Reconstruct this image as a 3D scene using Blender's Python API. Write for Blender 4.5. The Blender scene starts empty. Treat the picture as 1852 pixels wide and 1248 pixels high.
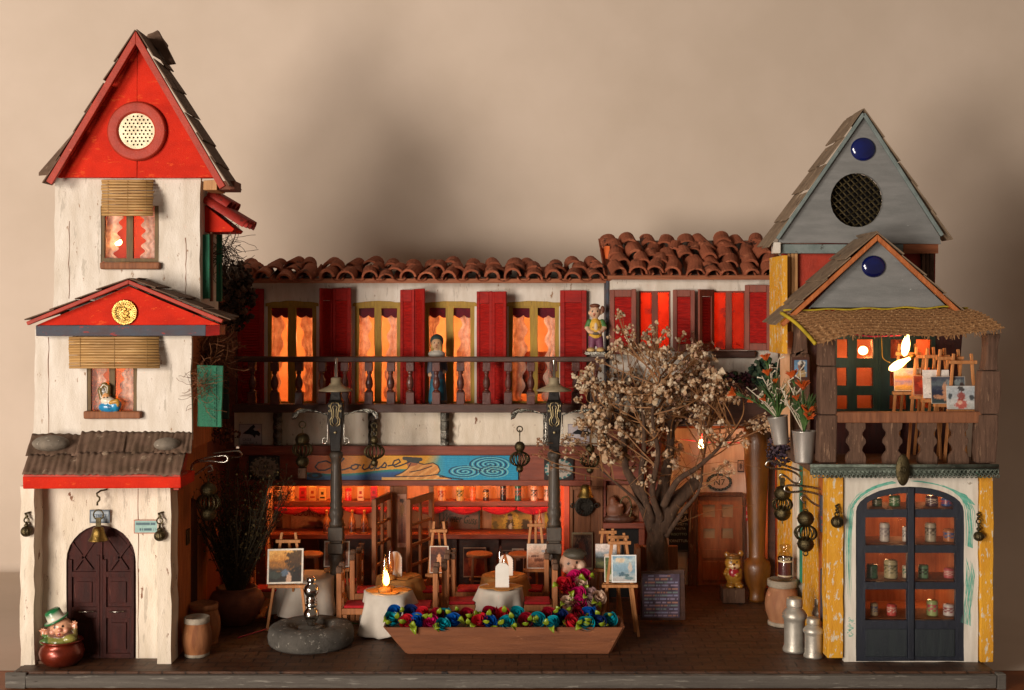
import bpy, bmesh, math, random
from math import pi, sin, cos, radians, sqrt, atan2, exp
from mathutils import Vector, Matrix, noise
from mathutils.geometry import tessellate_polygon
random.seed(7)
S = bpy.context.scene
S.unit_settings.scale_length = 0.06          # a doll-size building: one unit is six centimetres
COL = S.collection
DD = 22.0                                    # camera distance to the front edge of the base
CH = 6.55                                    # camera height over the paving
# ---------------- camera ----------------
cd = bpy.data.cameras.new('camera'); cam = bpy.data.objects.new('camera', cd); COL.objects.link(cam)
cam.location = (0, -DD, CH); cam.rotation_euler = (pi/2, 0, 0)
cd.sensor_width = 36; cd.lens = 36*DD/18.52; cd.shift_y = -64/1852.0
cd.clip_start = 0.1; cd.clip_end = 400
S.camera = cam
# ---------------- world and lamps ----------------
w = bpy.data.worlds.new('World'); S.world = w; w.use_nodes = True
w.node_tree.nodes['Background'].inputs[0].default_value = (.80, .60, .46, 1)
w.node_tree.nodes['Background'].inputs[1].default_value = 0.20
def area(name, loc, target, size, power, col):
    l = bpy.data.lights.new(name, 'AREA'); l.shape = 'DISK'; l.size = size; l.energy = power; l.color = col
    o = bpy.data.objects.new(name, l); COL.objects.link(o); o.location = loc
    o.rotation_euler = (Vector(target)-Vector(loc)).to_track_quat('-Z', 'Y').to_euler(); return o
area('softbox', (-31, -35, 12.5), (-2, 6, 6), 13, 17000, (1, .885, .775))
area('low_softbox', (-22, -38, .2), (-2, 6, 6), 12, 13000, (1, .885, .775))
S.view_settings.view_transform = 'Standard'; S.view_settings.look = 'None'
S.view_settings.exposure = 0; S.view_settings.gamma = 1
def bulb_light(loc, power, col=(1, .42, .12), r=.06):
    l = bpy.data.lights.new('bulb_light', 'POINT'); l.energy = power; l.color = col; l.shadow_soft_size = r
    o = bpy.data.objects.new('bulb_light', l); COL.objects.link(o); o.location = loc; return o

# ---------------- measuring ----------------
def K(d): return (DD+d)/DD*.01
def P(px, py, d): return Vector(((px-926)*K(d), d, CH-(py-560)*K(d)))
def X(px, d): return (px-926)*K(d)
def Z(py, d): return CH-(py-560)*K(d)
def lin(c):
    if isinstance(c, str):
        c = tuple(int(c[i:i+2], 16)/255 for i in (0, 2, 4))
    return tuple(((v/12.92) if v <= .04045 else ((v+.055)/1.055)**2.4) for v in c)
R = random.random
def U(a, b): return a+(b-a)*R()

# ---------------- materials ----------------
def mat(name, base, var=None, scale=3, stretch=(1, 1, 1), rough=.7, bump=.25, metal=0, spots=None, spots2=None, coat=0, vc=False, sub=0, fine=30, spec=.4, trans=0, emit=None, es=0, lines=None):
    """spots = (colour, threshold, scale, stretch)"""
    m = bpy.data.materials.new(name); m.use_nodes = True; nt = m.node_tree; N = nt.nodes; L = nt.links
    b = N['Principled BSDF']; tc = N.new('ShaderNodeTexCoord')
    def nz(sc, st, det=5, rg=.6, dist=0):
        mp = N.new('ShaderNodeMapping'); mp.inputs['Scale'].default_value = st; L.new(tc.outputs['Object'], mp.inputs[0])
        n = N.new('ShaderNodeTexNoise'); n.inputs['Scale'].default_value = sc; n.inputs['Detail'].default_value = det
        n.inputs['Roughness'].default_value = rg; n.inputs['Distortion'].default_value = dist; L.new(mp.outputs[0], n.inputs['Vector']); return n.outputs[0]
    def ramp(f, p0, p1, c0=(0, 0, 0, 1), c1=(1, 1, 1, 1)):
        r = N.new('ShaderNodeValToRGB'); r.color_ramp.elements[0].position = p0; r.color_ramp.elements[1].position = p1
        r.color_ramp.elements[0].color = c0; r.color_ramp.elements[1].color = c1; L.new(f, r.inputs[0]); return r.outputs[0]
    def mix(f, a, bb, typ='MIX'):
        x = N.new('ShaderNodeMix'); x.data_type = 'RGBA'; x.blend_type = typ
        if hasattr(f, 'links'): L.new(f, x.inputs[0])
        else: x.inputs[0].default_value = f
        for s, i in ((a, 6), (bb, 7)):
            if hasattr(s, 'links'): L.new(s, x.inputs[i])
            else: x.inputs[i].default_value = (*s, 1)
        return x.outputs[2]
    base = lin(base); var = lin(var) if var else tuple(v*.75 for v in base)
    n1 = nz(scale, stretch)
    if vc:
        a = N.new('ShaderNodeVertexColor'); a.layer_name = 'Col'
        g = ramp(n1, .3, .7, (.78, .78, .78, 1), (1.08, 1.08, 1.08, 1)); c = mix(1, a.outputs[0], g, 'MULTIPLY')
    else:
        c = mix(ramp(n1, .35, .66), base, var)
    for sp in (spots, spots2):
        if sp:
            f = ramp(nz(sp[2], sp[3] if len(sp) > 3 else (1, 1, 1), 8, .65), sp[1], sp[1]+.035)
            c = mix(f, c, lin(sp[0]))
    L.new(c, b.inputs['Base Color'])
    b.inputs['Metallic'].default_value = metal; b.inputs['Specular IOR Level'].default_value = spec
    n2 = nz(fine, stretch, 6, .7)
    rr = ramp(n2, .2, .8, (max(.03, rough-.12),)*3+(1,), (min(1, rough+.12),)*3+(1,)); L.new(rr, b.inputs['Roughness'])
    if bump:
        bp = N.new('ShaderNodeBump'); bp.inputs['Strength'].default_value = bump; bp.inputs['Distance'].default_value = .04
        add = N.new('ShaderNodeMath'); add.operation = 'ADD'; L.new(n2, add.inputs[0]); L.new(n1, add.inputs[1])
        L.new(add.outputs[0], bp.inputs['Height']); L.new(bp.outputs[0], b.inputs['Normal'])
    if coat: b.inputs['Coat Weight'].default_value = coat; b.inputs['Coat Roughness'].default_value = .15
    if sub:
        b.inputs['Subsurface Weight'].default_value = 0
        t = N.new('ShaderNodeBsdfTranslucent'); L.new(c, t.inputs[0]); ms = N.new('ShaderNodeMixShader'); ms.inputs[0].default_value = sub
        L.new(b.outputs[0], ms.inputs[1]); L.new(t.outputs[0], ms.inputs[2]); L.new(ms.outputs[0], N['Material Output'].inputs[0])
    if trans: b.inputs['Transmission Weight'].default_value = trans
    if emit: b.inputs['Emission Color'].default_value = (*lin(emit), 1); b.inputs['Emission Strength'].default_value = es
    return m
def emis(name, col, st):
    m = bpy.data.materials.new(name); m.use_nodes = True; nt = m.node_tree; nt.nodes.clear()
    e = nt.nodes.new('ShaderNodeEmission'); e.inputs[0].default_value = (*col, 1); e.inputs[1].default_value = st
    o = nt.nodes.new('ShaderNodeOutputMaterial'); nt.links.new(e.outputs[0], o.inputs[0]); return m
def glass(name, col=(1, 1, 1), gloss=.12, rough=.05, wav=.15):
    """thin pane: tinted see-through sheet with a little mirror"""
    m = bpy.data.materials.new(name); m.use_nodes = True; nt = m.node_tree; nt.nodes.clear(); N = nt.nodes; L = nt.links
    t = N.new('ShaderNodeBsdfTransparent'); t.inputs[0].default_value = (*col, 1)
    g = N.new('ShaderNodeBsdfGlossy'); g.inputs['Roughness'].default_value = rough
    n = N.new('ShaderNodeTexNoise'); n.inputs['Scale'].default_value = 3; bp = N.new('ShaderNodeBump'); bp.inputs['Strength'].default_value = wav
    L.new(n.outputs[0], bp.inputs['Height']); L.new(bp.outputs[0], g.inputs['Normal'])
    mx = N.new('ShaderNodeMixShader'); mx.inputs[0].default_value = gloss
    o = N.new('ShaderNodeOutputMaterial'); L.new(t.outputs[0], mx.inputs[1]); L.new(g.outputs[0], mx.inputs[2]); L.new(mx.outputs[0], o.inputs[0]); return m
V3 = (6, 6, .8)      # vertical grain
H3 = (.8, 6, 6)      # horizontal grain
M = {}
M['white'] = mat('white_paint', 'd9d0c4', 'c4b8a8', 1.2, (3, 3, .8), .72, .5, spots=('8d6a4c', .64, 5.5, (1.8, 1, .6)), spots2=('b8aea0', .61, 2.6, (3, 1, .5)))
M['white_low'] = mat('white_plaster', 'e2d6c4', 'cdbfa9', 1.4, (3, 3, .7), .75, .55, spots=('7c543c', .635, 4.5, (1.8, 1, .7)), spots2=('bcb09e', .60, 2.2, (3, 1, .5)))
M['red'] = mat('red_paint', 'c6260c', 'aa1d08', 1.3, (1, 1, 1.6), .6, .4, spec=.12, spots=('cb4018', .60, 5, (1, 1, 3)), spots2=('8a2c18', .68, 8))
M['redbrown'] = mat('red_brown_paint', 'a8341f', '8b2a18', 3, (1, 1, 1), .6, .3, spots=('c45032', .66, 6))
M['shutter'] = mat('shutter_red', '9c1a12', '7e120d', 2.5, H3, .5, .35, spec=.2, spots=('6d1510', .68, 6))
M['shutter_frame'] = mat('shutter_brown', '7e3a26', '653020', 2.5, V3, .55, .3)
M['louvre'] = mat('louvre_red', 'ae1a12', '86120e', 4, H3, .5, .6, spec=.2)
M['corr'] = mat('brown_card', '6d5444', '54402f', 1.6, (2, 2, 2), .85, .5, spots=('8b7763', .62, 4), spots2=('3b2b20', .66, 2.5))
M['corr_l'] = mat('pale_card', '86725c', '6b5946', 1.6, (2, 2, 2), .85, .5, spots=('a5917a', .62, 4), spots2=('514134', .64, 2.5))
M['wood'] = mat('wood_plain', '8a5532', '6d3f22', 2, (8, 8, .8), .6, .35)
M['woodh'] = mat('wood_level', '9a5a36', '7a4324', 2, (.8, 8, 8), .6, .35)
M['wood_pale'] = mat('wood_pale', 'b98a58', '9a6b3f', 2, (8, 8, .8), .6, .3)
M['wood_dark'] = mat('wood_dark', '4a2a1c', '331b12', 2, (1, 6, 6), .45, .3)
M['wood_red'] = mat('wood_red_brown', '84402a', '6a2f1e', 2, (.6, 6, 6), .5, .3, spots=('9c5236', .66, 4, (.5, 3, 3)))
M['wood_old'] = mat('wood_weathered', '6f5240', '533b2c', 2, (8, 8, .9), .8, .7, spots=('8c6d55', .6, 5, (3, 3, .6)), spots2=('33231a', .66, 3, (5, 5, .5)))
M['mahog'] = mat('mahogany', '3e140c', '280b07', 2, V3, .5, .4, spec=.25, spots=('5a2f24', .66, 5, (3, 3, .7)))
M['baluster'] = mat('baluster_wood', '5a2a1f', '3c1a13', 5, (1, 1, 1), .4, .4, coat=.15)
M['mustard'] = mat('mustard_paint', 'a3801f', '8a6a1a', 3, V3, .55, .3, spots=('6b5217', .64, 5))
M['olive'] = mat('olive_brown', '6a5430', '533f22', 3, V3, .6, .3)
M['yellow'] = mat('yellow_paint', 'dda324', 'cc8c1a', 1.4, (3, 3, .7), .6, .5, spots=('d2c4a8', .56, 6.5, (2, 2, .8)), spots2=('7d5320', .68, 3, (2, 2, .6)))
M['orange'] = mat('orange_paint', 'd8651a', 'b84b12', 2, V3, .6, .4)
M['orangewood'] = mat('orange_board', 'b9682f', '98501f', 2, (6, 6, .8), .6, .5, spots=('4d3222', .66, 2.4, (2, 2, 1)))
M['greywall'] = mat('grey_paint', '7d7d7b', '6d6e6c', 1.6, (1, 1, 5), .55, .3, spots=('a9adab', .67, 5, (2, 2, 4)), spots2=('9a8a58', .73, 3))
M['greytrim'] = mat('grey_green_trim', '78827f', '63706d', 2, (2, 2, 2), .6, .4, spots=('3d3a33', .64, 5))
M['navy'] = mat('navy_paint', '171d2b', '10151f', 2, V3, .42, .35, spots=('2c2c2e', .66, 5))
M['navy_panel'] = mat('navy_panel', '20292b', '161d24', 2, V3, .5, .35)
M['green'] = mat('green_paint', '0e6a4a', '0b4f38', 2, V3, .55, .4, spots=('0a3526', .62, 4))
M['dkgreen'] = mat('dark_green_paint', '16352a', '0f271f', 2, V3, .45, .3)
M['blueband'] = mat('slate_blue_paint', '3b4551', '45373b', 2, (1, 2, 3), .6, .4, spots=('8a2c26', .60, 3.5, (1, 2, 3)))
M['tile'] = mat('terracotta', '9c583e', '7c452f', 1.7, (1, 1, 1), .85, .7, spots=('a8664a', .58, 3.2), spots2=('40261d', .60, 2.3), spec=.15)
M['tile_red'] = mat('terracotta_red', 'a5281c', '7c1d14', 2.2, (1, 1, 1), .6, .4, spots=('5c1e15', .64, 4))
M['paving'] = None
M['greywood'] = mat('grey_plank', '6f6a62', '57524c', 1.5, (.35, 4, 6), .75, .7, spots=('8a867d', .58, 4, (.4, 3, 5)), spots2=('3a332c', .64, 2.5, (.5, 3, 5)))
M['iron'] = mat('old_iron', '38332c', '28241f', 5, (1, 1, 1), .45, .4, metal=.75, spots=('6b6252', .64, 9))
M['iron_carved'] = mat('black_iron', '201b16', '14110e', 4, (1, 1, 1), .4, .35, metal=.5, spots=('4a4238', .68, 9))
M['postwood'] = mat('turned_post', '4c4237', '362e26', 2, (5, 5, .8), .5, .35, coat=.15, spots=('6b5b4a', .62, 5, (3, 3, .6)))
M['brass'] = mat('brass', '8e7440', '6a5428', 6, (1, 1, 1), .4, .3, metal=1)
M['gold'] = mat('gilt_brass', 'd8b46a', 'a8823e', 8, (1, 1, 1), .3, .4, metal=1)
M['bronze'] = mat('dull_bronze', '5d5238', '3d3626', 7, (1, 1, 1), .4, .4, metal=.9)
M['steel'] = mat('steel_wire', 'b8b2a8', '8f8a80', 7, (1, 1, 1), .25, .1, metal=1)
M['pewter'] = mat('pewter', '9a968c', '5e5a52', 6, (1, 1, 1), .3, .5, metal=1)
M['chrome'] = mat('chrome', 'd6d2ca', 'b5b0a8', 5, (1, 1, 1), .12, .03, metal=1)
M['zinc'] = mat('zinc_bucket', 'b8b3ab', 'a09b93', 3, (3, 3, .5), .34, .08, metal=.6)
M['alu'] = mat('silver_paint', 'bdb8ac', 'a09a8e', 3, (1, 1, 1), .42, .15, metal=.6, spots=('6d5a44', .68, 5))
M['lace'] = mat('trim_verdigris', '7a8478', '525a50', 5, (1, 1, 1), .45, .6, metal=.6, spots=('8e9488', .6, 8), spots2=('2c6b56', .64, 3))
M['copper'] = mat('copper_glaze', '7e2c17', '5c2012', 2.5, (1, 1, 1), .32, .1, metal=.55, coat=.3)
M['barrel'] = mat('barrel_wood', '9a6339', '7a4827', 2, (6, 6, .8), .65, .5, spots=('c08b58', .64, 4))
M['barrel_white'] = mat('barrel_rim', 'a89c8a', '7f7464', 4, (1, 1, 1), .75, .6)
M['barrel_pink'] = mat('barrel_pink', 'a0704e', '87593c', 2, (3, 3, .8), .6, .45, spots=('c98a68', .62, 5))
M['stone'] = mat('grey_stone', '5c5750', '45413b', 3, (1, 1, 1), .9, .9, spots=('8f8a80', .6, 9), spots2=('37332e', .64, 7))
M['pebble'] = mat('pebble', '7d7264', '5f564b', 4, (1, 1, 1), .75, .5, spots=('a09688', .62, 9))
M['clay'] = mat('clay_pot', '7a4630', '5e3423', 3, (1, 1, 1), .75, .4)
M['planter'] = mat('planter_board', '86502f', '6e3f24', 1.8, (.5, 5, 5), .6, .45, spots=('a06a44', .64, 3, (.6, 3, 3)))
M['velvet'] = mat('red_velvet', 'b3121f', '8d0d18', 8, (1, 1, 1), .9, .5)
M['chairwood'] = mat('chair_wood', 'a8693c', '855028', 2, (8, 8, .8), .55, .35)
M['easel'] = mat('easel_wood', 'b87d4a', '98602f', 3, (6, 6, 1), .55, .3)
M['cloth'] = mat('tablecloth', 'd8cfc2', 'c4baac', 2, (1, 1, 1), .85, .25, sub=.25)
M['clothbrown'] = mat('amber_cloth', 'b9854a', '96652f', 3, (1, 1, 1), .8, .3, sub=.15)
M['paper'] = mat('white_card', 'dedad2', 'cfcac0', 2, (1, 1, 1), .7, .05)
M['paint'] = mat('painted_figure', 'ffffff', None, 9, (1, 1, 1), .5, .3, vc=True)
M['gloss'] = mat('glazed_figure', 'ffffff', None, 6, (1, 1, 1), .28, .15, vc=True, coat=.4)
M['print'] = mat('printed_card', 'ffffff', None, 20, (1, 1, 1), .5, .03, vc=True)
M['bark'] = mat('bark', '5c4433', '3f2d21', 4, (3, 3, 1), .85, .9, spots=('7a604a', .62, 9, (2, 2, .7)))
M['twig'] = mat('twig', '8a6038', '6a4526', 6, (1, 1, 1), .7, .2)
M['bloom'] = mat('dried_blossom', 'ffffff', None, 14, (1, 1, 1), .85, .4, vc=True, sub=.25)
M['moss'] = mat('dry_fibre', '7a4a28', '52301a', 6, (1, 1, 1), .85, .2)
M['darkmoss'] = mat('dark_dried_plant', '4a3a2c', '2d241b', 6, (1, 1, 1), .85, .2, spots=('6d5a45', .62, 8))
M['stemgreen'] = mat('leaf_green', '4d6b33', '33502a', 6, (1, 1, 1), .6, .2, sub=.2)
M['olivebush'] = mat('olive_stems', '3e3420', '2a2416', 6, (1, 1, 1), .8, .2, spots=('6a5a38', .62, 9))
M['petal_orange'] = mat('orange_petal', 'd8641f', 'b84a18', 6, (1, 1, 1), .6, .2, sub=.3)
M['satin_green'] = mat('satin_leaf', '8a9a22', '667a18', 3, (1, 1, 1), .3, .1, sub=.15)
M['bamboo'] = None
M['black'] = mat('black_matter', '120c0a', '0c0807', 3)
M['amberglaze'] = mat('amber_glaze', '6e4114', '4c2b0c', 2.5, (2, 2, .5), .35, .25, coat=.2)
M['lens'] = mat('blue_marble', '0a1d66', '06134a', 3, (1, 1, 1), .08, 0, coat=1, trans=.3)
M['wire_pink'] = mat('pink_cable', 'c22a50', 'a02040', 3, rough=.4, bump=0)
M['room'] = mat('room_paint', 'e8b890', 'd09a6c', 2)
M['room_red'] = mat('room_red', 'e0603c', 'c84830', 2)
M['pane'] = glass('window_glass', (.96, .93, .9), .004, .3, .02)
M['pane_red'] = glass('red_glass', (.95, .30, .17), .05, .12, .02)
M['clear'] = glass('clear_glass', (.95, .92, .88), .07, .06, .1)
M['bottle'] = glass('amber_bottle', (.75, .42, .2), .2, .08, .3)
M['hotbulb'] = emis('blazing_bulb', (1, .56, .17), 12)
M['hot'] = emis('lit_bulb', (1, .62, .22), 26)
M['warm'] = emis('warm_bulb', (1, .45, .10), 16)
M['lacecurtain'] = mat('lace_curtain', 'f8ece4', 'd4b4a4', 7, (1, 1, 1), .8, .3, sub=.55)
M['valance'] = mat('purple_valance', '7a1430', '5e0e2c', 5, rough=.8, sub=.3)

# ---------------- geometry ----------------
ORG = {}
def tag(o, label=None, cat=None, group=None, kind=None):
    if label: o['label'] = label
    if cat: o['category'] = cat
    if group: o['group'] = group
    if kind: o['kind'] = kind
    return o
def thing(name, label, cat, loc=(0, 0, 0), group=None):
    o = bpy.data.objects.new(name, None); COL.objects.link(o); o.location = loc; o.empty_display_size = .1
    ORG[o.name] = Vector(loc); return tag(o, label, cat, group)
def dup(o, loc=None, rz=None, parent=None, label=None):
    c = o.copy(); COL.objects.link(c)
    if parent: c.parent = parent
    if loc is not None: c.location = loc; ORG[c.name] = Vector(loc)
    if rz is not None: c.rotation_euler = (0, 0, rz)
    if label: c['label'] = label
    for ch in o.children: dup(ch, parent=c)
    return c
TM = {}
class G:
    def __init__(s): s.bm = bmesh.new(); s.cl = s.bm.verts.layers.float_color.new('Col'); s.c = (1, 1, 1); s.n0 = 0
    def _c(s, vs, c=None):
        c = lin(c) if c else s.c
        for v in vs: v[s.cl] = (*c, 1)
        return vs
    def hexa(s, pts, c=None):
        vs = [s.bm.verts.new(p) for p in pts]; s._c(vs, c)
        for f in ((0, 3, 2, 1), (4, 5, 6, 7), (0, 1, 5, 4), (1, 2, 6, 5), (2, 3, 7, 6), (3, 0, 4, 7)): s.bm.faces.new([vs[i] for i in f])
        return s
    def box(s, x0, x1, y0, y1, z0, z1, j=0, c=None):
        if x0 > x1: x0, x1 = x1, x0
        if y0 > y1: y0, y1 = y1, y0
        if z0 > z1: z0, z1 = z1, z0
        q = lambda: U(-j, j)
        return s.hexa([(x+q(), y+q(), z+q()) for z in (z0, z1) for x, y in ((x0, y0), (x1, y0), (x1, y1), (x0, y1))], c)
    def bx(s, a, b, t, u, d0, d1, j=0, c=None):          # pixel box, front face at depth d0
        return s.box(X(a, d0), X(b, d0), d0, d1, Z(u, d0), Z(t, d0), j, c)
    def bar(s, a, b, w, h=None, c=None, up=(0, 0, 1)):
        a, b = Vector(a), Vector(b); h = h or w; t = (b-a).normalized(); u = Vector(up)
        if abs(t.dot(u)) > .95: u = Vector((0, 1, 0))
        r = t.cross(u).normalized(); u = r.cross(t)
        pts = [p+r*(sx*w/2)+u*(sy*h/2) for p in (a, b) for sx, sy in ((-1, -1), (1, -1), (1, 1), (-1, 1))]
        return s.hexa(pts, c)
    def prism(s, poly, d0, d1, holes=(), c=None):          # poly of world (x,z)
        loops = [list(poly)]+[list(h) for h in holes]
        flat = [p for l in loops for p in l]
        tris = tessellate_polygon([[Vector((p[0], p[1], 0)) for p in l] for l in loops])
        F = [s.bm.verts.new((p[0], d0, p[1])) for p in flat]; Bk = [s.bm.verts.new((p[0], d1, p[1])) for p in flat]
        s._c(F, c); s._c(Bk, c)
        for t in tris:
            for L_, o in ((F, 1), (Bk, -1)):
                try: s.bm.faces.new([L_[i] for i in (t if o == 1 else t[::-1])])
                except ValueError: pass
        i = 0
        for l in loops:
            n = len(l)
            for q in range(n):
                a, b = i+q, i+(q+1) % n
                try: s.bm.faces.new((F[a], F[b], Bk[b], Bk[a]))
                except ValueError: pass
            i += n
        return s
    def plate(s, poly, d0, d1, holes=(), c=None):          # poly in pixels at depth d0
        f = lambda l: [(X(p[0], d0), Z(p[1], d0)) for p in l]
        return s.prism(f(poly), d0, d1, [f(h) for h in holes], c)
    def tube(s, pts, r, n=8, closed=False, c=None, cap=True):
        pts = [Vector(p) for p in pts]; m = len(pts)
        rs = r if isinstance(r, (list, tuple)) else [r]*m
        rings = []; pu = None
        for i, p in enumerate(pts):
            a = pts[(i-1) % m] if (closed or i > 0) else p; b = pts[(i+1) % m] if (closed or i < m-1) else p
            t = (b-a)
            t = t.normalized() if t.length > 1e-9 else Vector((0, 0, 1))
            if pu is None:
                u = t.orthogonal().normalized()
            else:
                u = pu-t*pu.dot(t)
                u = u.normalized() if u.length > 1e-6 else t.orthogonal().normalized()
            pu = u; v = t.cross(u)
            rings.append(s._c([s.bm.verts.new(p+(u*cos(2*pi*q/n)+v*sin(2*pi*q/n))*rs[i]) for q in range(n)], c))
        for i in range(m if closed else m-1):
            A, Bq = rings[i], rings[(i+1) % m]
            for q in range(n): s.bm.faces.new((A[q], A[(q+1) % n], Bq[(q+1) % n], Bq[q]))
        if cap and not closed:
            for rg in (rings[0][::-1], rings[-1]):
                if n > 2: s.bm.faces.new(rg)
        return s
    def lathe(s, prof, ctr=(0, 0, 0), n=24, cf=None, c=None, capb=True, capt=True, rot=None, sq=None):
        ctr = Vector(ctr); rings = []
        for r, z in prof:
            vs = []
            for q in range(n):
                a = 2*pi*(q+.5)/n; v = Vector((r*cos(a), r*sin(a), z))
                if rot: v = rot @ v
                bv = s.bm.verts.new(ctr+v); bv[s.cl] = (*(cf(a, z) if cf else (lin(c) if c else s.c)), 1); vs.append(bv)
            rings.append(vs)
        for A, Bq in zip(rings, rings[1:]):
            for q in range(n): s.bm.faces.new((A[q], A[(q+1) % n], Bq[(q+1) % n], Bq[q]))
        if capb and prof[0][0] > 1e-4: s.bm.faces.new(rings[0][::-1])
        if capt and prof[-1][0] > 1e-4: s.bm.faces.new(rings[-1])
        return s
    def _tmpl(s, key):
        if key not in TM:
            b = bmesh.new()
            if key[0] == 'u': bmesh.ops.create_uvsphere(b, u_segments=key[1], v_segments=max(4, key[1]*2//3), radius=1)
            else: bmesh.ops.create_icosphere(b, subdivisions=key[1], radius=1)
            b.verts.index_update(); TM[key] = ([v.co.copy() for v in b.verts], [[v.index for v in f.verts] for f in b.faces]); b.free()
        return TM[key]
    def ball(s, ctr, r, n=12, c=None, rot=None, jit=0):
        if not isinstance(r, (tuple, list)): r = (r, r, r)
        V_, F_ = s._tmpl(('u', n)); C_ = Vector(ctr); vs = []
        for co in V_:
            k = 1+U(-jit, jit) if jit else 1; q = Vector((co.x*r[0]*k, co.y*r[1]*k, co.z*r[2]*k))
            vs.append(s.bm.verts.new((rot @ q if rot else q)+C_))
        for f in F_: s.bm.faces.new([vs[i] for i in f])
        s._c(vs, c); return s
    def ico(s, ctr, r, sub=1, c=None, jit=.2):
        V_, F_ = s._tmpl(('i', sub)); C_ = Vector(ctr); vs = [s.bm.verts.new(co*(r*(1+U(-jit, jit)))+C_) for co in V_]
        for f in F_: s.bm.faces.new([vs[i] for i in f])
        s._c(vs, c); return s
    def ring(s, ctr, R0, r, n=20, m=6, axis='Y', c=None):
        pts = []
        for q in range(n):
            a = 2*pi*q/n
            pts.append(Vector(ctr)+(Vector((R0*cos(a), 0, R0*sin(a))) if axis == 'Y' else Vector((R0*cos(a), R0*sin(a), 0)) if axis == 'Z' else Vector((0, R0*cos(a), R0*sin(a)))))
        return s.tube(pts, r, m, True, c)
    def sheet(s, f, nu, nv, c=None, cf=None, th=0):
        """f(u,v)->point, grid; th thickness down z via solidify on build"""
        g = [[s.bm.verts.new(f(i/nu, k/nv)) for i in range(nu+1)] for k in range(nv+1)]
        for k, row in enumerate(g):
            for i, v in enumerate(row): v[s.cl] = (*(cf(i/nu, k/nv) if cf else (lin(c) if c else s.c)), 1)
        for k in range(nv):
            for i in range(nu): s.bm.faces.new((g[k][i], g[k][i+1], g[k+1][i+1], g[k+1][i]))
        return s
    def text(s, body, px, py, d, h, c=None, w=None, th=.004, shear=0, rot=0):
        """letters h pixels high, centred on px,py, standing just in front of depth d; w = width in pixels"""
        cu = bpy.data.curves.new('t', 'FONT'); cu.body = body; cu.align_x = 'CENTER'; cu.align_y = 'CENTER'; cu.size = 1; cu.shear = shear; cu.resolution_u = 3
        o = bpy.data.objects.new('t', cu); COL.objects.link(o)
        me = bpy.data.meshes.new_from_object(o.evaluated_get(bpy.context.evaluated_depsgraph_get()))
        xs = [v.co.x for v in me.vertices]; ys = [v.co.y for v in me.vertices]
        if xs:
            k = K(d); sy = h*k/(max(ys)-min(ys)); sx = (w*k/(max(xs)-min(xs))) if w else sy*.9
            cx = (max(xs)+min(xs))/2; cy = (max(ys)+min(ys))/2; c0 = P(px, py, d); vs = []
            for v in me.vertices:
                a = (v.co.x-cx)*sx; b = (v.co.y-cy)*sy
                vs.append(s.bm.verts.new((c0.x+a*cos(rot)-b*sin(rot), d-th, c0.z+a*sin(rot)+b*cos(rot))))
            s._c(vs, c)
            for p in me.polygons:
                try: s.bm.faces.new([vs[i] for i in p.vertices])
                except ValueError: pass
        bpy.data.objects.remove(o); bpy.data.curves.remove(cu); bpy.data.meshes.remove(me); return s
    def build(s, name, m, parent=None, origin=None, bevel=0, smooth=False, solid=0, subd=0, seg=2, keepn=False):
        me = bpy.data.meshes.new(name)
        if parent is not None: o0 = ORG.get(parent.name, Vector())
        elif origin is not None: o0 = Vector(origin)
        else: o0 = Vector()
        bmesh.ops.translate(s.bm, verts=s.bm.verts[:], vec=-o0)
        if not keepn: bmesh.ops.recalc_face_normals(s.bm, faces=s.bm.faces[:])
        s.bm.to_mesh(me); s.bm.free()
        for mm in (m if isinstance(m, (list, tuple)) else [m]): me.materials.append(M[mm] if isinstance(mm, str) else mm)
        if smooth: me.polygons.foreach_set('use_smooth', [True]*len(me.polygons))
        o = bpy.data.objects.new(name, me); COL.objects.link(o)
        if parent is not None: o.parent = parent
        else: o.location = o0
        ORG[o.name] = o0
        if solid: md = o.modifiers.new('solid', 'SOLIDIFY'); md.thickness = solid; md.offset = 0
        if subd: md = o.modifiers.new('sub', 'SUBSURF'); md.levels = subd; md.render_levels = subd
        if bevel: md = o.modifiers.new('bevel', 'BEVEL'); md.width = bevel; md.segments = seg; md.limit_method = 'ANGLE'; md.angle_limit = .7
        if smooth and bevel: pass
        return o
def arch(x0, x1, ytop, yspring, ybot, n=14, e=1.0):
    """pixel outline of an arched opening, clockwise from bottom left"""
    cx = (x0+x1)/2; rx = (x1-x0)/2; ry = yspring-ytop
    return [(x0, ybot)]+[(cx-rx*cos(pi*i/n), yspring-ry*abs(sin(pi*i/n))**e) for i in range(n+1)]+[(x1, ybot)]
def rect(a, b, t, u): return [(a, u), (a, t), (b, t), (b, u)]
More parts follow.
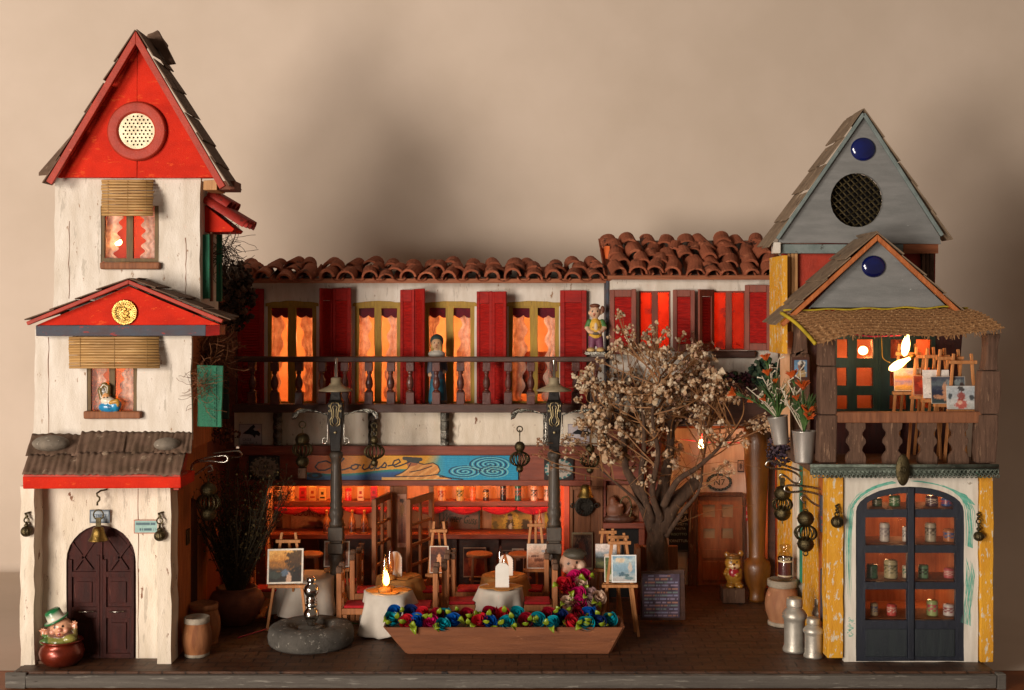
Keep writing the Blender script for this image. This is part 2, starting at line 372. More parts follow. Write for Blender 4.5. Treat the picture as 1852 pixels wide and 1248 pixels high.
def sculpt(name, prims, parent, voxel=.012, m='paint', smooth=2, marks=()):
    """one continuous surface from ellipsoids ('e',c,r,col[,rotation]) and capsules ('c',a,b,ra,rb,col)"""
    g = G(); o0 = ORG.get(parent.name, Vector())
    for p in prims:
        if p[0] == 'e': g.ball(p[1], p[2], 16, rot=p[4] if len(p) > 4 else None)
        else:
            a, b = Vector(p[1]), Vector(p[2]); n = 5
            g.tube([a+(b-a)*i/n for i in range(n+1)], [p[3]+(p[4]-p[3])*i/n for i in range(n+1)], 12); g.ball(a, p[3], 12); g.ball(b, p[4], 12)
    me = bpy.data.meshes.new('tmp'); g.bm.to_mesh(me); g.bm.free(); o = bpy.data.objects.new('tmp', me); COL.objects.link(o)
    md = o.modifiers.new('r', 'REMESH'); md.mode = 'VOXEL'; md.voxel_size = voxel
    sm = o.modifiers.new('s', 'SMOOTH'); sm.iterations = smooth; sm.factor = .5
    ev = o.evaluated_get(bpy.context.evaluated_depsgraph_get()); out = bpy.data.meshes.new_from_object(ev)
    bpy.data.objects.remove(o); bpy.data.meshes.remove(me)
    at = out.color_attributes.new('Col', 'FLOAT_COLOR', 'POINT')
    def dist(p, v):
        if p[0] == 'e':
            q = v-Vector(p[1])
            if len(p) > 4: q = p[4].inverted() @ q
            r = p[2] if isinstance(p[2], (tuple, list)) else (p[2],)*3
            l = Vector((q.x/r[0], q.y/r[1], q.z/r[2])).length
            return (l-1)*min(r)
        a, b = Vector(p[1]), Vector(p[2]); t = max(0, min(1, (v-a).dot(b-a)/max(1e-9, (b-a).length_squared)))
        return (v-a-(b-a)*t).length-(p[3]+(p[4]-p[3])*t)
    for i, v in enumerate(out.vertices):
        best = min(prims, key=lambda p: dist(p, v.co)); c = best[3] if best[0] == 'e' else best[5]
        for mk in marks:
            if (v.co-Vector(mk[0])).length < mk[1]: c = mk[2]
        at.data[i].color = (*lin(c), 1)
    out.transform(Matrix.Translation(-o0)); out.materials.append(M[m]); out.polygons.foreach_set('use_smooth', [True]*len(out.polygons))
    ob = bpy.data.objects.new(name, out); COL.objects.link(ob); ob.parent = parent; ORG[ob.name] = o0; return ob

# pictures: a thin card with its print as colours of a fine grid
def art(sky, blobs=(), jit=.06, stroke=26, border=None, bw=.04):
    sky = [lin(c) for c in sky]
    bl = [(u, v, a, b, lin(c)) for u, v, a, b, c in blobs]
    def f(u, v):
        if border and (u < bw or u > 1-bw or v < bw or v > 1-bw): return lin(border)
        t = v*(len(sky)-1); i = min(len(sky)-2, int(t)); t -= i
        n = noise.noise(Vector((u*5, v*9, 3)))*.9+noise.noise(Vector((u*stroke, v*stroke*.6, 8)))*.6
        t = max(0, min(1, t+n*.6)); c = [sky[i][k]*(1-t)+sky[i+1][k]*t for k in range(3)]
        n2 = noise.noise(Vector((u*stroke*.7, v*stroke*.45, 21)))
        for bu, bv, a, b, bc in bl:
            q = ((u-bu)/a)**2+((v-bv)/b)**2+n*.6+n2*.75; w_ = max(0, min(.9, (1.05-q)*1.8)); c = [c[k]*(1-w_)+bc[k]*w_ for k in range(3)]
        j = 1+noise.noise(Vector((u*stroke*1.7, v*stroke*1.7, 5)))*jit*6
        return tuple(max(0, x*j) for x in c)
    return f
def card(g, px0, px1, py0, py1, d, f, res=26, tilt=0, skew=0, yaw=0, th=.012):
    """a printed card; v=0 at the bottom"""
    a = P((px0+px1)/2, (py0+py1)/2, d); w = (px1-px0)*K(d); h = (py1-py0)*K(d)
    def pt(u, v, o=0):
        x = (u-.5)*w; z = (v-.5)*h
        return (a.x+x*cos(yaw)+o*sin(yaw), a.y+x*sin(yaw)+z*sin(tilt)+o, a.z+z*cos(tilt)+x*skew)
    nv = max(6, int(res*h/w)); g.sheet(lambda u, v: pt(u, v), res, min(nv, 90), cf=f)
    g.hexa([pt(u, v, o) for v in (0, 1) for u, o in ((0, .004), (1, .004), (1, th), (0, th))], c='b8a890'); return g
def poster(name, label, cat, px0, px1, py0, py1, d, f, res=26, group=None, mat_='print', **kw):
    g = G(); card(g, px0, px1, py0, py1, d, f, res, **kw)
    return tag(g.build(name, mat_, None, origin=P((px0+px1)/2, py1, d)), label, cat, group)
def marks(bg, ink, rows, seed=1, border=None, sides=.08, density=.62, lines_h=.5):
    """printed matter too small to read: rows of dark dashes"""
    bg = lin(bg); ink = lin(ink); bo = lin(border) if border else None; rnd = random.Random(seed); tab = [[rnd.random() for _ in range(200)] for _ in range(rows)]
    def f(u, v):
        if bo and (u < .05 or u > .95 or v < .06 or v > .94): return bo
        if u < sides or u > 1-sides or v < .08 or v > .92: return bg
        t = (v-.08)/.84*rows; r = int(t) % rows; fr = t-int(t)
        if .25 < fr < .25+lines_h and tab[r][int(u*26) % 200] < density: return ink
        return bg
    return f
# ================= table, backdrop, base =================
M['table'] = mat('table_wood', '8a4a1c', '6f3914', .6, (.4, 3, 3), .45, .15)
M['backdrop'] = mat('backdrop_paper', 'cbbbab', 'c1b1a0', .25, (1, 1, 1), .9, .04, spec=.1)
g = G(); g.box(-34, 34, -7, 24, -.9, -.30); tag(g.build('table_top', 'table'), kind='structure')
def bd(u, v):
    x = -24+50*u; t = max(0, min(1, (x-2)/10)); r = .25+4.6*t*t*(3-2*t); y0, yw, z0 = 1.06, 9.9, -.294
    s = [yw-r-y0, r*pi/2, 19]; q = v
    if v < .2: return (x, y0+s[0]*(v/.2), z0)
    if v < .6:
        a = (v-.2)/.4*pi/2; return (x, yw-r+r*sin(a), z0+r-r*cos(a))
    return (x, yw, z0+r+(v-.6)/.4*s[2])
g = G(); g.sheet(bd, 60, 50); tag(g.build('backdrop', 'backdrop', smooth=True), kind='structure')

# paving: dark wood scored into blocks
def paving_mat():
    m = mat('dark_paving', '5c3c27', '3c2414', 1.6, (.5, 4, 1), .42, .6, spots=('6f5038', .66, 5, (1, 3, 1)), spots2=('241610', .62, 2.2))
    nt = m.node_tree; N = nt.nodes; L = nt.links; b = N['Principled BSDF']
    tc = N.new('ShaderNodeTexCoord'); br = N.new('ShaderNodeTexBrick'); br.inputs['Scale'].default_value = 2.1
    br.inputs['Mortar Size'].default_value = .028; br.inputs['Mortar Smooth'].default_value = .3; br.inputs['Brick Width'].default_value = .9; br.inputs['Row Height'].default_value = .5
    mp = N.new('ShaderNodeMapping'); nz = N.new('ShaderNodeTexNoise'); nz.inputs['Scale'].default_value = 3
    av = N.new('ShaderNodeVectorMath'); av.operation = 'MULTIPLY_ADD'; L.new(nz.outputs['Color'], av.inputs[0]); av.inputs[1].default_value = (.22, .22, 0); L.new(tc.outputs['Object'], av.inputs[2])
    L.new(av.outputs[0], br.inputs['Vector'])
    old = b.inputs['Base Color'].links[0].from_socket; mx = N.new('ShaderNodeMix'); mx.data_type = 'RGBA'; L.new(br.outputs['Fac'], mx.inputs[0]); L.new(old, mx.inputs[6]); mx.inputs[7].default_value = (.008, .005, .003, 1); L.new(mx.outputs[2], b.inputs['Base Color'])
    bp = [n for n in N if n.type == 'BUMP'][0]; bp2 = N.new('ShaderNodeBump'); bp2.invert = True; bp2.inputs['Strength'].default_value = 1; bp2.inputs['Distance'].default_value = .06
    L.new(br.outputs['Fac'], bp2.inputs['Height']); L.new(bp.outputs[0], bp2.inputs['Normal']); L.new(bp2.outputs[0], b.inputs['Normal']); return m
M['paving'] = paving_mat()
base = thing('display_base', 'long grey weathered plank base carrying the whole model street', 'base', (0, 0, -.3))
g = G(); g.box(-9.0, 8.75, .02, 8.6, -.06, 0); g.build('paving', 'paving', base, bevel=.015)
g = G(); g.box(-9.1, 8.6, .08, 8.5, -.3, -.062); g.build('board', 'greywood', base)
g = G(); g.box(-8.75, 8.72, -.12, .0, -.27, -.035, .008); g.build('edge_plank', 'greywood', base, bevel=.02)
g = G(); g.box(-9.15, -8.77, -.06, .02, -.29, -.01, .008); g.build('edge_plank', 'greywood', base, bevel=.02)
g = G(); g.box(8.74, 8.9, -.10, .06, -.29, -.01, .008); g.build('edge_plank', 'greywood', base, bevel=.02)

# ================= helpers for buildings =================
def rough_plate(g, poly, d0, d1, holes=(), j=1.2, step=26, c=None):
    """pixel plate whose outline wobbles like hand-cut board"""
    def wob(l, jj):
        out = []
        for i, p in enumerate(l):
            q = l[(i+1) % len(l)]; L_ = math.dist(p, q); n = max(1, int(L_/step))
            for k in range(n):
                t = k/n; out.append((p[0]+(q[0]-p[0])*t+U(-jj, jj), p[1]+(q[1]-p[1])*t+U(-jj, jj)))
        return out
    g.plate(wob(poly, j), d0, d1, [wob(h, j*.5) for h in holes], c); return g
def curtain(parent, a, b, t, u, d, side, m='lacecurtain', amp=5, n=5):
    """scalloped lace: hangs from a side of the pane; side=-1 covers from the left, 1 from the right"""
    g = G(); ph = U(0, 6)
    def f(U_, V_):
        w = (b-a)*(.62+.10*sin(V_*n*2*pi+ph)+.12*sin(V_*3.3+ph))
        x = a+w*U_ if side < 0 else b-w*U_
        return (X(x, d), d+.02*sin(U_*14+V_*3)+.012*sin(V_*40), Z(t+(u-t)*V_, d))
    g.sheet(f, 10, 36); g.build('curtain', m, parent, smooth=True, solid=.006)
def roomshell(g, x0, x1, d0, d1, z0, z1, t=.06):
    """five-sided box open to the front, world x/z"""
    g.box(x0, x0+t, d0, d1, z0, z1); g.box(x1-t, x1, d0, d1, z0, z1)
    g.box(x0+t+.002, x1-t-.002, d1-t, d1, z0, z1); g.box(x0+t+.002, x1-t-.002, d0, d1-t-.002, z0, z0+t); g.box(x0+t+.002, x1-t-.002, d0, d1-t-.002, z1-t, z1)
def shingle(g, f, nu, nv, th=.03, lap=.12, j=.03):
    """loose card panels laid on a roof surface f(u,v,h)->point, v up the slope"""
    for k in range(nv):
        for i in range(nu):
            u0, u1 = i/nu+U(-j, j)*.4, (i+1)/nu+U(-j, j)*.4; v0, v1 = k/nv-lap/nv+U(-j, j), (k+1)/nv+U(-j, j)
            h0, h1 = th*(1.6+R()), th*.6
            g.hexa([f(u0, v0, h0), f(u1, v0, h0+U(0, .02)), f(u1, v1, h1), f(u0, v1, h1), f(u0, v0, h0+th), f(u1, v0, h0+th+U(0, .02)), f(u1, v1, h1+th), f(u0, v1, h1+th)])
def gable_roof(parent, apex, left, right, d0, d1, m, nv=5, th=.05, over=.05, board=None, bw=9, jag=.0):
    """apex/left/right in pixels at depth d0; slabs run back to d1"""
    A, Lf, Rt = P(*apex, d0), P(*left, d0), P(*right, d0)
    for E in (Lf, Rt):
        sl = (A-E); n = Vector((-sl.z, 0, sl.x)); n = n if n.z > 0 else -n; n.normalize()
        g = G(); N_ = 10
        rng = [U(-.03, .03) for _ in range(60)]
        def f(u, v, h, E=E, sl=sl, n=n): return E+sl*v+Vector((0, (d1-d0)*u, 0))+n*h
        shingle(g, f, 2, nv, .022, .15)
        g.build('roof', m, parent, bevel=.004)
    if board:
        for E in (Lf, Rt):
            sl = (E-A).normalized(); n = Vector((-sl.z, 0, sl.x)); n = n if n.z < 0 else -n; w = bw*K(d0)
            g = G(); pts = []
            for yy in (d0-.03, d0+.06):
                pts += [A+Vector((0, yy-d0, 0)), E+Vector((0, yy-d0, 0)), E+n*w+Vector((0, yy-d0, 0)), A+Vector((0, yy-d0, -w/abs(n.z)))]
            g.hexa(pts); g.build('bargeboard', board, parent, bevel=.012)
def window2(parent, a, b, t, u, d, fm='olive', light=True, mull=8, fr=7, cur=True, pane='pane', val=False, rows=1, name='window', wob=.8):
    """two-light window: frame with panes; sits d..d+.08"""
    c = (a+b)/2; holes = []
    H = (u-t-fr*(rows+1))/rows
    for k in range(rows):
        y0 = t+fr+k*(H+fr)
        holes += [rect(a+fr, c-mull/2, y0, y0+H), rect(c+mull/2, b-fr, y0, y0+H)]
    g = G(); rough_plate(g, rect(a, b, t, u), d, d+.07, holes, wob); fo = g.build(name, fm, parent, bevel=.008)
    g = G(); g.bx(a+fr-2, b-fr+2, t+fr-2, u-fr+2, d+.035, d+.045); g.build('pane', pane, fo)
    if cur:
        curtain(fo, a+fr-2, c-mull/2+2, t+fr, u-fr, d+.16, -1); curtain(fo, c+mull/2-2, b-fr+2, t+fr, u-fr, d+.16, 1)
    if val:
        for x0, x1 in ((a+fr-2, c-mull/2+2), (c+mull/2-2, b-fr+2)):
            g = G(); w = x1-x0; n = 18
            poly = [(x0, t+fr-2), (x1, t+fr-2)]+[(x1-w*i/n, t+fr+13+5*abs(sin(pi*2*i/n+.6))) for i in range(n+1)]
            g.plate(poly, d+.10, d+.115); g.build('valance', 'valance', fo)
    return fo

# ================= left tower house =================
H1 = thing('tower_house', 'tall three-storey white tower house with red gables and arched brown door', 'house', (-7.4, .5, 0))
dl, dm, du = .85, 1.0, 1.55
# lower storey
g = G(); dp = arch(120, 246, 950, 1015, 1194); rough_plate(g, rect(62, 296, 878, 1194), dl, dl+.1, [dp], 1)
g.build('wall', 'white_low', H1)
g = G(); rough_plate(g, rect(37, 62, 880, 1203), .42, dl+.1, (), 1.6); g.build('wall', 'white_low', H1)            # left pier
g = G(); rough_plate(g, rect(285, 309, 880, 1201), .48, dl+.1, (), 1.4); g.build('wall', 'white_low', H1)
xr = X(309, .48)
g = G(); g.box(xr-.10, xr, dl+.11, 1.9, 0, Z(884, dl), .01); g.build('side_board', 'orangewood', H1)
g = G(); g.box(xr-.2, xr-.11, 1.9, 3.6, 0, 3.8); g.box(X(38, .5), X(38, .5)+.1, dl+.11, 3.6, 0, 3.6); g.box(X(38, .5)+.11, xr-.21, 3.5, 3.6, 0, 3.6); g.build('wall', 'orangewood', H1)
g = G(); g.bx(62, 120, 1196, 1204, .5, dl); g.build('plinth', 'wood_old', H1)
# arched double door
door = G(); rough_plate(door, arch(120, 246, 950, 1015, 1194), dl+.06, dl+.12, (), .5); door = door.build('door', 'mahog', H1)
g = G()
for s in (-1, 1):
    c = 183+s*31
    g.bx(c-29, c-22, 1012, 1192, dl+.02, dl+.058); g.bx(c+22, c+28, 1004, 1192, dl+.02, dl+.058)
    for t, u in ((1034, 1044), (1098, 1118), (1182, 1193)): g.bx(c-22, c+22, t, u, dl+.022, dl+.058)
    for t, u in ((1044, 1098), (1118, 1182)): g.bx(c-14, c+14, t+8, u-8, dl+.035, dl+.058, .002)
    a, b = P(183+s*12, 978, dl+.04), P(183+s*48, 1030, dl+.04); g.bar(a, b, .05, .04, up=(0, 1, 0)); 
    a, b = P(183+s*52, 982, dl+.04), P(183+s*16, 1030, dl+.04); g.bar(a, b, .05, .04, up=(0, 1, 0))
    g.plate([(183+s*(2+i*8.4), 1004) for i in range(8)]+[(183+s*(2+i*8.4), 955+ (i/7)**2*50) for i in range(7, -1, -1)], dl+.045, dl+.058)
g.bx(181, 185, 953, 1193, dl+.015, dl+.055)
g.build('panelling', 'mahog', door, bevel=.008)
for s, px in ((-1, 156), (1, 211)):
    g = G(); g.tube([P(px-13, 1107, dl-.0), P(px-13, 1107, dl-.05), P(px+13, 1106, dl-.05), P(px+13, 1106, dl)], .011); g.build('handle', 'steel', door, smooth=True)
# red band and tin porch roof
g = G(); g.bx(40, 328, 862, 884, .02, .95, .01); g.build('fascia', 'red', H1, bevel=.02)
g = G(); g.bx(42, 326, 858, 863, -.02, .5, .006); g.build('fascia', 'redbrown', H1, bevel=.01)
def tin(parent, x0, x1, xt0, xt1, y0, y1, d0, d1, nw, z_off, jit):
    g = G(); n = nw*8
    a0, a1, b0, b1 = X(x0, d0), X(x1, d0), X(xt0, d1), X(xt1, d1); z0, z1 = Z(y0, d0), Z(y1, d1)
    def f(u, v):
        lo = a0+(a1-a0)*u; hi = b0+(b1-b0)*u
        e = .02*noise.noise(Vector((u*9, v*2, jit)))*3
        return Vector((lo+(hi-lo)*v, d0+(d1-d0)*v+(e if v < .02 else 0), z0+(z1-z0)*v+z_off+.0105*sin(u*nw*2*pi+2*noise.noise(Vector((u*5, v, jit))))*(.5+.5*abs(noise.noise(Vector((u*3, v*1.5, jit+9))))*3)+.03*noise.noise(Vector((u*4, v*2, jit+4)))))
    g.sheet(f, n, 8); g.build('roof', 'corr', parent, smooth=True, solid=.012)
tin(H1, 40, 140, 52, 148, 858, 822, -.05, .45, 8, 0, 1); tin(H1, 134, 326, 140, 336, 860, 820, -.05, .45, 15, .015, 2)
for i, (a, b) in enumerate(((46, 142), (136, 222), (214, 286), (278, 346))):
    tin(H1, a, b, a+12, b+8 if b < 340 else 349, 826+U(-3, 3), 786+U(-3, 3), .42, 1.0, 6, .03+.012*(i % 2), i+3)
# porch ceiling/side
g = G(); A, Bp, C_ = P(326, 884, .3), P(345, 790, 1.0), P(345, 884, 1.0)
g.hexa([(X(318, .3), .15, Z(884, .3)), (X(327, .3), .15, Z(884, .3)), (X(330, .98), .98, Z(884, .98)), (X(320, .98), .98, Z(884, .98)), (X(318, .3), .15, Z(864, .3)), (X(327, .3), .15, Z(864, .3)), (X(344, .98), .98, Z(800, .98)), (X(330, .98), .98, Z(800, .98))]); g.build('fascia', 'redbrown', H1)
# middle storey
wm = rect(157, 248, 640, 752); g = G(); rough_plate(g, [(64, 596), (346, 596), (345, 700), (347, 795), (60, 797)], dm, dm+.1, [wm], 1.2); g.build('wall', 'white', H1)
xm0, xm1 = X(62, dm), X(345, dm)
g = G(); roomshell(g, xm0, xm1, dm+.102, 3.4, 3.9, Z(596, dm)-.01); g.build('wall', 'orangewood', H1)
g = G(); roomshell(g, X(120, dm), X(290, dm), dm+.11, 2.4, Z(770, dm), Z(625, dm)); g.build('room', 'room', H1)
wf = window2(H1, 157, 248, 640, 752, dm+.015, 'olive', mull=10)
g = G(); g.bx(150, 254, 744, 758, dm-.13, dm+.02, .006); g.build('sill', 'wood', wf, bevel=.03, seg=3)
bulb_light((X(205, 1.7), 1.85, Z(632, 1.7)), 9, (1, .40, .11)); bulb_light(P(230, 722, 1.9), 7, (1, .36, .08))
# upper storey
wu = rect(182, 287, 372, 474); g = G(); rough_plate(g, [(100, 322), (363, 322), (361, 440), (362, 560), (97, 562)], du, du+.1, [wu], 1.2); g.build('wall', 'white', H1)
xu0, xu1 = X(100, du), X(362, du)
g = G(); roomshell(g, xu0, xu1, du+.102, 3.0, Z(590, du), Z(326, du)); g.build('wall', 'white', H1)
g = G(); roomshell(g, X(130, du), X(335, du), du+.11, 2.7, Z(500, du), Z(350, du)); g.build('room', 'room_red', H1)
wf = window2(H1, 182, 287, 366, 474, du+.015, 'olive', mull=12)
g = G(); g.bx(180, 288, 474, 487, du-.13, du+.02, .006); g.build('sill', 'wood', wf, bevel=.03, seg=3)
lb = G(); lb.ball(P(213, 438, 2.0), (.085, .06, .07), 12); tag(lb.build('light_bulb', 'hot', None, origin=P(213, 438, 2.0), smooth=True), 'small glowing bulb behind the left pane of the topmost tower window', 'light bulb')
bulb_light(P(213, 436, 1.92), 7, (1, .5, .16)); bulb_light(P(250, 400, 2.2), 6, (1, .5, .16))
# trims on the white walls
for px, t, u, d in ((125, 400, 540, du), (336, 430, 540, du), (88, 610, 790, dm), (250, 884, 1190, dl)):
    g = G(); g.tube([P(px+U(-1, 1), t+(u-t)*i/9, d-.002) for i in range(10)], [.004+.006*R() for _ in range(10)], 4); g.build('crack', 'wood', H1)
# bamboo blinds
def bamboo_mat():
    m = mat('bamboo_slats', 'b08a55', '8f6a3c', 1.2, (.7, 9, 9), .55, .2, spots=('4a3018', .69, 3.2, (.8, 2.5, 2.5)), spots2=('cba873', .6, 6, (.3, 9, 9))); return m
M['bamboo'] = bamboo_mat()
def blind(a, b, t, u, d, lean, curve):
    g = G(); n = int((u-t)/4.4)
    for i in range(n):
        v = i/(n-1); dd = d-lean*v-curve*sin(pi*v); y = t+(u-t)*v; w = U(-.8, .8)
        p, q = P(a+w, y+U(-.4, .4), dd), P(b+w+U(-1, 1), y+U(-.5, .5), dd)
        g.tube([p, p.lerp(q, .33)+Vector((0, 0, U(-.004, .004))), p.lerp(q, .66), q], .026, 6)
    for s in (.12, .5, .86):
        g.tube([P(a+(b-a)*s, t+(u-t)*i/8, d-lean*i/8-curve*sin(pi*i/8)-.03) for i in range(9)], .004, 4)
    g.build('bamboo_blind', 'bamboo', H1, smooth=True)
blind(184, 277, 327, 388, du-.04, .30, .10)
blind(125, 288, 611, 664, dm-.10, .12, .02)
# middle pediment
fz = .78
g = G(); rough_plate(g, [(66, 588), (233, 518), (398, 588)], fz, fz+.16, (), .6); g.build('gable', 'red', H1)
g = G(); g.bx(64, 372, 588, 608, fz-.05, fz+.3, .006); g.build('cornice', 'blueband', H1, bevel=.015)
g = G(); g.hexa([(X(373, fz), fz-.04, Z(608, fz)), (X(396, fz), fz+.05, Z(606, fz)), (X(396, fz), fz+.5, Z(606, fz)), (X(373, fz), fz+.5, Z(608, fz)), (X(373, fz), fz-.04, Z(589, fz)), (X(396, fz), fz+.05, Z(588, fz)), (X(396, fz), fz+.5, Z(588, fz)), (X(373, fz), fz+.5, Z(589, fz))]); g.build('cornice', 'shutter', H1)
gable_roof(H1, (233, 506), (48, 582), (404, 578), .6, 1.54, 'corr', 4, board='redbrown', bw=7)
# crest
crest = G(); crest.lathe([(.02, 0), (.2, 0), (.235, .015), (.24, .035), (.225, .045), (.2, .035), (.18, .045), (.165, .03), (.0001, .03)], P(226, 565, fz-.0), 36, rot=Matrix.Rotation(pi/2, 3, 'X'))
c0 = P(226, 565, fz-.03)
for dx, dz, r in ((0, .06, .045), (.03, -.01, .06), (-.05, -.03, .045), (.0, -.07, .06), (-.07, .05, .025), (.08, .05, .03), (-.02, .1, .02), (.07, -.09, .03)):
    crest.ball(c0+Vector((dx, 0, dz)), (r, .02, r*.8), 10)
for i in range(30):
    a = 2*pi*i/30; crest.ball(c0+Vector((.19*cos(a), -.012, .19*sin(a))), .012, 6)
crest.build('crest', 'gold', H1, smooth=True)
# top gable
g = G(); gp = [(103, 322), (245, 66), (392, 322)]; cx, cy = 249, 236
rough_plate(g, [(103, 321), (247.4, 66), (247.4, 321)], du-.15, du+.05, [], .4); rough_plate(g, [(248.6, 321), (248.6, 66), (392, 321)], du-.15, du+.05, [], .4)
g.build('gable', 'red', H1)
g = G(); c1 = P(249, 238, du-.15)
rt = Matrix.Rotation(pi/2, 3, 'X'); g.lathe([(.34, -.02), (.57, -.02), (.57, .06), (.54, .1), (.38, .1), (.34, .06), (.34, -.02)], c1, 48, rot=rt, capb=False, capt=False)
vt = g.build('vent_ring', 'redbrown', H1, smooth=True, bevel=.01)
g = G(); holes = []
for r_ in range(-5, 6):
    for q in range(-6, 7):
        x, y = q*7.3+(3.65 if r_ % 2 else 0), r_*6.4
        if math.hypot(x, y) < 29: holes.append((x, y))
k_ = K(du-.16); g.plate([(249+34*cos(2*pi*i/40), 236+34*sin(2*pi*i/40)) for i in range(40)], du-.21, du-.195, [[(249+x+1.9*cos(2*pi*i/8), 236+y+1.9*sin(2*pi*i/8)) for i in range(8)] for x, y in holes])
g.build('vent_mesh', mat('cream_metal', 'd8cbaa', 'b8a888', 5, metal=.2, rough=.45, spots=('8a5a34', .66, 6)), vt)
g = G(); g.lathe([(.35, 0), (.35, .012), (.0001, .012)], P(249, 236, du-.153), 30, rot=rt); g.build('vent_back', 'black', vt)
gable_roof(H1, (246, 56), (84, 328), (408, 336), du-.42, du+.62, 'corr', 6, board='redbrown', bw=12)
g = G(); a = P(86, 318, du+.1); 
g.hexa([P(70, 318, du+.1), P(96, 316, du-.2), P(150, 250, du-.1), P(140, 236, du+.4), P(70, 315, du+.12)+Vector((0, 0, .03)), P(96, 312, du-.2)+Vector((0, 0, .03)), P(152, 246, du-.1)+Vector((0, 0, .03)), P(142, 232, du+.4)+Vector((0, 0, .03))]); g.build('roof', 'corr', H1)
g = G(); g.bx(368, 392, 326, 344, du-.2, du+.5, .01); g.build('eave_block', 'wood_pale', H1, bevel=.01)
g = G(); g.bx(392.5, 424, 327, 343, du-.1, du+.5, .01); g.build('eave_block', 'clay', H1, bevel=.01)
g = G(); a = P(0, 0, 0)
g.plate([(262, 66), (285, 54), (298, 78), (316, 114), (302, 116), (288, 92), (276, 80)], du+.3, du+.42); g.plate([(266, 62), (284, 56), (302, 80), (300, 100), (280, 84)], du+.44, du+.55)
g.build('chimney', 'corr', H1, bevel=.01)
# side: red canopy with roof tiles, green shutters
g = G(); g.plate([(364, 372), (372, 372), (424, 414), (420, 419), (366, 420)], 1.9, 2.7); g.build('canopy_bracket', 'red', H1, bevel=.01)
def half_tile(g, a, b, r0, r1, th, up, n=9, squash=1):
    """half barrel from a to b, hump towards up"""
    a, b = Vector(a), Vector(b); t = (b-a).normalized(); up = (Vector(up)-t*Vector(up).dot(t)).normalized(); s = t.cross(up)
    rows = []
    for p, r in ((a, r0), (b, r1)):
        for q in (r, r-th):
            rows.append([g.bm.verts.new(p+s*(q*cos(pi*i/n))+up*(q*sin(pi*i/n)*squash)) for i in range(n+1)])
    oa, ia, ob, ib = rows
    for i in range(n):
        g.bm.faces.new((oa[i], oa[i+1], ob[i+1], ob[i])); g.bm.faces.new((ia[i+1], ia[i], ib[i], ib[i+1]))
        g.bm.faces.new((oa[i+1], oa[i], ia[i], ia[i+1])); g.bm.faces.new((ob[i], ob[i+1], ib[i+1], ib[i]))
    for i in (0, n): g.bm.faces.new((oa[i], ob[i], ib[i], ia[i]))
g = G()
for i in range(3):
    y = 1.95+.34*i
    half_tile(g, P(368, 366, 1.95)+Vector((0, y-1.95, .0)), P(442, 412, 1.95)+Vector((0, y-1.95, 0)), .17, .19, .035, (.5, 0, 1))
    half_tile(g, P(374, 358, 1.95)+Vector((0, y-1.95+.1, .06)), P(410, 384, 1.95)+Vector((0, y-1.95+.1, .08)), .15, .18, .035, (.5, 0, 1))
g.build('roof_tiles', 'tile_red', H1, smooth=True, bevel=.008)
g = G(); g.bx(363, 379, 424, 540, 1.75, 1.83, .006); g.bx(391, 400, 424, 545, 2.3, 2.42, .006); g.build('side_shutter', 'green', H1, bevel=.01)
g = G(); g.bx(379.5, 383.5, 420, 545, 1.85, 1.95, .003); g.build('side_frame', 'clay', H1)
g = G(); rough_plate(g, [(356, 660), (403, 662), (400, 773), (357, 772)], 1.12, 1.20, (), .7); ss = g.build('side_shutter', 'green', H1, bevel=.012)
g = G()
for i in range(12): g.bx(366, 388, 672+i*8, 675+i*8, 1.105, 1.12)
g.bx(390.5, 391.5, 664, 770, 1.105, 1.12)
g.build('slats', 'green', ss)
g = G(); g.bx(402, 414, 655, 758, 3.0, 3.06, .006); g.build('side_shutter', 'dkgreen', H1, bevel=.01)
# narrow red side door with metal plate
g = G(); pts = [(y, z) for y, z in ()]
zt = Z(905, 1.95)
n = 12; prof = [(1.95, .02), (1.95, zt-.6)]+[(1.95+.55*(1-cos(pi*i/n))/2*1.0, zt-.6+.6*sin(pi*i/n)) for i in range(1, n)]+[(2.5, zt-.6), (2.5, .02)]
Fv = [g.bm.verts.new((xr-.10, y, z)) for y, z in prof]; Bv = [g.bm.verts.new((xr-.03, y, z)) for y, z in prof]
g.bm.faces.new(Fv); g.bm.faces.new(Bv[::-1])
for i in range(len(prof)): k2 = (i+1) % len(prof); g.bm.faces.new((Fv[i], Fv[k2], Bv[k2], Bv[i]))
g.build('side_door', 'mahog', H1, bevel=.01)
g = G(); g.box(xr+.0, xr+.03, 1.5, 1.72, Z(985, 1.6), Z(957, 1.6)); g.build('latch_plate', 'bronze', H1, bevel=.01)
# wing wall behind the tower, at the left end of the yard
g = G(); g.box(-6.62, -6.5, 3.62, 6.2, 0, Z(600, 5)); g.box(-6.9, X(424, 5.6), 5.72, 5.8, 0, Z(500, 5.6)); g.box(-6.9, X(457, 5.42), 5.62, 5.7, 0, Z(812, 5.6)); g.build('wing_wall', 'wood_red', H1)
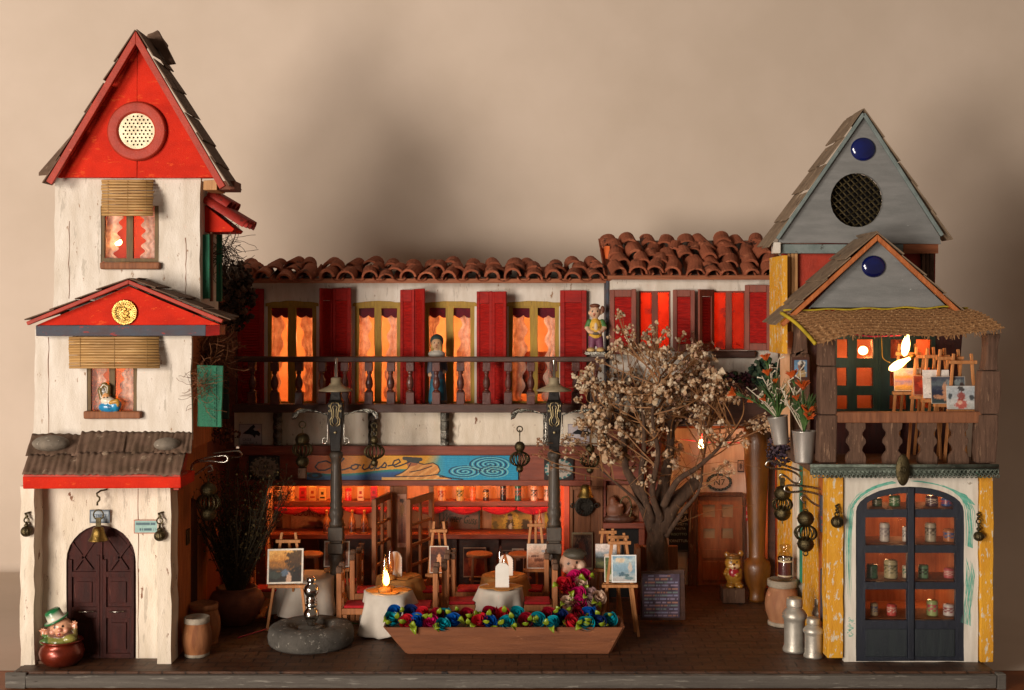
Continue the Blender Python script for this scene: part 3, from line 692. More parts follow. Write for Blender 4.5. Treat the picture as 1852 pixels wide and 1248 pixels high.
# ================= centre building: shop with balcony =================
H2 = thing('row_house', 'long white shop house with tiled roof, red shutters and lit lace-curtained windows behind a balcony', 'house', (-1, 5.6, 0))
df = 5.9      # upper wall
dsf = 5.4     # shop front
wins = [(483, 573), (641, 726), (768, 859), (919, 1012)]
g = G(); rough_plate(g, rect(424, 1097, 508, 748), df, df+.1, [rect(a+1, b-1, 551, 733) for a, b in wins], .8); g.build('wall', 'white', H2)
x0, x1 = X(424, df), X(1097, df); zt, zb = Z(508, df), Z(748, df)
g = G(); roomshell(g, x0, x1, df+.101, 8.0, zb-.02, zt); g.build('room', 'room', H2)
for i, (a, b) in enumerate(wins):
    window2(H2, a, b, 549, 734, df+.01, 'mustard', mull=(15, 13, 14, 14)[i], fr=8, val=True, wob=1.2)
    g = G(); g.plate([(a-3, 549)]+[(a+(b-a)*t/8, 548-3*sin(pi*t/8)-U(0, 1.5)) for t in range(9)]+[(b+3, 549), (b+3, 554), (a-3, 554)], df-.02, df); g.build('lintel', 'mustard', H2)
for px, e in ((500, 22), (560, 22), (660, 20), (735, 26), (800, 26), (880, 20), (965, 22)): bulb_light(P(px, 610, 6.75), e*1.5, (1, .47, .17))
# shutters: boards between two plan points
def shutter(parent, a, da, b, db, t, u, frame='shutter', lou='louvre', th=.05, m=5, t2=None):
    A, Bq = P(a, t, da), P(b, t, db); zt_, zb_ = Z(t, min(da, db)), Z(u, min(da, db))
    ax = Vector((Bq.x-A.x, Bq.y-A.y, 0)); L_ = ax.length; e = ax/L_; nn = Vector((e.y, -e.x, 0))
    if nn.y > 0: nn = -nn
    def pt(s, o, z): return Vector((A.x, A.y, 0))+e*s+nn*o+Vector((0, 0, z))
    def bb(g, s0, s1, o0, o1, z0, z1):
        g.hexa([pt(s, o, z) for z in (z0, z1) for s, o in ((s0, o0), (s1, o0), (s1, o1), (s0, o1))])
    g = G(); f = min(.11, L_*.2); H = zt_-zb_
    bb(g, 0, f, 0, th, zb_, zt_); bb(g, L_-f, L_, 0, th, zb_, zt_+U(-.01, .02))
    bb(g, f, L_-f, 0, th, zt_-.22*H/2.4-.03, zt_); bb(g, f, L_-f, 0, th, zb_, zb_+.16)
    if H > 2: bb(g, f, L_-f, 0, th, zb_+H*.34, zb_+H*.38)
    sh = g.build('shutter', frame, parent, bevel=.012)
    g = G(); z = zb_+.17; bb(g, f, L_-f, .004, th*.35, zb_+.165, zt_-.22*H/2.4-.035)
    while z < zt_-.22*H/2.4-.08:
        q = U(-.004, .004)
        g.hexa([pt(f, .012, z+q), pt(L_-f, .012, z), pt(L_-f, th*.9, z), pt(f, th*.9, z+q), pt(f, .012, z+.035+q), pt(L_-f, .012, z+.035), pt(L_-f, .02, z+.042), pt(f, .02, z+.042+q)])
        z += .062
    g.build('louvres', lou, sh, bevel=.004); return sh
shutter(H2, 430, 5.84, 478, 5.84, 522, 736)
shutter(H2, 577, 5.35, 601, 5.84, 521, 737); shutter(H2, 602, 5.84, 636, 5.66, 521, 737)
shutter(H2, 725, 5.84, 751, 5.72, 524, 737); shutter(H2, 752, 5.80, 769, 5.35, 522, 737)
shutter(H2, 863, 5.80, 891, 5.70, 527, 737); shutter(H2, 892, 5.70, 917, 5.45, 527, 737)
shutter(H2, 1013, 5.84, 1061, 5.80, 525, 740)
# roof: eave board and barrel tiles
g = G(); g.box(X(408, 5.4), X(1098, 5.4), 5.32, 5.46, Z(512, 5.4), Z(504, 5.4), .004); g.build('eave_board', 'woodh', H2, bevel=.01)
g = G(); g.box(X(408, 5.4), X(1097, 5.4), 5.47, 6.0, Z(510, 5.4), Z(506, 5.4)); g.build('soffit', 'woodh', H2)
def tiles(parent, x0, x1, n, rows, d0, z0, dy, dz, r=.20, L_=.62, name='roof_tiles'):
    g = G(); w = (x1-x0)/n
    for k in range(rows):
        for i in range(n):
            xc = x0+w*(i+.5)+U(-.07, .07)+(.07 if k % 2 else -.03); y = d0+dy*k+U(-.05, .05); z = z0+dz*k+U(-.02, .035)
            q = r*U(.88, 1.12); s = L_/math.hypot(dy, dz)
            half_tile(g, (xc, y, z), (xc+U(-.11, .11), y+dy*s, z+dz*s+.01), q, q*.86, .05*U(.9, 1.3), (U(-.12, .12), -dz, dy), 8, U(.7, 1.2))
    # under-tiles, hollow side up
    for i in range(n+1):
        xc = x0+w*i; s = rows+.2
        half_tile(g, (xc, d0+.06, z0+.03), (xc, d0+.06+dy*s, z0+.03+dz*s), r*.75, r*.75, .04, (0, dz, -dy), 5, .6)
    return g.build(name, 'tile', parent, smooth=False, bevel=.012)
tiles(H2, X(424, 5.3), X(1096, 5.3), 18, 3, 5.2, Z(505, 5.2), .46, .115)
g = G(); g.hexa([(X(410, 5.5), 5.5, Z(504, 5.5)), (X(1096, 5.5), 5.5, Z(504, 5.5)), (X(1096, 5.5), 6.6, Z(492, 6.6)), (X(410, 5.5), 6.6, Z(492, 6.6)), (X(410, 5.5), 5.5, Z(502, 5.5)), (X(1096, 5.5), 5.5, Z(502, 5.5)), (X(1096, 5.5), 6.6, Z(490, 6.6)), (X(410, 5.5), 6.6, Z(490, 6.6))]); g.build('roof_deck', 'wood_dark', H2)
g = G(); g.box(X(424, 5.9), X(1096, 5.9), 6.6, 8.0, Z(508, 5.9)+.01, Z(508, 5.9)+.08); g.build('roof_deck', 'wood_dark', H2)
# balcony
db = 5.0
g = G(); g.bx(420, 1096, 731, 746, db-.06, db+.1, .006); g.box(X(420, db), X(1096, db), db+.101, df-.06, Z(744, db), Z(734, db)); g.build('balcony_floor', 'wood_dark', H2, bevel=.01)
g = G(); g.bx(422, 1096, 645, 655, db-.05, db+.07, .006); g.build('balcony_rail', 'wood_dark', H2, bevel=.02)
bal = None
prof = [(.075, 0), (.085, .02), (.05, .05), (.045, .07), (.07, .12), (.085, .2), (.075, .28), (.045, .37), (.038, .42), (.06, .45), (.05, .48), (.062, .5)]
for i, px in enumerate((456, 497, 541, 583, 624, 667, 707, 742, 789, 833, 880, 919, 960, 1001, 1041, 1077)):
    g = G(); zb_, zt_ = Z(731, db), Z(655, db); xc = X(px, db)
    g.box(xc-.09, xc+.09, db-.08, db+.09, zb_, zb_+.27, .004); g.box(xc-.085, xc+.085, db-.08, db+.085, zt_-.2, zt_, .004)
    s = (zt_-.2-zb_-.27)/.5; g.lathe([(r, z*s) for r, z in prof], (xc+U(-.01, .01), db, zb_+.27), 14)
    g.build('baluster', 'baluster', H2, smooth=False, bevel=.012)
# white band, metal brackets, fascia
g = G(); rough_plate(g, rect(424, 1097, 744, 808), 5.62, 5.9, (), .8); g.build('wall', 'white_low', H2)
for px in (504, 675, 805, 990):
    g = G()
    pts = []
    for i in range(26):
        t = i/25; pts.append(P(px, 746+58*t, 5.55)+Vector((0, -.05-.10*abs(sin(t*pi*3.5)), 0)))
    for a, b in zip(pts, pts[1:]): g.bar(a, b, .19, .02, up=(1, 0, 0)) if 0 else g.hexa([(a.x-.1, a.y-.012, a.z), (a.x+.1, a.y-.012, a.z), (a.x+.1, a.y+.012, a.z), (a.x-.1, a.y+.012, a.z), (b.x-.1, b.y-.012, b.z), (b.x+.1, b.y-.012, b.z), (b.x+.1, b.y+.012, b.z), (b.x-.1, b.y+.012, b.z)])
    g.build('bracket', 'pewter', H2, smooth=True)
g = G(); g.bx(432, 1068, 807, 823, dsf-.06, dsf+.2, .004); g.bx(432, 1068, 869, 879, dsf-.04, dsf+.2, .004); g.bx(432, 1068, 823.3, 868.7, dsf+.02, dsf+.2, .002); g.build('fascia', 'wood_red', H2, bevel=.01)
g = G(); g.bx(456, 481, 879.3, 1090, dsf, dsf+.2, .006); g.build('post', 'wood_red', H2, bevel=.01)
g = G(); g.bx(1020, 1030, 879.3, 1090, dsf, dsf+2.0); g.build('post', 'room_red', H2, bevel=.01)
g = G(); g.bx(1031, 1068, 879.3, 1088, dsf+.02, dsf+.25); g.bx(1068.5, 1091, 808, 1088, dsf+.02, dsf+.25); g.bx(1031, 1036, 880, 1088, dsf-.03, dsf+.02); g.bx(1082, 1090, 880, 1088, dsf-.03, dsf+.02); g.bx(1036.3, 1081.7, 880, 886, dsf-.03, dsf+.02); g.build('panel', 'wood', H2, bevel=.008)
# shop interior
sx0, sx1 = X(470, dsf), X(1022, dsf)
g = G(); g.box(sx0, sx1, 7.3, 7.4, 0, 3.3); g.box(sx0-.08, sx0, dsf+.2, 7.4, 0, 3.3); g.build('back_wall', mat('shop_wall', 'c08a66', 'a8714e', 2, V3), H2)
g = G(); g.box(sx0, sx1+.1, dsf+.21, 7.29, 3.32, 3.4); g.build('ceiling', 'room', H2)
zs1 = Z(905, 7.0); zs2 = Z(962, 6.6)
def shelf(x0, x1, z, y0, y1, h, m='wood_red'):
    g = G(); g.box(x0, x1, y0, y1, z-h, z, .003); return g.build('shelf', m, H2, bevel=.01)
zA = Z(906, 6.9); zB = Z(965, 6.6)
shelf(sx0+.01, sx1-.01, zA, 6.85, 7.29, .12); shelf(sx0+.01, sx1-.01, zB, 6.5, 7.29, .11)
g = G(); g.box(sx0+.01, sx1-.01, 6.9, 6.95, 0.0, zB-.12); 
for px in (574, 672, 822, 898): g.box(X(px, 6.8)-.05, X(px, 6.8)+.05, 6.8, 6.9, 0, zB-.115)
g.build('bar_counter', 'wood_dark', H2)
# swag of dark red ribbon under the top shelf
g = G()
for i in range(9):
    a = sx0+.05+i*.82
    if a+.8 > sx1: break
    g.sheet(lambda u, v, a=a: (a+.8*u, 6.82-.03*v, zA-.11-.02-(.06+.12*sin(pi*u))*v), 12, 3)
g.build('ribbon_swag', 'velvet', H2, smooth=True, solid=.01)
bulb_light((X(560, 7), 6.7, 3.22), 64); bulb_light((X(700, 7), 6.5, 3.2), 60); bulb_light((X(850, 7), 6.7, 3.22), 64); bulb_light((X(980, 7), 6.6, 3.2), 24)
bulb_light((X(620, 7), 5.9, 2.0), 20, (1, .40, .11)); bulb_light((X(880, 7), 5.9, 2.2), 20, (1, .40, .11))
# opened glazed doors
def leaf(a, da, b, db_, t, u, cols=2, rows=4):
    A, Bq = P(a, t, da), P(b, t, db_); z1, z0 = Z(t, max(da, db_)), .04
    ax = Vector((Bq.x-A.x, Bq.y-A.y, 0)); L_ = ax.length; e = ax/L_; nn = Vector((e.y, -e.x, 0))
    def pt(s, o, z): return Vector((A.x, A.y, 0))+e*s+nn*o+Vector((0, 0, z))
    def bb(g, s0, s1, o0, o1, za, zb_): g.hexa([pt(s, o, z) for z in (za, zb_) for s, o in ((s0, o0), (s1, o0), (s1, o1), (s0, o1))])
    g = G(); f = .1
    bb(g, 0, f, -.05, .05, z0, z1); bb(g, L_-f, L_, -.05, .05, z0, z1); bb(g, f, L_-f, -.04, .04, z1-.14, z1); bb(g, f, L_-f, -.04, .04, z0, z0+.5)
    for c in range(1, cols): bb(g, L_*c/cols-.035, L_*c/cols+.035, -.03, .03, z0+.5, z1-.14)
    for r in range(1, rows): z = z0+.5+(z1-z0-.64)*r/rows; bb(g, f, L_-f, -.028, .028, z-.03, z+.03)
    o = g.build('glazed_door', 'wood', H2, bevel=.008)
    g = G(); bb(g, f*.8, L_-f*.8, -.006, .006, z0+.4, z1-.1); g.build('pane', 'clear', o)
leaf(676, 4.3, 706, 5.36, 890, 1090); leaf(738, 4.3, 782, 5.38, 890, 1090)
g = G(); g.bx(707, 736, 879.6, 1084, 5.44, 5.5); g.build('panel', 'wood', H2, bevel=.006)
g = G(); g.bx(705, 712, 879.5, 1088, 5.42, 5.5); g.bx(776, 784, 879.5, 1088, 5.42, 5.5); g.build('door_post', 'wood', H2, bevel=.006)

# ================= right part with red-paned windows =================
H3 = thing('gallery_house', 'white upper storey with stepped terracotta roof and red-paned windows over a dim recessed porch', 'house', (4, 5.4, 0))
d3 = 5.3
ww = [(1155, 1214), (1286, 1350)]
g = G(); rough_plate(g, [(1101, 505), (1407, 495), (1407, 770), (1101, 770)], d3, d3+.1, [rect(a+1, b-1, 526, 634) for a, b in ww], .7); g.build('wall', 'white', H3)
g = G(); g.box(X(1096, d3), X(1100.5, d3), d3-.04, d3+.6, Z(770, d3), Z(508, d3)); g.build('corner_strip', 'blueband', H3)
x0, x1 = X(1101, d3), X(1407, d3)
g = G(); roomshell(g, x0, x1, d3+.101, 7.2, Z(700, d3), Z(510, d3)); g.build('room', 'room', H3)
M['red_film'] = mat('red_film', 'f07a58', 'e26a4c', 3, (1, 1, 1), .3, .15, sub=.9, spots=('c87068', .6, 2.2), spots2=('8a1c28', .62, 1.6, (1, 1, 2)))
for (a, b) in ww:
    o = window2(H3, a, b, 525, 635, d3+.01, 'shutter_frame', mull=11, fr=4, cur=False, pane='red_film', wob=.5)
bulb_light(P(1194, 524, 5.62), 6, (1, .74, .38)); bulb_light(P(1200, 560, 6.6), 30, (1, .7, .4)); bulb_light(P(1302, 535, 5.75), 2.6, (1, .6, .4))
g = G(); g.bx(1289, 1368, 635, 648, d3-.14, d3, .01); g.build('sill', 'wood_dark', H3, bevel=.03, seg=3)
shutter(H3, 1103, 5.22, 1151, 5.10, 524, 641, 'shutter_frame'); shutter(H3, 1217, 5.24, 1257, 5.15, 524, 636, 'shutter_frame')
shutter(H3, 1262, 4.85, 1289, 5.25, 523, 636, 'shutter_frame'); shutter(H3, 1348, 5.24, 1396, 4.95, 515, 634, 'shutter_frame')
g = G(); g.box(X(1099, 5.1), X(1409, 5.1), 5.02, 5.14, Z(506, 5.1), Z(498, 5.1), .004); g.box(X(1099, 5.1), X(1409, 5.1), 5.15, 5.5, Z(504, 5.1), Z(499, 5.1)); g.build('eave_board', 'woodh', H3, bevel=.01)
tiles(H3, X(1104, 5.0), X(1410, 5.0), 9, 5, 4.98, Z(497, 5.0), .34, .17, .20, .46)
g = G(); r0 = P(1098, 500, 5.15); r1 = P(1408, 500, 5.15); r2 = P(1408, 500, 5.15)+Vector((0, 1.7, .85)); r3 = P(1098, 500, 5.15)+Vector((0, 1.7, .85))
g.hexa([r0, r1, r2, r3, r0+Vector((0, 0, .05)), r1+Vector((0, 0, .05)), r2+Vector((0, 0, .05)), r3+Vector((0, 0, .05))]); g.build('roof_deck', 'wood_dark', H3)
g = G(); a = P(1093, 500, 6.2); g.box(a.x, a.x+.1, 5.9, 6.75, a.z-.2, Z(446, 6.2)); g.build('gable_end', 'orange', H3)
g = G(); g.box(x0, x1, 7.2, 7.3, 0, Z(470, 6.7)); g.build('wall', 'white_low', H3)
# dark curved ledge over the porch
g = G(); n = 20
top = [(1222+(1430-1222)*i/n, 706-14*sin(pi*i/n)) for i in range(n+1)]; bot = [(1430-(1430-1222)*i/n, 772-4*sin(pi*i/n)) for i in range(n+1)]
g.plate(top+bot, 4.7, d3-.01); g.build('ledge', 'wood_dark', H3, bevel=.02)
g = G(); g.bx(1101, 1222, 745, 775, d3-.3, d3-.01); g.build('ledge', 'wood_dark', H3)
# porch behind: wall with panelled door
dpw = 6.95
dr = rect(1262, 1344, 897, 1058)
pw = mat('porch_wall', 'c9bfb2', 'b3a698', 1.5, V3, .7, .4, spots=('8a7a68', .68, 5))
g = G(); rough_plate(g, rect(1198, 1400, 740, 1060), dpw, dpw+.1, [dr], .6); g.build('wall', pw, H3)
g = G(); g.box(X(1101, d3), X(1420, d3), d3+.02, dpw, Z(775, d3)-.0, Z(775, d3)+.06); g.build('porch_ceiling', 'orange', H3)
g = G(); g.box(X(1198, 6.9)-.06, X(1198, 6.9), 5.71, dpw, 0, Z(775, d3)); g.build('wall', 'wood', H3)
g = G(); g.bx(1245, 1262, 893, 1062, dpw-.1, dpw); g.bx(1344, 1349, 893, 1060, dpw-.08, dpw); g.bx(1262.3, 1343.7, 891, 898, dpw-.08, dpw); g.build('door_frame', 'wood_old', H3, bevel=.01)
M['doortan'] = mat('tan_door', 'a8683e', '8a5230', 2, V3, .55, .35)
hs = [rect(1271, 1293, 913, 936), rect(1305, 1326, 913, 936), rect(1272, 1293, 956, 974), rect(1305, 1326, 956, 974)]
g = G(); rough_plate(g, rect(1263, 1343, 898, 1058), dpw+.02, dpw+.08, hs, .6, 12); pd = g.build('door', 'doortan', H3, bevel=.01)
g = G()
for a, b, t, u in ((1271, 1326, 994, 1010), (1271, 1296, 1016, 1050), (1302, 1326, 1016, 1050)): g.bx(a, b, t, u, dpw-.0, dpw+.018, .003)
g.build('panelling', 'doortan', pd, bevel=.01)
M['frost'] = mat('frosted_pane', 'a58866', '957a5a', 3, rough=.4, bump=.1)
for h in hs:
    g = G(); g.bx(h[0][0]-1, h[2][0]+1, h[1][1]-1, h[0][1]+1, dpw+.06, dpw+.07); g.build('pane', 'frost', pd)
# left part of the porch: panelled corner with dark picture niche
g = G(); g.bx(1091, 1166, 810, 870, 5.42, 5.6); g.bx(1091, 1166, 946, 956, 5.2, 5.6); g.bx(1091, 1096, 870, 1088, 5.42, 5.6); g.bx(1156, 1166, 870, 1088, 5.42, 5.6); g.build('cabinet', 'wood_red', H3, bevel=.01)
g = G(); g.bx(1096, 1196, 776, 1085, 5.62, 5.7); g.build('panel', 'wood_red', H3)
g = G(); g.bx(1097, 1156, 956, 1080, 5.55, 5.6); g.build('cabinet_back', 'black', H3)
# turned amber column
g = G(); cz = lambda py: Z(py, 5.4)
g.lathe([(.17, 0), (.2, .06), (.17, .14), (.18, .26), (.25, .42), (.30, .62), (.31, .78), (.28, .9), (.19, .97), (.18, 1.05), (.19, 1.5), (.23, 2.4), (.28, 3.2), (.30, 3.6), (.29, 4.0)], (X(1368, 5.4), 5.35, 0), 28)
tag(g.build('column', 'amberglaze', None, origin=(X(1368, 5.4), 5.35, 0), smooth=True), 'glossy amber glazed column flaring upward from a bulbous foot beside the porch door', 'column')
g = G(); g.bx(1390, 1402, 772, 1090, 5.5, 5.6); g.build('post', 'wood_dark', H3)
# ================= right tower: shop, balcony and two grey gables =================
H4 = thing('corner_house', 'yellow and white corner house with two grey gables and a navy arched shop front', 'house', (7.3, .7, 0))
dw = .6
fr_out = [(1548, 1196)]+[(1646-98*cos(pi*i/16), 925-45*sin(pi*i/16)) for i in range(17)]+[(1744, 1196)]
g = G(); rough_plate(g, rect(1526, 1769, 862, 1197), dw, dw+.12, [fr_out], .8)
WG = mat('white_green_strokes', 'ddd6c8', 'cbc3b4', 1.4, V3, .7, .4, spots2=('a59a88', .66, 4))
g.build('wall', WG, H4)
g = G()      # loose turquoise brush marks round the arch
def brush(path, w, n):
    for _ in range(n):
        o1 = random.gauss(0, w*.5); m = len(path)-1; a = R()*m; L0 = U(.15, .5)*m; hw = U(.25, .7); h_ = U(.001, .004); pts = []
        for i in range(9):
            t = min(m-1e-3, a+L0*i/8); k_ = int(t); f = t-k_; pts.append((path[k_][0]*(1-f)+path[k_+1][0]*f+o1+noise.noise(Vector((t*2, o1, 3)))*1.5, path[k_][1]*(1-f)+path[k_+1][1]*f+o1*.4))
        for i in range(8):
            (x0, y0), (x1, y1) = pts[i], pts[i+1]; L_ = math.hypot(x1-x0, y1-y0)
            if L_ < .05: continue
            wa, wb = hw*sin(pi*(i+.3)/8.6)+.05, hw*sin(pi*(i+1.3)/9.6)+.05; nx, ny = -(y1-y0)/L_, (x1-x0)/L_
            vs = [g.bm.verts.new(P(x, y, dw)-Vector((0, h_, 0))) for x, y in ((x0-nx*wa, y0-ny*wa), (x1-nx*wb, y1-ny*wb), (x1+nx*wb, y1+ny*wb), (x0+nx*wa, y0+ny*wa))]; g.bm.faces.new(vs)
ar = [(1646-108*cos(pi*i/24), 928-58*sin(pi*i/24)) for i in range(25)]
brush([(1538, 1100), (1536, 1040), (1535, 980), (1537, 940)]+ar[1:9], 5, 60); brush(ar[4:11], 4, 34); brush(ar[12:22], 4, 30); brush(ar[15:24]+[(1756, 950), (1755, 990)], 8, 60)
brush([(1752, 1010), (1757, 1040), (1754, 1070), (1750, 1100), (1750, 1130)], 8, 60); brush([(1700, 876), (1720, 884), (1740, 893), (1754, 910)], 9, 60)
for i in range(60): y = U(1118, 1152); x = U(1528, 1536); brush([(x, y), (x+6, y+U(-2, 2)), (x+11, y+U(-2, 2))], .5, 1)
g.build('brush_marks', mat('turquoise_wash', '4a9a84', '7ab8a4', 4, (3, 3, 3), .7, .1), H4, keepn=True)
g = G(); rough_plate(g, rect(1496, 1525.5, 862, 1190), dw-.06, dw+.3, (), 1.2); g.build('corner_post', 'yellow', H4, bevel=.015)
g = G(); rough_plate(g, rect(1773, 1797, 862, 1198), dw-.06, dw+.3, (), 1.2); g.build('corner_post', 'yellow', H4, bevel=.015)
# navy shop front
holes = []
for x0, x1 in ((1565, 1641), (1655, 1728)):
    for t, u in ((936, 986), (1000, 1053), (1066, 1122)): holes.append(rect(x0, x1, t, u))
def top_hole(x0, x1):
    n = 10; f = lambda x: 925-33*sqrt(max(0, 1-((x-1646)/88)**2))
    return [(x0, 921)]+[(x0+(x1-x0)*i/n, min(919, f(x0+(x1-x0)*i/n))) for i in range(n+1)]+[(x1, 921)]
holes += [top_hole(1568, 1641), top_hole(1655, 1725)]
g = G(); rough_plate(g, fr_out, dw+.02, dw+.1, holes, .4); sf = g.build('shop_front', 'navy', H4, bevel=.008)
g = G(); 
for x0, x1 in ((1566, 1641), (1655, 1727)): g.bx(x0, x1, 1138, 1188, dw+.0, dw+.02, .002)
g.build('panel', 'navy_panel', sf, bevel=.01)
g = G(); g.bx(1642, 1654, 882, 1194, dw-.02, dw+.02); g.build('meeting_rail', 'navy', sf, bevel=.012)
g = G(); g.bx(1562, 1731, 884, 1125, dw+.06, dw+.07); g.build('pane', 'clear', sf)
# shop interior
rz0, rz1 = Z(1126, dw), Z(868, dw)
M['shop_in'] = mat('shop_interior', 'b8744a', '9c5a36', 2, V3, .7, .3)
g = G(); roomshell(g, X(1540, dw), X(1752, dw), dw+.13, 2.3, rz0-.05, rz1); g.build('room', 'shop_in', H4)
for y in (921, 986, 1053, 1122):
    g = G(); g.box(X(1544, dw), X(1748, dw), dw+.14, 1.5, Z(y+3, dw), Z(y, dw)); g.build('shelf', 'wood', H4)
for px, y, e in ((1600, 880, 3.2), (1695, 880, 3.2), (1640, 945, 2.6), (1610, 1010, 1.3), (1690, 1075, 1.4)): bulb_light((X(px, 1.3), 1.75, Z(y, 1.2)), e*2.4, (1, .50, .22))
# side wall of boards
zf = Z(842, .35); xs = 6.0
g = G()
for a, b, m in ((1.62, 3.08, 'yellow'), (3.86, 5.4, 'yellow'), (5.42, 6.9, 'orange'), (3.36, 3.84, 'white_low')):
    g = G(); n = 6; pts = []
    g.box(xs-.04*R(), xs+.1, a, b, 0, zf-.06, .015); g.build('side_board', m, H4, bevel=.015)
g = G(); g.box(xs-.02, xs+.1, 3.1, 3.34, .9, zf-.06, .01); g.build('side_board', mat('sea_green_paint', '2a8a6e', '1f6f5a', 3), H4)
g = G(); g.box(5.93, 6.1, .93, 1.58, 0, zf-.06, .01); g.build('side_frame', 'orangewood', H4, bevel=.01)
g = G(); g.box(5.90, 5.94, 1.2, 1.35, 2.3, 3.0); g.box(5.9, 5.94, 1.1, 1.3, .6, 1.6); g.build('side_strip', 'blueband', H4, bevel=.01)
g = G(); g.box(X(1797, dw)-.12, X(1797, dw), dw+.3, 6.9, 0, zf-.1); g.box(6.1, X(1797, dw)-.12, 6.8, 6.9, 0, zf-.1); g.build('wall', 'wood', H4)
# balcony floor and lace trim
g = G(); g.hexa([(X(1466, .3), .3, zf-.12), (X(1806, .3), .3, zf-.12), (X(1806, .3), 6.9, zf-.12), (5.75, 6.9, zf-.12), (X(1466, .3), .3, zf), (X(1806, .3), .3, zf), (X(1806, .3), 6.9, zf), (5.75, 6.9, zf)]); g.build('balcony_floor', 'wood_old', H4, bevel=.01)
g = G(); g.bx(1466, 1807, 840, 846, .22, .29); g.bx(1466, 1807, 847, 859, .25, .29)
for i in range(43):
    px = 1471+i*7.9; c0 = P(px, 853, .235)
    g.ring(c0, .035, .014, 10, 5); g.ball(c0+Vector((.04, .01, .03)), .014, 6); g.ring(P(px+2, 861, .24), .03, .012, 8, 4)
g.build('lace_trim', 'lace', H4, smooth=True)
# timber posts of stacked blocks
def blocks(pts, d, w=.3, m='wood_old'):
    g = G()
    for (a, b, t, u, lean, wst) in pts:
        z0, z1 = Z(u, d), Z(t, d); xa, xb = X(a, d), X(b, d); n = 6; poly = []
        for i in range(n+1): v = i/n; poly.append((xa+lean*v*.01+wst*sin(pi*v)*.01, z0+(z1-z0)*v))
        for i in range(n, -1, -1): v = i/n; poly.append((xb+lean*v*.01-wst*sin(pi*v)*.01, z0+(z1-z0)*v))
        g.prism(poly, d, d+w)
    g.build('post', m, H4, bevel=.03)
blocks([(1481, 1513, 751, 837, 2, 0), (1484, 1514, 663, 750, 0, -1), (1483, 1513, 596, 662, 0, 1)], .4)
blocks([(1766, 1802, 750, 838, 5, -1), (1773, 1808, 671, 749, 3, -2), (1780, 1806, 604, 670, 5, 3)], .4)
blocks([(1436, 1466, 640, 838, -2, -1), (1436, 1462, 585, 640, 3, 3)], 2.0)
# railing
g = G(); g.bx(1513, 1776, 745, 765, .42, .56, .008); g.build('balcony_rail', 'wood', H4, bevel=.012)
g = G(); g.hexa([(X(1462, 2.0), 2.0, Z(735, 2)), (X(1482, .7), .7, Z(752, .7)), (X(1482, .7)+.1, .7, Z(752, .7)), (X(1462, 2)+.1, 2, Z(735, 2)), (X(1462, 2.0), 2.0, Z(725, 2)), (X(1482, .7), .7, Z(742, .7)), (X(1482, .7)+.1, .7, Z(742, .7)), (X(1462, 2)+.1, 2, Z(725, 2))]); g.build('balcony_rail', 'wood', H4)
for cx in (1549, 1615, 1678, 1735):
    prof = [(17, 0), (17, 10), (11, 17), (11, 22), (17, 30), (17, 36), (12, 43), (10, 50), (15, 56), (18, 62), (18, 74)]
    L_ = [(cx-w+U(-.7, .7), 765+y) for w, y in prof]; Rr = [(cx+w+U(-.7, .7), 765+y) for w, y in prof][::-1]
    g = G(); g.plate(L_+Rr, .44, .54); g.build('baluster', 'wood_old', H4, bevel=.012)
# back wall of the balcony with green door, room behind
db4 = 2.2
gh = []
for x0, x1 in ((1513, 1533), (1550, 1580), (1610, 1640), (1656, 1685)):
    for t, u in ((614, 648), (665, 698), (715, 739)): gh.append(rect(x0+U(-1, 1), x1+U(-1, 1), t, u+U(-1, 1)))
wl = [(1440, 560), (1735, 560), (1742, 600), (1738, 640), (1733, 835), (1440, 835)]
g = G(); rough_plate(g, wl, db4, db4+.1, [rect(1502, 1690, 600, 755)], .5); g.build('wall', 'mahog', H4)
g = G(); rough_plate(g, rect(1500, 1692, 598, 756), db4-.03, db4+.05, gh, .5, 20); gd = g.build('green_door', 'dkgreen', H4, bevel=.012)
g = G(); g.bx(1504, 1688, 605, 748, db4+.0, db4+.01); g.build('pane', glass('rosy_glass', (1, .72, .64), .05, .1), gd)
g = G(); g.bx(1590, 1594, 602, 752, db4-.05, db4-.03); g.build('meeting_rail', 'dkgreen', gd)
g = G(); roomshell(g, X(1445, db4), X(1735, db4), db4+.11, 3.9, Z(834, db4), Z(562, db4)); g.build('room', 'room', H4)
g = G(); g.sheet(lambda u, v: (X(1575+60*u, 3), 3.0+.05*sin(u*20), Z(600+150*v, 3)), 24, 4); g.build('curtain', 'lacecurtain', H4, smooth=True, solid=.01)
bulb_light(P(1560, 640, 3.2), 12, (1, .48, .2)); bulb_light(P(1670, 620, 3.4), 9, (1, .42, .16))
lb = G(); lb.ball(P(1561, 634, 2.7), (.10, .07, .09), 12); tag(lb.build('light_bulb', 'hot', None, origin=P(1561, 634, 2.7), smooth=True), 'round glowing bulb seen through the top middle pane of the green balcony door', 'light bulb')
# dark beam over the balcony
g = G(); g.bx(1466, 1745, 556, 563, .95, 2.1); g.build('ceiling_board', 'shutter', H4)
# small gable
ds = .95
g = G(); rough_plate(g, [(1462, 559), (1584, 432), (1716, 559)], ds, ds+.08, (), .5); g.build('gable', 'greywall', H4)
gable_roof(H4, (1587, 424), (1412, 585), (1746, 570), .78, 2.15, 'corr_l', 4, board='orangewood', bw=8)
g = G(); g.ball(P(1580, 482, ds-.0), (.23, .09, .21), 24); g.build('glass_boss', 'lens', H4, smooth=True)
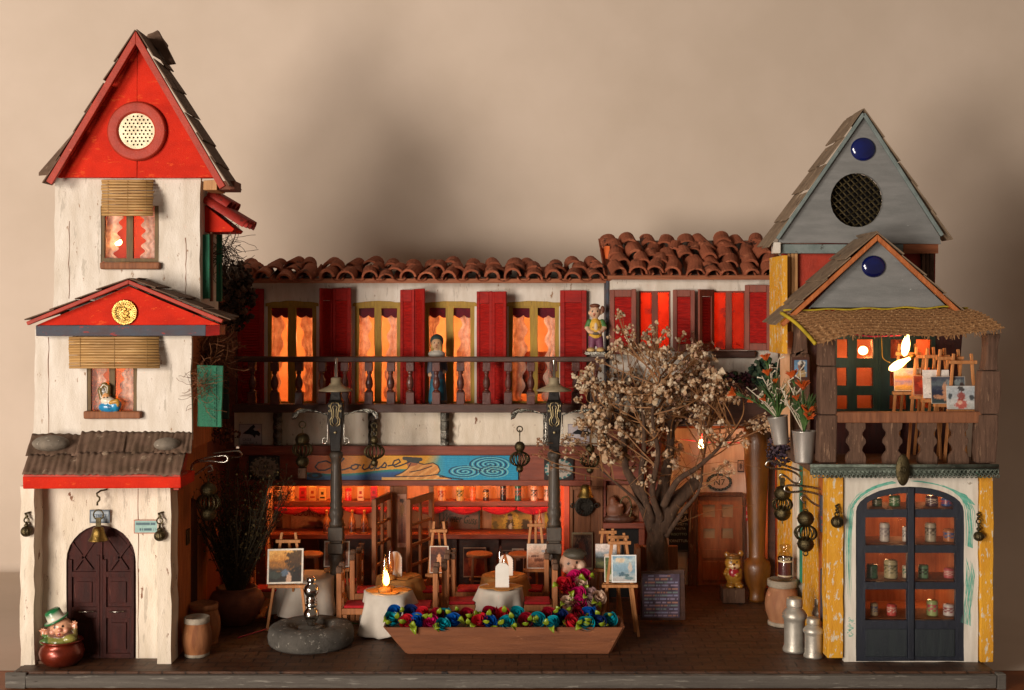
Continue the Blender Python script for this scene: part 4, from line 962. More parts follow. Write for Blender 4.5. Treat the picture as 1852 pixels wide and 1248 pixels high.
# big gable on its storey
dg = 2.3
g = G(); rough_plate(g, [(1414, 440), (1692, 440), (1690, 560), (1416, 560)], dg+.06, dg+.16, (), .4); g.build('wall', 'redbrown', H4)
g = G(); g.bx(1415, 1424, 462, 640, dg-.3, dg+.9); g.build('side_board', 'yellow', H4)
for a, b, m in ((1425, 1430, 'wood_pale'), (1431, 1436, 'wood_pale'), (1437, 1443, 'wood_pale'), (1668, 1674, 'wood_old'), (1675, 1681, 'wood_old'), (1682, 1690, 'wood_old')):
    g = G(); g.bx(a, b, 455, 600, dg-.06, dg+.05, .004); g.build('corner_stave', m, H4, bevel=.01)
g = G(); rough_plate(g, [(1408, 439), (1412, 428), (1562, 212), (1700, 428), (1702, 441)], dg-.2, dg-.1, [[(1550+48*cos(2*pi*i/28), 362+49*sin(2*pi*i/28)) for i in range(28)]], .4, 60); g.build('gable', 'greywall', H4)
g = G(); g.bx(1404, 1696, 442, 458, dg-.14, dg+.2, .004); g.build('cornice', 'greytrim', H4, bevel=.01)
g = G(); g.bx(1634, 1697, 441.5, 458.5, dg-.16, dg-.145); g.build('cornice', 'woodh', H4)
g = G(); c1 = P(1550, 362, dg-.1); g.lathe([(.0001, 0), (.55, 0), (.55, .02)], c1+Vector((0, .22, 0)), 30, rot=rt); g.build('vent_back', 'black', H4)
g = G()
for r_ in range(-9, 10):
    pts = []; run = []
    for q in range(-40, 41):
        x = q*1.4; y = r_*6.2+x*.22+2.6*sin(x*.42+pi*(r_ % 2))
        if math.hypot(x, y) < 50: run.append(P(1550+x, 362+y, dg-.05))
    if len(run) > 2: g.tube(run, .018, 5)
g.build('expanded_mesh', 'bronze', H4, smooth=True)
g = G(); g.ball(P(1561, 270, dg-.2), (.25, .09, .235), 24); g.build('glass_boss', 'lens', H4, smooth=True)
gable_roof(H4, (1562, 200), (1402, 438), (1712, 424), dg-.3, dg+.95, 'corr_l', 5)
g = G()
for E, wv in (((1406, 432), 5), ((1704, 426), 7)):
    A, Bq = P(1562, 206, dg-.28), P(*E, dg-.28); g.bar(A, Bq, .07, .06, up=(0, 1, 0))
g.build('bargeboard', 'greytrim', H4, bevel=.01)
g = G(); g.bx(1399, 1412, 438, 458, dg-.25, dg-.05); g.build('eave_block', 'white', H4, bevel=.01)
# woven awning
c00, c10, c01, c11 = P(1478, 612, -.05), P(1816, 597, .0), P(1416, 566, .9), P(1750, 560, .92)
def mt(u, v, o=0):
    p = c00.lerp(c10, u).lerp(c01.lerp(c11, u), v); b = 1-v
    return p+Vector((0, -o, .10*sin(pi*v)*.6-.10*b*exp(-((u-.0)/.12)**2)+.05*b*sin(u*7)+.012*sin(u*160)*1+o))
g = G(); g.sheet(mt, 330, 26)
for i in range(90):
    u = R(); p = Vector(mt(u, 0)); g.tube([p, p+Vector((U(-.03, .03), U(-.05, 0), -U(.03, .09)))], .008, 4)
for k in range(11):
    v = k/10; g.tube([Vector(mt(i/60, v))+Vector((0, -.01, .012)) for i in range(61)], .018, 5)
g.build('woven_awning', mat('raffia', '9c7248', '7a5432', 4, (9, 2, 2), .8, .5, spots=('bb9468', .58, 7, (5, 2, 2))), H4)
g = G(); g.tube([Vector(mt(-.005, 1-i/14))+Vector((-.02, -.02, .01)) for i in range(15)], .035, 8); g.tube([Vector(mt(i/30, 1.0))+Vector((0, -.02, .05+.02*sin(i))) for i in range(31)], .018, 6); g.build('yellow_cord', mat('yellow_felt', 'b39a22', '958018', 6, bump=.4), H4, smooth=True)
# ================= things on and around the tower house =================
def lantern(name, label, px, py, d, els, group=None, cat='lantern', top=None, m='bronze'):
    """els: (kind, dy, r) in pixels, hanging straight down from px,py"""
    t = thing(name, label, cat, P(px, py, d), group); k = K(d)
    for kind, dy, r in els:
        c = P(px, py+dy, d); R_ = r*k
        if kind == 'ball': g = G(); g.ball(c, (R_, R_, R_*.95), 18); g.ring(c, R_*1.01, .008, 24, 5, 'Z'); g.build('ball', m, t, smooth=True)
        elif kind == 'ribbed':
            g = G(); n = 26; g.lathe([(R_*cos(a), R_*sin(a)) for a in [(-pi/2+.1)+(pi-.2)*i/12 for i in range(13)]], c, n*2)
            for v in g.bm.verts:
                a = atan2(v.co.y-c.y, v.co.x-c.x); q = 1+.05*cos(a*n/1.0*.5); v.co.x = c.x+(v.co.x-c.x)*q; v.co.y = c.y+(v.co.y-c.y)*q
            g.build('ball', m, t, smooth=True)
        elif kind == 'cage':
            g = G()
            for i in range(14):
                a = 2*pi*i/14+.1; g.tube([c+Vector((R_*sin(b)*cos(a), R_*sin(b)*sin(a), R_*.72*cos(b))) for b in [pi*(.08+.84*q/10) for q in range(11)]], .016, 5)
            g.ring(c+Vector((0, 0, R_*.7)), R_*.3, .02, 12, 5, 'Z'); g.ring(c-Vector((0, 0, R_*.7)), R_*.3, .02, 12, 5, 'Z'); g.build('cage', m, t, smooth=True)
        elif kind == 'ring': g = G(); g.ring(c, R_, .014, 16, 6); g.build('ring', m, t, smooth=True)
        elif kind == 'link': g = G(); g.ring(c, R_, .014, 16, 6, 'X'); g.build('ring', m, t, smooth=True)
        elif kind == 'bell': g = G(); g.lathe([(R_*1.0, -R_*.85), (R_*.98, -R_*.78), (R_*.78, -R_*.5), (R_*.62, 0), (R_*.52, R_*.45), (R_*.3, R_*.6), (.0001, R_*.62)], c, 24, capb=False); g.build('bell', 'brass', t, smooth=True, solid=.015)
        elif kind == 'block': g = G(); g.box(c.x-R_, c.x+R_, c.y-R_, c.y+R_, c.z-R_*1.3, c.z+R_*1.3); g.build('block', 'wood_old', t, bevel=.01)
        elif kind == 'bead': g = G(); g.ball(c, R_, 10); g.build('bead', 'gold' if r < 4 else m, t, smooth=True)
        elif kind == 'strap': g = G(); g.box(c.x-.05, c.x+.05, c.y-.012, c.y+.012, c.z-R_, c.z+R_); g.build('strap', m, t, bevel=.01)
        elif kind == 'hook': g = G(); g.tube([c+Vector((x*k, y*.01, z*k)) for x, y, z in ((9, 30, r*.9), (3, 4, r), (-3, 0, r*.5), (-2, 0, 0), (2, 0, -r*.3), (2, 0, -r*.8), (-2, 0, -r*1.3), (-2, 0, -r*1.9))], .018, 7); g.build('hook', m, t, smooth=True)
        elif kind == 'stem': g = G(); g.tube([c+Vector((0, 0, R_)), c-Vector((0, 0, R_))], .012, 6); g.build('stem', m, t)
    return t
grp = 'small ribbed ball pendants on the house fronts'
lantern('ball_pendant', 'ribbed bronze ball pendant on the far left pier of the tower house', 48, 928, .34, [('hook', 3, 3.5), ('ring', 13, 4.5), ('link', 19, 3), ('ball', 22, 4), ('ribbed', 33, 10)], grp, 'pendant')
lantern('ball_pendant', 'ribbed bronze ball pendant right of the small street sign', 289, 928, .40, [('hook', 3, 3.5), ('ring', 14, 5.5), ('link', 22, 3.5), ('ball', 30, 5), ('ribbed', 41, 10)], grp, 'pendant')
lantern('ball_pendant', 'ribbed bronze ball pendant on yellow post left of the shop front', 1514, 915, .45, [('hook', 2, 3.5), ('link', 9, 4), ('ring', 15, 4), ('ribbed', 29, 11)], grp, 'pendant')
lantern('ball_pendant', 'ribbed bronze ball pendant hanging right of the navy shop front', 1770, 930, .45, [('hook', 2, 3.5), ('ring', 13, 4), ('link', 20, 3), ('ball', 27, 4), ('ribbed', 40, 9)], grp, 'pendant')
lantern('door_bell', 'brass bell hanging on a bent hook above the arched brown door', 178, 885, .62, [('hook', 12, 9), ('ring', 46, 9), ('strap', 60, 9), ('bell', 78, 17)], None, 'bell', m='bronze')
def street(u, v):
    b = u < .1 or u > .9 or v < .12 or v > .88
    return lin('3f4c58') if b else lin('8f9aa0')
g = G(); card(g, 162, 199, 922, 946, .80, street, 20); g.text('STREET', 181, 933, .80, 6, '24405c', w=24, th=.012); g.text('12', 181, 941, .80, 4, '24405c', th=.012)
tag(g.build('street_sign', 'print', None, origin=P(180, 946, .8)), 'tiny blue bordered street sign behind the brass bell over the door', 'sign')
f = marks('7fa39c', '2d4f58', 2, 5, border='a5664c', density=.7, sides=.1)
poster('name_sign', 'tiny green and blue two-line sign right of the arched door', 'sign', 242, 286, 940, 965, .80, f, 40)
for lab, px, py, d, r in (('large flat grey pebble on the left end of the tin porch roof', 92, 812, .62, (.34, .24, .15)), ('small speckled grey pebble on the right end of the tin porch roof', 302, 812, .62, (.24, .2, .125))):
    g = G(); g.ball(P(px, py, d)+Vector((0, 0, r[2]*.7)), r, 24, jit=.01); tag(g.build('pebble', 'pebble', None, origin=P(px, py, d), smooth=True), lab, 'stone', 'pebbles weighing down the porch roof')
# figure on the window sill
t = thing('sill_figurine', 'little blue pot-shaped figurine with golden ornament on the middle window sill', 'figurine', P(196, 745, .9))
k = K(.93); o = P(196, 745, .93)
q = lambda x, z, y=0: o+Vector((x*k, y, z*k))
sculpt('body', [('e', q(2, 9), (20*k, .13, 10*k), '1f7fae'), ('e', q(13, 12), (10*k, .12, 12*k), '2287b5'), ('e', q(-12, 3), (4*k, .06, 5*k), '8a6a2c'), ('e', q(14, 1), (5*k, .06, 4*k), '8a6a2c'), ('e', q(0, 20, -.02), (13*k, .10, 8*k), 'd8cdb8'), ('c', q(8, 18, -.1), q(18, 20, -.08), .035, .05, 'b8862e'), ('e', q(20, 16, -.08), (3*k, .04, 6*k), 'b8862e'), ('e', q(-3, 27), (7*k, .08, 8*k), 'c98f5a'), ('c', q(-12, 24), q(-15, 40), .045, .05, '6a5526'), ('c', q(-1, 30), q(0, 46), .05, .045, '6a5526'), ('c', q(-14, 42), q(-8, 50), .04, .04, '6a5526'), ('c', q(1, 42), q(-6, 50), .04, .04, '6a5526'), ('e', q(-8, 38), (7*k, .04, 8*k), '4a3d22')], t, .014, 'gloss', marks=[(q(5, 9, -.12), .04, '135f8a'), (q(-5, 26, -.07), .02, '2a1a10'), (q(0, 26, -.07), .02, '2a1a10')])
# laughing figure in a copper pot
t = thing('pot_figurine', 'laughing figurine in green hat waving from a round copper pot', 'figurine', (X(111, .43), .45, 0)); o = Vector((X(111, .43), .45, 0)); k = .01015
g = G(); g.lathe([(.0001, .0), (.22, 0), (.3, .04), (.385, .14), (.405, .25), (.375, .35), (.32, .41), (.345, .43), (.38, .455), (.37, .475), (.31, .46), (.28, .40), (.0001, .38)], o, 40); g.build('pot', 'copper', t, smooth=True)
q = lambda px, py, y=0: Vector((X(px, .43), o.y+y, Z(py, .43)))
fl, fd = 'd09a78', 'b97a58'
pr = [('e', q(110, 1158), (.3, .26, .12), '7a7a3c'), ('e', q(128, 1153, -.1), (.14, .12, .09), '8a8440'), ('e', q(88, 1158, -.12), (.13, .1, .07), '4a6a34'), ('e', q(104, 1161, -.2), (.09, .07, .05), 'a89a3c'),
      ('e', q(112, 1146), (.25, .2, .14), '6d4a3c'), ('e', q(112, 1133, -.04), (.205, .19, .175), fl), ('e', q(116, 1134, -.24), (.042, .045, .036), 'd88a70'),
      ('e', q(101, 1139, -.19), (.055, .05, .05), 'd99a80'), ('e', q(125, 1136, -.18), (.05, .05, .048), 'd99a80'), ('e', q(114, 1144, -.18), (.07, .05, .032), fd),
      ('e', q(96, 1140), (.11, .15, .13), '7c5140'), ('c', q(90, 1152), q(80, 1147, -.05), .06, .045, '4a6a34'), ('c', q(134, 1152), q(137, 1136, -.05), .06, .045, '7a6a3c')]
for (bx, by, s) in ((80, 1146, -1), (137, 1133, 1)):
    pr.append(('e', q(bx, by, -.06), (.052, .03, .055), fd))
    for i, a in enumerate((-.75, -.28, .1, .48)):
        L_ = .085 if i in (1, 2) else .07; c0 = q(bx, by, -.06)
        pr.append(('c', c0+Vector((sin(a)*.035, 0, cos(a)*.035)), c0+Vector((sin(a)*(.035+L_), -.02, cos(a)*(.035+L_))), .016, .013, fd))
    pr.append(('c', q(bx, by, -.06), q(bx, by, -.06)+Vector((s*-.085, -.02, .02)), .017, .013, fd))
sculpt('figure', pr, t, .0125, 'gloss', smooth=2, marks=[(q(106, 1130, -.21), .025, '2a1a14'), (q(120, 1128, -.2), .024, '2a1a14'), (q(106, 1126, -.21), .02, '7a4a30'), (q(114, 1143, -.22), .032, '7a1a18')])
rh = Matrix.Rotation(-.42, 3, 'Y') @ Matrix.Rotation(.15, 3, 'X')
g = G(); G_, W_ = lin('0f6a3a'), lin('cfc9b8')
g.lathe([(.0001, .0), (.225, 0), (.235, .015), (.225, .03), (.155, .032), (.15, .09), (.145, .18), (.12, .21), (.0001, .215)], q(103, 1121, -.03), 30, cf=lambda a, z: W_ if .03 < z < .10 else G_, rot=rh); g.build('hat', 'gloss', t, smooth=True)
# barrels
def barrel(name, label, loc, r, h, m, rim, group=None, cat='barrel', b0=.82):
    t = thing(name, label, cat, loc, group)
    g = G(); g.lathe([(r*b0, .05*h)]+[(r*(b0+(1-b0)*sin(pi*i/10)), h*(.08+.76*i/10)) for i in range(11)]+[(r*.8, h*.86)], loc, 28, cf=None); g.build('staves', m, t, smooth=True)
    g = G(); g.lathe([(r*.78, 0), (r*.84, .01), (r*.84, h*.075), (r*.8, h*.09)], loc, 28); g.build('hoop', rim, t, smooth=True)
    g = G(); g.lathe([(r*.8, h*.84), (r*.86, h*.86), (r*.86, h*.985), (r*.76, h), (r*.7, h*.97), (.0001, h*.965)], loc, 28); g.build('rim', rim, t, smooth=True); return t
barrel('barrel', 'small oak barrel with white rim in front beside the tower house', (X(356, 1.05), 1.05, 0), .28, .74, 'barrel', 'barrel_white', 'barrels beside the tower house')
barrel('barrel', 'darker barrel standing behind the white-rimmed one', (X(368, 1.85), 1.85, 0), .33, .80, 'barrel', 'barrel', 'barrels beside the tower house')
barrel('barrel', 'big pink clay-coloured barrel carrying a labelled bottle by the yellow wall', (X(1415, 3.3), 3.3, 0), .36, .95, 'barrel_pink', 'barrel_white', b0=.74)
# fibres
def fibres(name, label, cat, ctr, rad, n, m, seg=6, r=.006, curl=.12, up=0, drop=.0):
    g = G(); ctr = Vector(ctr)
    for _ in range(n):
        p = ctr+Vector((random.gauss(0, .45)*rad[0], random.gauss(0, .45)*rad[1], random.gauss(0, .45)*rad[2])); v = Vector((U(-1, 1), U(-1, 1), U(-1, 1)+up)).normalized()
        pts = [p.copy()]
        for i in range(seg): v = (v+Vector((U(-1, 1), U(-1, 1), U(-1, 1)-drop))*.55).normalized(); p = p+v*curl*U(.5, 1.2); pts.append(p.copy())
        g.tube(pts, r, 3, cap=False)
    return tag(g.build(name, m, None, origin=ctr-Vector((0, 0, rad[2]))), label, cat)
xs1 = X(346, 1.2)+.15
fibres('dry_moss', 'tangle of brown dry fibre clinging to the tower wall by the green shutter', 'dry moss', P(376, 650, 2.2), (.33, .6, .5), 760, 'moss', up=.2)
fibres('dry_moss', 'loose brown fibres straying over the bright green side shutter', 'dry moss', P(364, 700, .98), (.15, .08, .40), 90, 'moss', curl=.08, r=.004)
fibres('dry_moss', 'thin wisp of dark fibre under the small red tiled canopy', 'dry moss', P(405, 455, 2.6), (.16, .4, .35), 120, 'darkmoss', up=-.3)
def drymass(name, label, cat, ctr, rad, n, cols, s0, s1, m='bloom', sub=1, stems=None, jit=.35, spread=1):
    g = G(); ctr = Vector(ctr)
    for _ in range(n):
        while True:
            v = Vector((U(-1, 1), U(-1, 1), U(-1, 1)))
            if v.length < 1: break
        v = v*(.55+.45*R()) if R() < .6 else v.normalized()*U(.8, 1.05)*spread
        p = ctr+Vector((v.x*rad[0], v.y*rad[1], v.z*rad[2])); g.ico(p, U(s0, s1), sub, random.choice(cols), jit)
    return tag(g.build(name, m, None, origin=ctr-Vector((0, 0, rad[2]))), label, cat)
drymass('dried_flowers', 'clump of dark brown dried flower heads high in the corner behind the tower', 'dried flowers', P(425, 535, 3.9), (.42, .5, .75), 420, ['4a3428', '3a281e', '5c4434', '2a1c16'], .03, .075, jit=.5)
drymass('dried_flowers', 'sparse reddish dried flower tuft hanging below the green side shutter', 'dried flowers', P(398, 785, 2.8), (.4, .3, .22), 110, ['6a3424', '4a261a', '7a4a30'], .015, .04, jit=.5)
# bush in a clay pot
bl = (X(428, 3.4), 3.4, 0)
t = thing('potted_bush', 'dark wispy dried bush in a broad clay pot beside the tower house', 'potted plant', bl)
g = G(); g.lathe([(.28, 0), (.34, .03), (.52, .32), (.58, .5), (.5, .66), (.4, .72), (.43, .76), (.38, .77), (.34, .7), (.0001, .68)], bl, 28); g.build('pot', 'clay', t, smooth=True)
g = G(); tips = []
for i in range(190):
    a = U(-.75, .85); b = U(-.6, .6); L_ = U(.9, 2.7); p = Vector(bl)+Vector((U(-.15, .15), U(-.15, .15), .68)); v = Vector((sin(a)*.75, sin(b), 1)).normalized(); pts = [p.copy()]
    for s in range(6): v = (v+Vector((U(-.15, .15), U(-.15, .15), U(0, .12)))).normalized(); p = p+v*L_/6; pts.append(p.copy())
    g.tube(pts, [.014-.0015*s for s in range(7)], 4, cap=False)
    for s in range(2, 7):
        for _ in range(2):
            q_ = pts[s]; e = q_+Vector((U(-.16, .16), U(-.1, .1), U(0, .2))); g.tube([q_, e], .005, 3, cap=False); tips.append(e)
g.build('stems', 'olivebush', t)
g = G()
for e in tips:
    for _ in range(1): g.ico(e+Vector((U(-.02, .02), U(-.02, .02), 0)), U(.012, .026), 1, random.choice(['6a5a34', '4a4026', '7a6840', '3a301c']), .3)
g.build('buds', 'bloom', t)
# wire brackets (bent like paper clips)
def wire(name, label, pts, d, d1=None, r=.022, group='bent wire brackets'):
    n = len(pts); g = G(); out = []
    P3 = [P(x, y, d+((d1 or d)-d)*i/(n-1)) for i, (x, y) in enumerate(pts)]
    for i in range(n-1):
        p0, p1, p2, p3 = P3[max(0, i-1)], P3[i], P3[i+1], P3[min(n-1, i+2)]
        for q_ in range(6):
            t = q_/6; out.append(.5*((2*p1)+(p2-p0)*t+(2*p0-5*p1+4*p2-p3)*t*t+(3*p1-p0-3*p2+p3)*t**3))
    out.append(P3[-1]); g.tube(out, r, 8); return tag(g.build(name, 'steel', None, origin=P3[0], smooth=True), label, 'bracket', group)
wire('wire_bracket', 'bent steel wire loop nearest the tin porch roof on the left', [(346, 850), (352, 836), (375, 828), (405, 824), (412, 830), (405, 836), (380, 834), (355, 836), (346, 845), (352, 858), (368, 848), (380, 842), (384, 850), (376, 853)], 1.2)
wire('wire_bracket', 'second steel wire loop reaching further right behind the first', [(385, 820), (410, 817), (430, 816), (437, 822), (430, 827), (408, 825)], 2.0, 2.2)
wire('wire_bracket', 'upper bent steel wire bracket on the yellow side wall', [(1450, 852), (1420, 842), (1392, 834), (1385, 842), (1396, 847), (1425, 850), (1445, 860), (1446, 872), (1436, 873), (1422, 862), (1412, 858), (1411, 866), (1420, 869)], 2.2, 2.4)
wire('wire_bracket', 'lower bent steel wire bracket nearest the shop front', [(1492, 886), (1460, 880), (1426, 878), (1419, 885), (1428, 890), (1458, 889), (1484, 896), (1490, 908), (1482, 915), (1468, 908), (1455, 896), (1449, 902), (1455, 910)], 1.35, 1.25)
L3 = [('stem', 4, 4), ('ball', 24, 14), ('cage', 40, 18), ('ball', 58, 14)]
lantern('wire_lantern', 'dark bead and cage lantern hanging in shadow beside the tower house', 377, 862, 1.6, [('stem', 8, 8), ('ball', 24, 15), ('cage', 46, 21), ('ball', 66, 15)], 'bead and cage lanterns')
lantern('wire_lantern', 'bronze bead and cage lantern below the upper wire bracket', 1415, 862, 2.3, [('strap', 12, 10), ('ball', 30, 15), ('cage', 50, 18), ('ball', 66, 15), ('stem', 80, 5)], 'bead and cage lanterns')
lantern('wire_lantern', 'bronze bead and cage lantern hanging nearest the yellow corner post', 1457, 906, 1.25, [('stem', 6, 6), ('ring', 19, 4), ('ball', 32, 15), ('cage', 58, 20), ('ball', 78, 15), ('ring', 95, 4)], 'bead and cage lanterns')

# ================= yard: lamp posts =================
M['goldline'] = mat('pale_gilt', 'c9b98e', 'a8946a', 6, metal=.7, rough=.35)
M['tarnished'] = mat('tarnished_silver', '8c8a80', '4c4840', 7, (1, 1, 1), .25, .6, metal=1, spots=('d0ccc0', .6, 9))
M['shade'] = mat('dull_shade', 'a39478', '80745c', 5, (1, 1, 1), .45, .2, metal=.25)
def lamp_post(px, d, label):
    X0 = X(px, d); t = thing('lamp_post', label, 'lamp post', (X0, d, 0), 'tall lamp posts in the yard'); z = lambda py: Z(py, d); k = K(d)
    V = Vector((X0, d, 0))
    g = G(); g.lathe([(.26, 0), (.26, .05), (.2, .1), (.19, .17), (.22, .2), (.2, .25)], V, 24); g.lathe([(w*k, z(y)) for w, y in ((9, 1090), (11, 1080), (9, 1070), (11, 1030), (12, 1018), (14, 1012), (12, 1006), (12, 1001))], V, 20); g.build('base', 'postwood', t, smooth=True, bevel=.008)
    g = G(); g.box(X0-13.5*k, X0+13.5*k, d-.15, d+.15, z(1000), z(981)); g.box(X0-13.5*k, X0+13.5*k, d-.15, d+.15, z(977), z(952)); g.box(X0-11*k, X0+11*k, d-.13, d+.13, z(981), z(977)); g.build('block', 'postwood', t, bevel=.02)
    g = G(); g.lathe([(w*k, z(y)) for w, y in ((12, 952), (13, 946), (10, 940), (13, 930), (12, 920), (10, 917), (12, 912), (10, 908), (11, 890), (9, 840), (9, 832), (12, 826), (12, 820), (9, 816))], V, 24); g.build('shaft', 'postwood', t, smooth=True)
    g = G(); n = 8; h = []
    for w, y in ((11, 816), (12, 800), (14, 780), (16, 750), (17, 728), (13, 722), (11, 712), (10, 700)): h.append((w*k, z(y)))
    g.lathe([(r*1.15, zz) for r, zz in h], V, 4); hd = g.build('head', 'iron_carved', t, bevel=.02)
    g = G(); y0 = d-17*k*.86-.02
    def pt(x, y): return Vector((X0+x*k, y0+(y-728)*.0006, z(y)))
    for s in (-1, 1):
        g.tube([pt(s*3, 770), pt(s*8, 766), pt(s*9, 758), pt(s*5, 752), pt(s*6, 742), pt(s*8, 735), pt(s*6, 728), pt(s*1, 727)], .012, 5); g.tube([pt(s*1, 768), pt(s*5, 762), pt(s*5, 757), pt(s*2, 752), pt(s*2.5, 740), pt(s*4, 735), pt(s*1, 732)], .009, 5)
        for yy in (733, 742): g.ring(pt(s*9.5, yy), .02, .008, 10, 4)
    g.ball(pt(0, 781), .03, 8); g.build('inlay', 'goldline', hd, smooth=True)
    g = G(); g.lathe([(31*k, z(707)), (31.5*k, z(705.5)), (15*k, z(699)), (9*k, z(693)), (9*k, z(684)), (7*k, z(683)), (.0001, z(683))], V, 40, capb=False); g.build('shade', 'shade', t, smooth=True, solid=.012)
    g = G(); g.lathe([(7*k, z(690)), (7*k, z(687)), (3.2*k, z(684)), (3.2*k, z(652)), (2.2*k, z(648)), (.0001, z(647))], V, 16); g.build('finial', 'chrome', t, smooth=True)
    for s in (-1, 1):
        g = G()
        def f(u, v):
            x = 16+62*u; w = 1.5+9*max(0, (u-.45)/.55)**1.2; yy = 749-9*sin(u*2.2)+(8*(max(0, u-.8)/.2))
            return Vector((X0+s*x*k, d-.05+.09*sin(v*pi)*-1*max(.15, u)+.03*sin(v*20+u*9), z(yy+w*(v-.2)*(1.4+.3*sin(u*30)))))
        g.sheet(f, 26, 8); g.build('arm', 'tarnished', t, smooth=True, solid=.014)
        g = G(); g.tube([Vector((X0+s*15*k, d-.06, z(y))) for y in (750, 770, 785, 792)]+[Vector((X0+s*x*k, d-.06, z(y))) for x, y in ((16, 798), (19, 802), (24, 800), (24, 793), (19, 791), (16, 796))], .012, 6); g.build('curl', 'steel', t, smooth=True)
    return t
lp = lamp_post(608, 4.15, 'tall turned lamp post with pewter shade in the left half of the yard')
lp2 = lamp_post(1002, 4.15, 'tall turned lamp post with pewter shade beside the blossoming tree')
dlp = 4.05; gp = 'lanterns hanging from the lamp posts'
lantern('hanging_lantern', 'big bead and cage lantern with wooden tip hanging left of the left lamp post', 547, 762, dlp, [('ring', 6, 6), ('stem', 18, 8), ('ball', 33, 13), ('cage', 51, 18), ('ball', 73, 12), ('block', 93, 7)], gp)
lantern('hanging_lantern', 'wire cage lantern on a chain hanging right of the left lamp post', 677, 762, dlp, [('ring', 8, 5), ('link', 15, 5), ('ring', 22, 5), ('bead', 34, 8), ('cage', 55, 18), ('bead', 75, 7), ('stem', 84, 5)], gp)
lantern('hanging_lantern', 'wire cage lantern with green and yellow beads left of the right lamp post', 940, 770, dlp, [('ring', 6, 5), ('link', 13, 5), ('stem', 24, 6), ('bead', 38, 10), ('bead', 44, 3.5), ('cage', 60, 18), ('bead', 78, 7), ('stem', 86, 5)], gp)
lantern('hanging_lantern', 'wire cage lantern hanging among blossom right of the right lamp post', 1067, 772, dlp, [('ring', 6, 5), ('stem', 20, 9), ('bead', 40, 9), ('cage', 60, 18), ('bead', 78, 7)], gp)
lantern('hand_bell', 'brass bell hanging below the cage lantern at the wooden panel', 1059, 858, 4.7, [('stem', 5, 6), ('bell', 28, 15)], None, 'bell')
g = G(); c = P(1057, 916, 5.3); g.lathe([(.21, -.01), (.22, .0), (.22, .02), (.19, .03), (.10, .03), (.09, .015), (.0001, .012)], c, 30, rot=rt)
for i in range(18): a = 2*pi*i/18; g.bar(c+Vector((.12*cos(a), -.05, .12*sin(a))), c+Vector((.2*cos(a), -.05, .2*sin(a))), .018, .02)
for s in (-1, 1): g.ring(c+Vector((s*.27, 0, .02)), .045, .018, 12, 6)
tag(g.build('medallion', 'iron', None, origin=c, bevel=.005), 'round dark ribbed metal medallion with two ears on the wooden panel', 'medallion')

# ================= millstone pump =================
o = Vector((X(563, 1.85), 1.85, 0)); t = thing('millstone', 'low round grey millstone basin standing in the front of the yard', 'millstone', o)
g = G(); g.lathe([(.76, 0), (.83, .06), (.845, .2), (.82, .32), (.76, .38), (.5, .4), (.42, .37), (.38, .30), (.0001, .30)], o, 64)
for v in g.bm.verts:
    n = noise.noise(v.co*5)*.018; r = Vector((v.co.x-o.x, v.co.y-o.y, 0)); v.co += r.normalized()*n+Vector((0, 0, n*.6)) if r.length > .1 else Vector()
g.build('stone', 'stone', t, smooth=True)
k = K(1.85); z0 = Z(1134, 1.85)
o2 = o+Vector((0, 0, .302)); t = thing('chrome_spindle', 'shiny turned chrome spindle standing in the middle of the millstone', 'spindle', o2)
pf = [(.0001, 0), (.26, 0), (.27, .03), (.24, .05), (.09, .06), (.085, .10), (.1, .12), (.08, .14)]
pr_ = [(1131, 7), (1128, 9), (1126, 8), (1122, 11), (1117, 14), (1110, 15), (1104, 13), (1100, 9), (1098, 8), (1096, 11), (1093, 12), (1091, 8), (1089, 11), (1086, 9), (1083, 11), (1080, 9), (1077, 10), (1073, 13), (1067, 15), (1060, 13), (1056, 8), (1053, 7), (1051, 9), (1047, 9), (1045, 8), (1044, 7)]
g = G(); g.lathe([(.0001, .0), (.25, 0), (.26, .03), (.2, .05), (.09, .06)], o2, 32); g.build('foot', 'stone', t, smooth=True)
base_z = o2.z+.06; sc = (Z(1044, 1.85)-base_z)/(1131-1044)
g = G(); g.lathe([(w*k*.93, base_z+(1131-y)*sc) for y, w in pr_]+[(.0001, base_z+87*sc)], (o.x, o.y, 0), 32); g.build('spindle', 'chrome', t, smooth=True)
# ================= tables, chairs, easels =================
def chair_proto():
    t = thing('chair', 'x', 'chair', (0, 0, 0), 'velvet-seated wooden chairs')
    g = G(); g.box(-.30, .28, -.27, .27, .44, .565, .004); g.build('seat_frame', 'chairwood', t, bevel=.015)
    g = G(); g.box(-.26, .27, -.26, .26, .568, .625); g.build('cushion', 'velvet', t, bevel=.04, seg=4)
    for x in (-.235, .22):
        for y in (-.21, .21): g = G(); g.box(x-.045, x+.045, y-.045, y+.045, 0, .438, .003); g.build('leg', 'chairwood', t, bevel=.01)
    for y in (-.21, .21):
        g = G(); g.box(-.405, -.305, y-.06, y+.06, .0, 1.27, .004); g.build('back_post', 'chairwood', t, bevel=.012)
        g = G(); g.box(-.42, -.29, y-.075, y+.075, 1.272, 1.40, .006); g.build('post_cap', 'wood_old', t, bevel=.03, seg=3)
    g = G(); g.box(-.385, -.325, -.148, .148, 1.05, 1.2); g.box(-.385, -.325, -.148, .148, .7, .8)
    g.build('back_rail', 'chairwood', t, bevel=.01); return t
def yaw(o, a): o.rotation_euler = (0, 0, a)
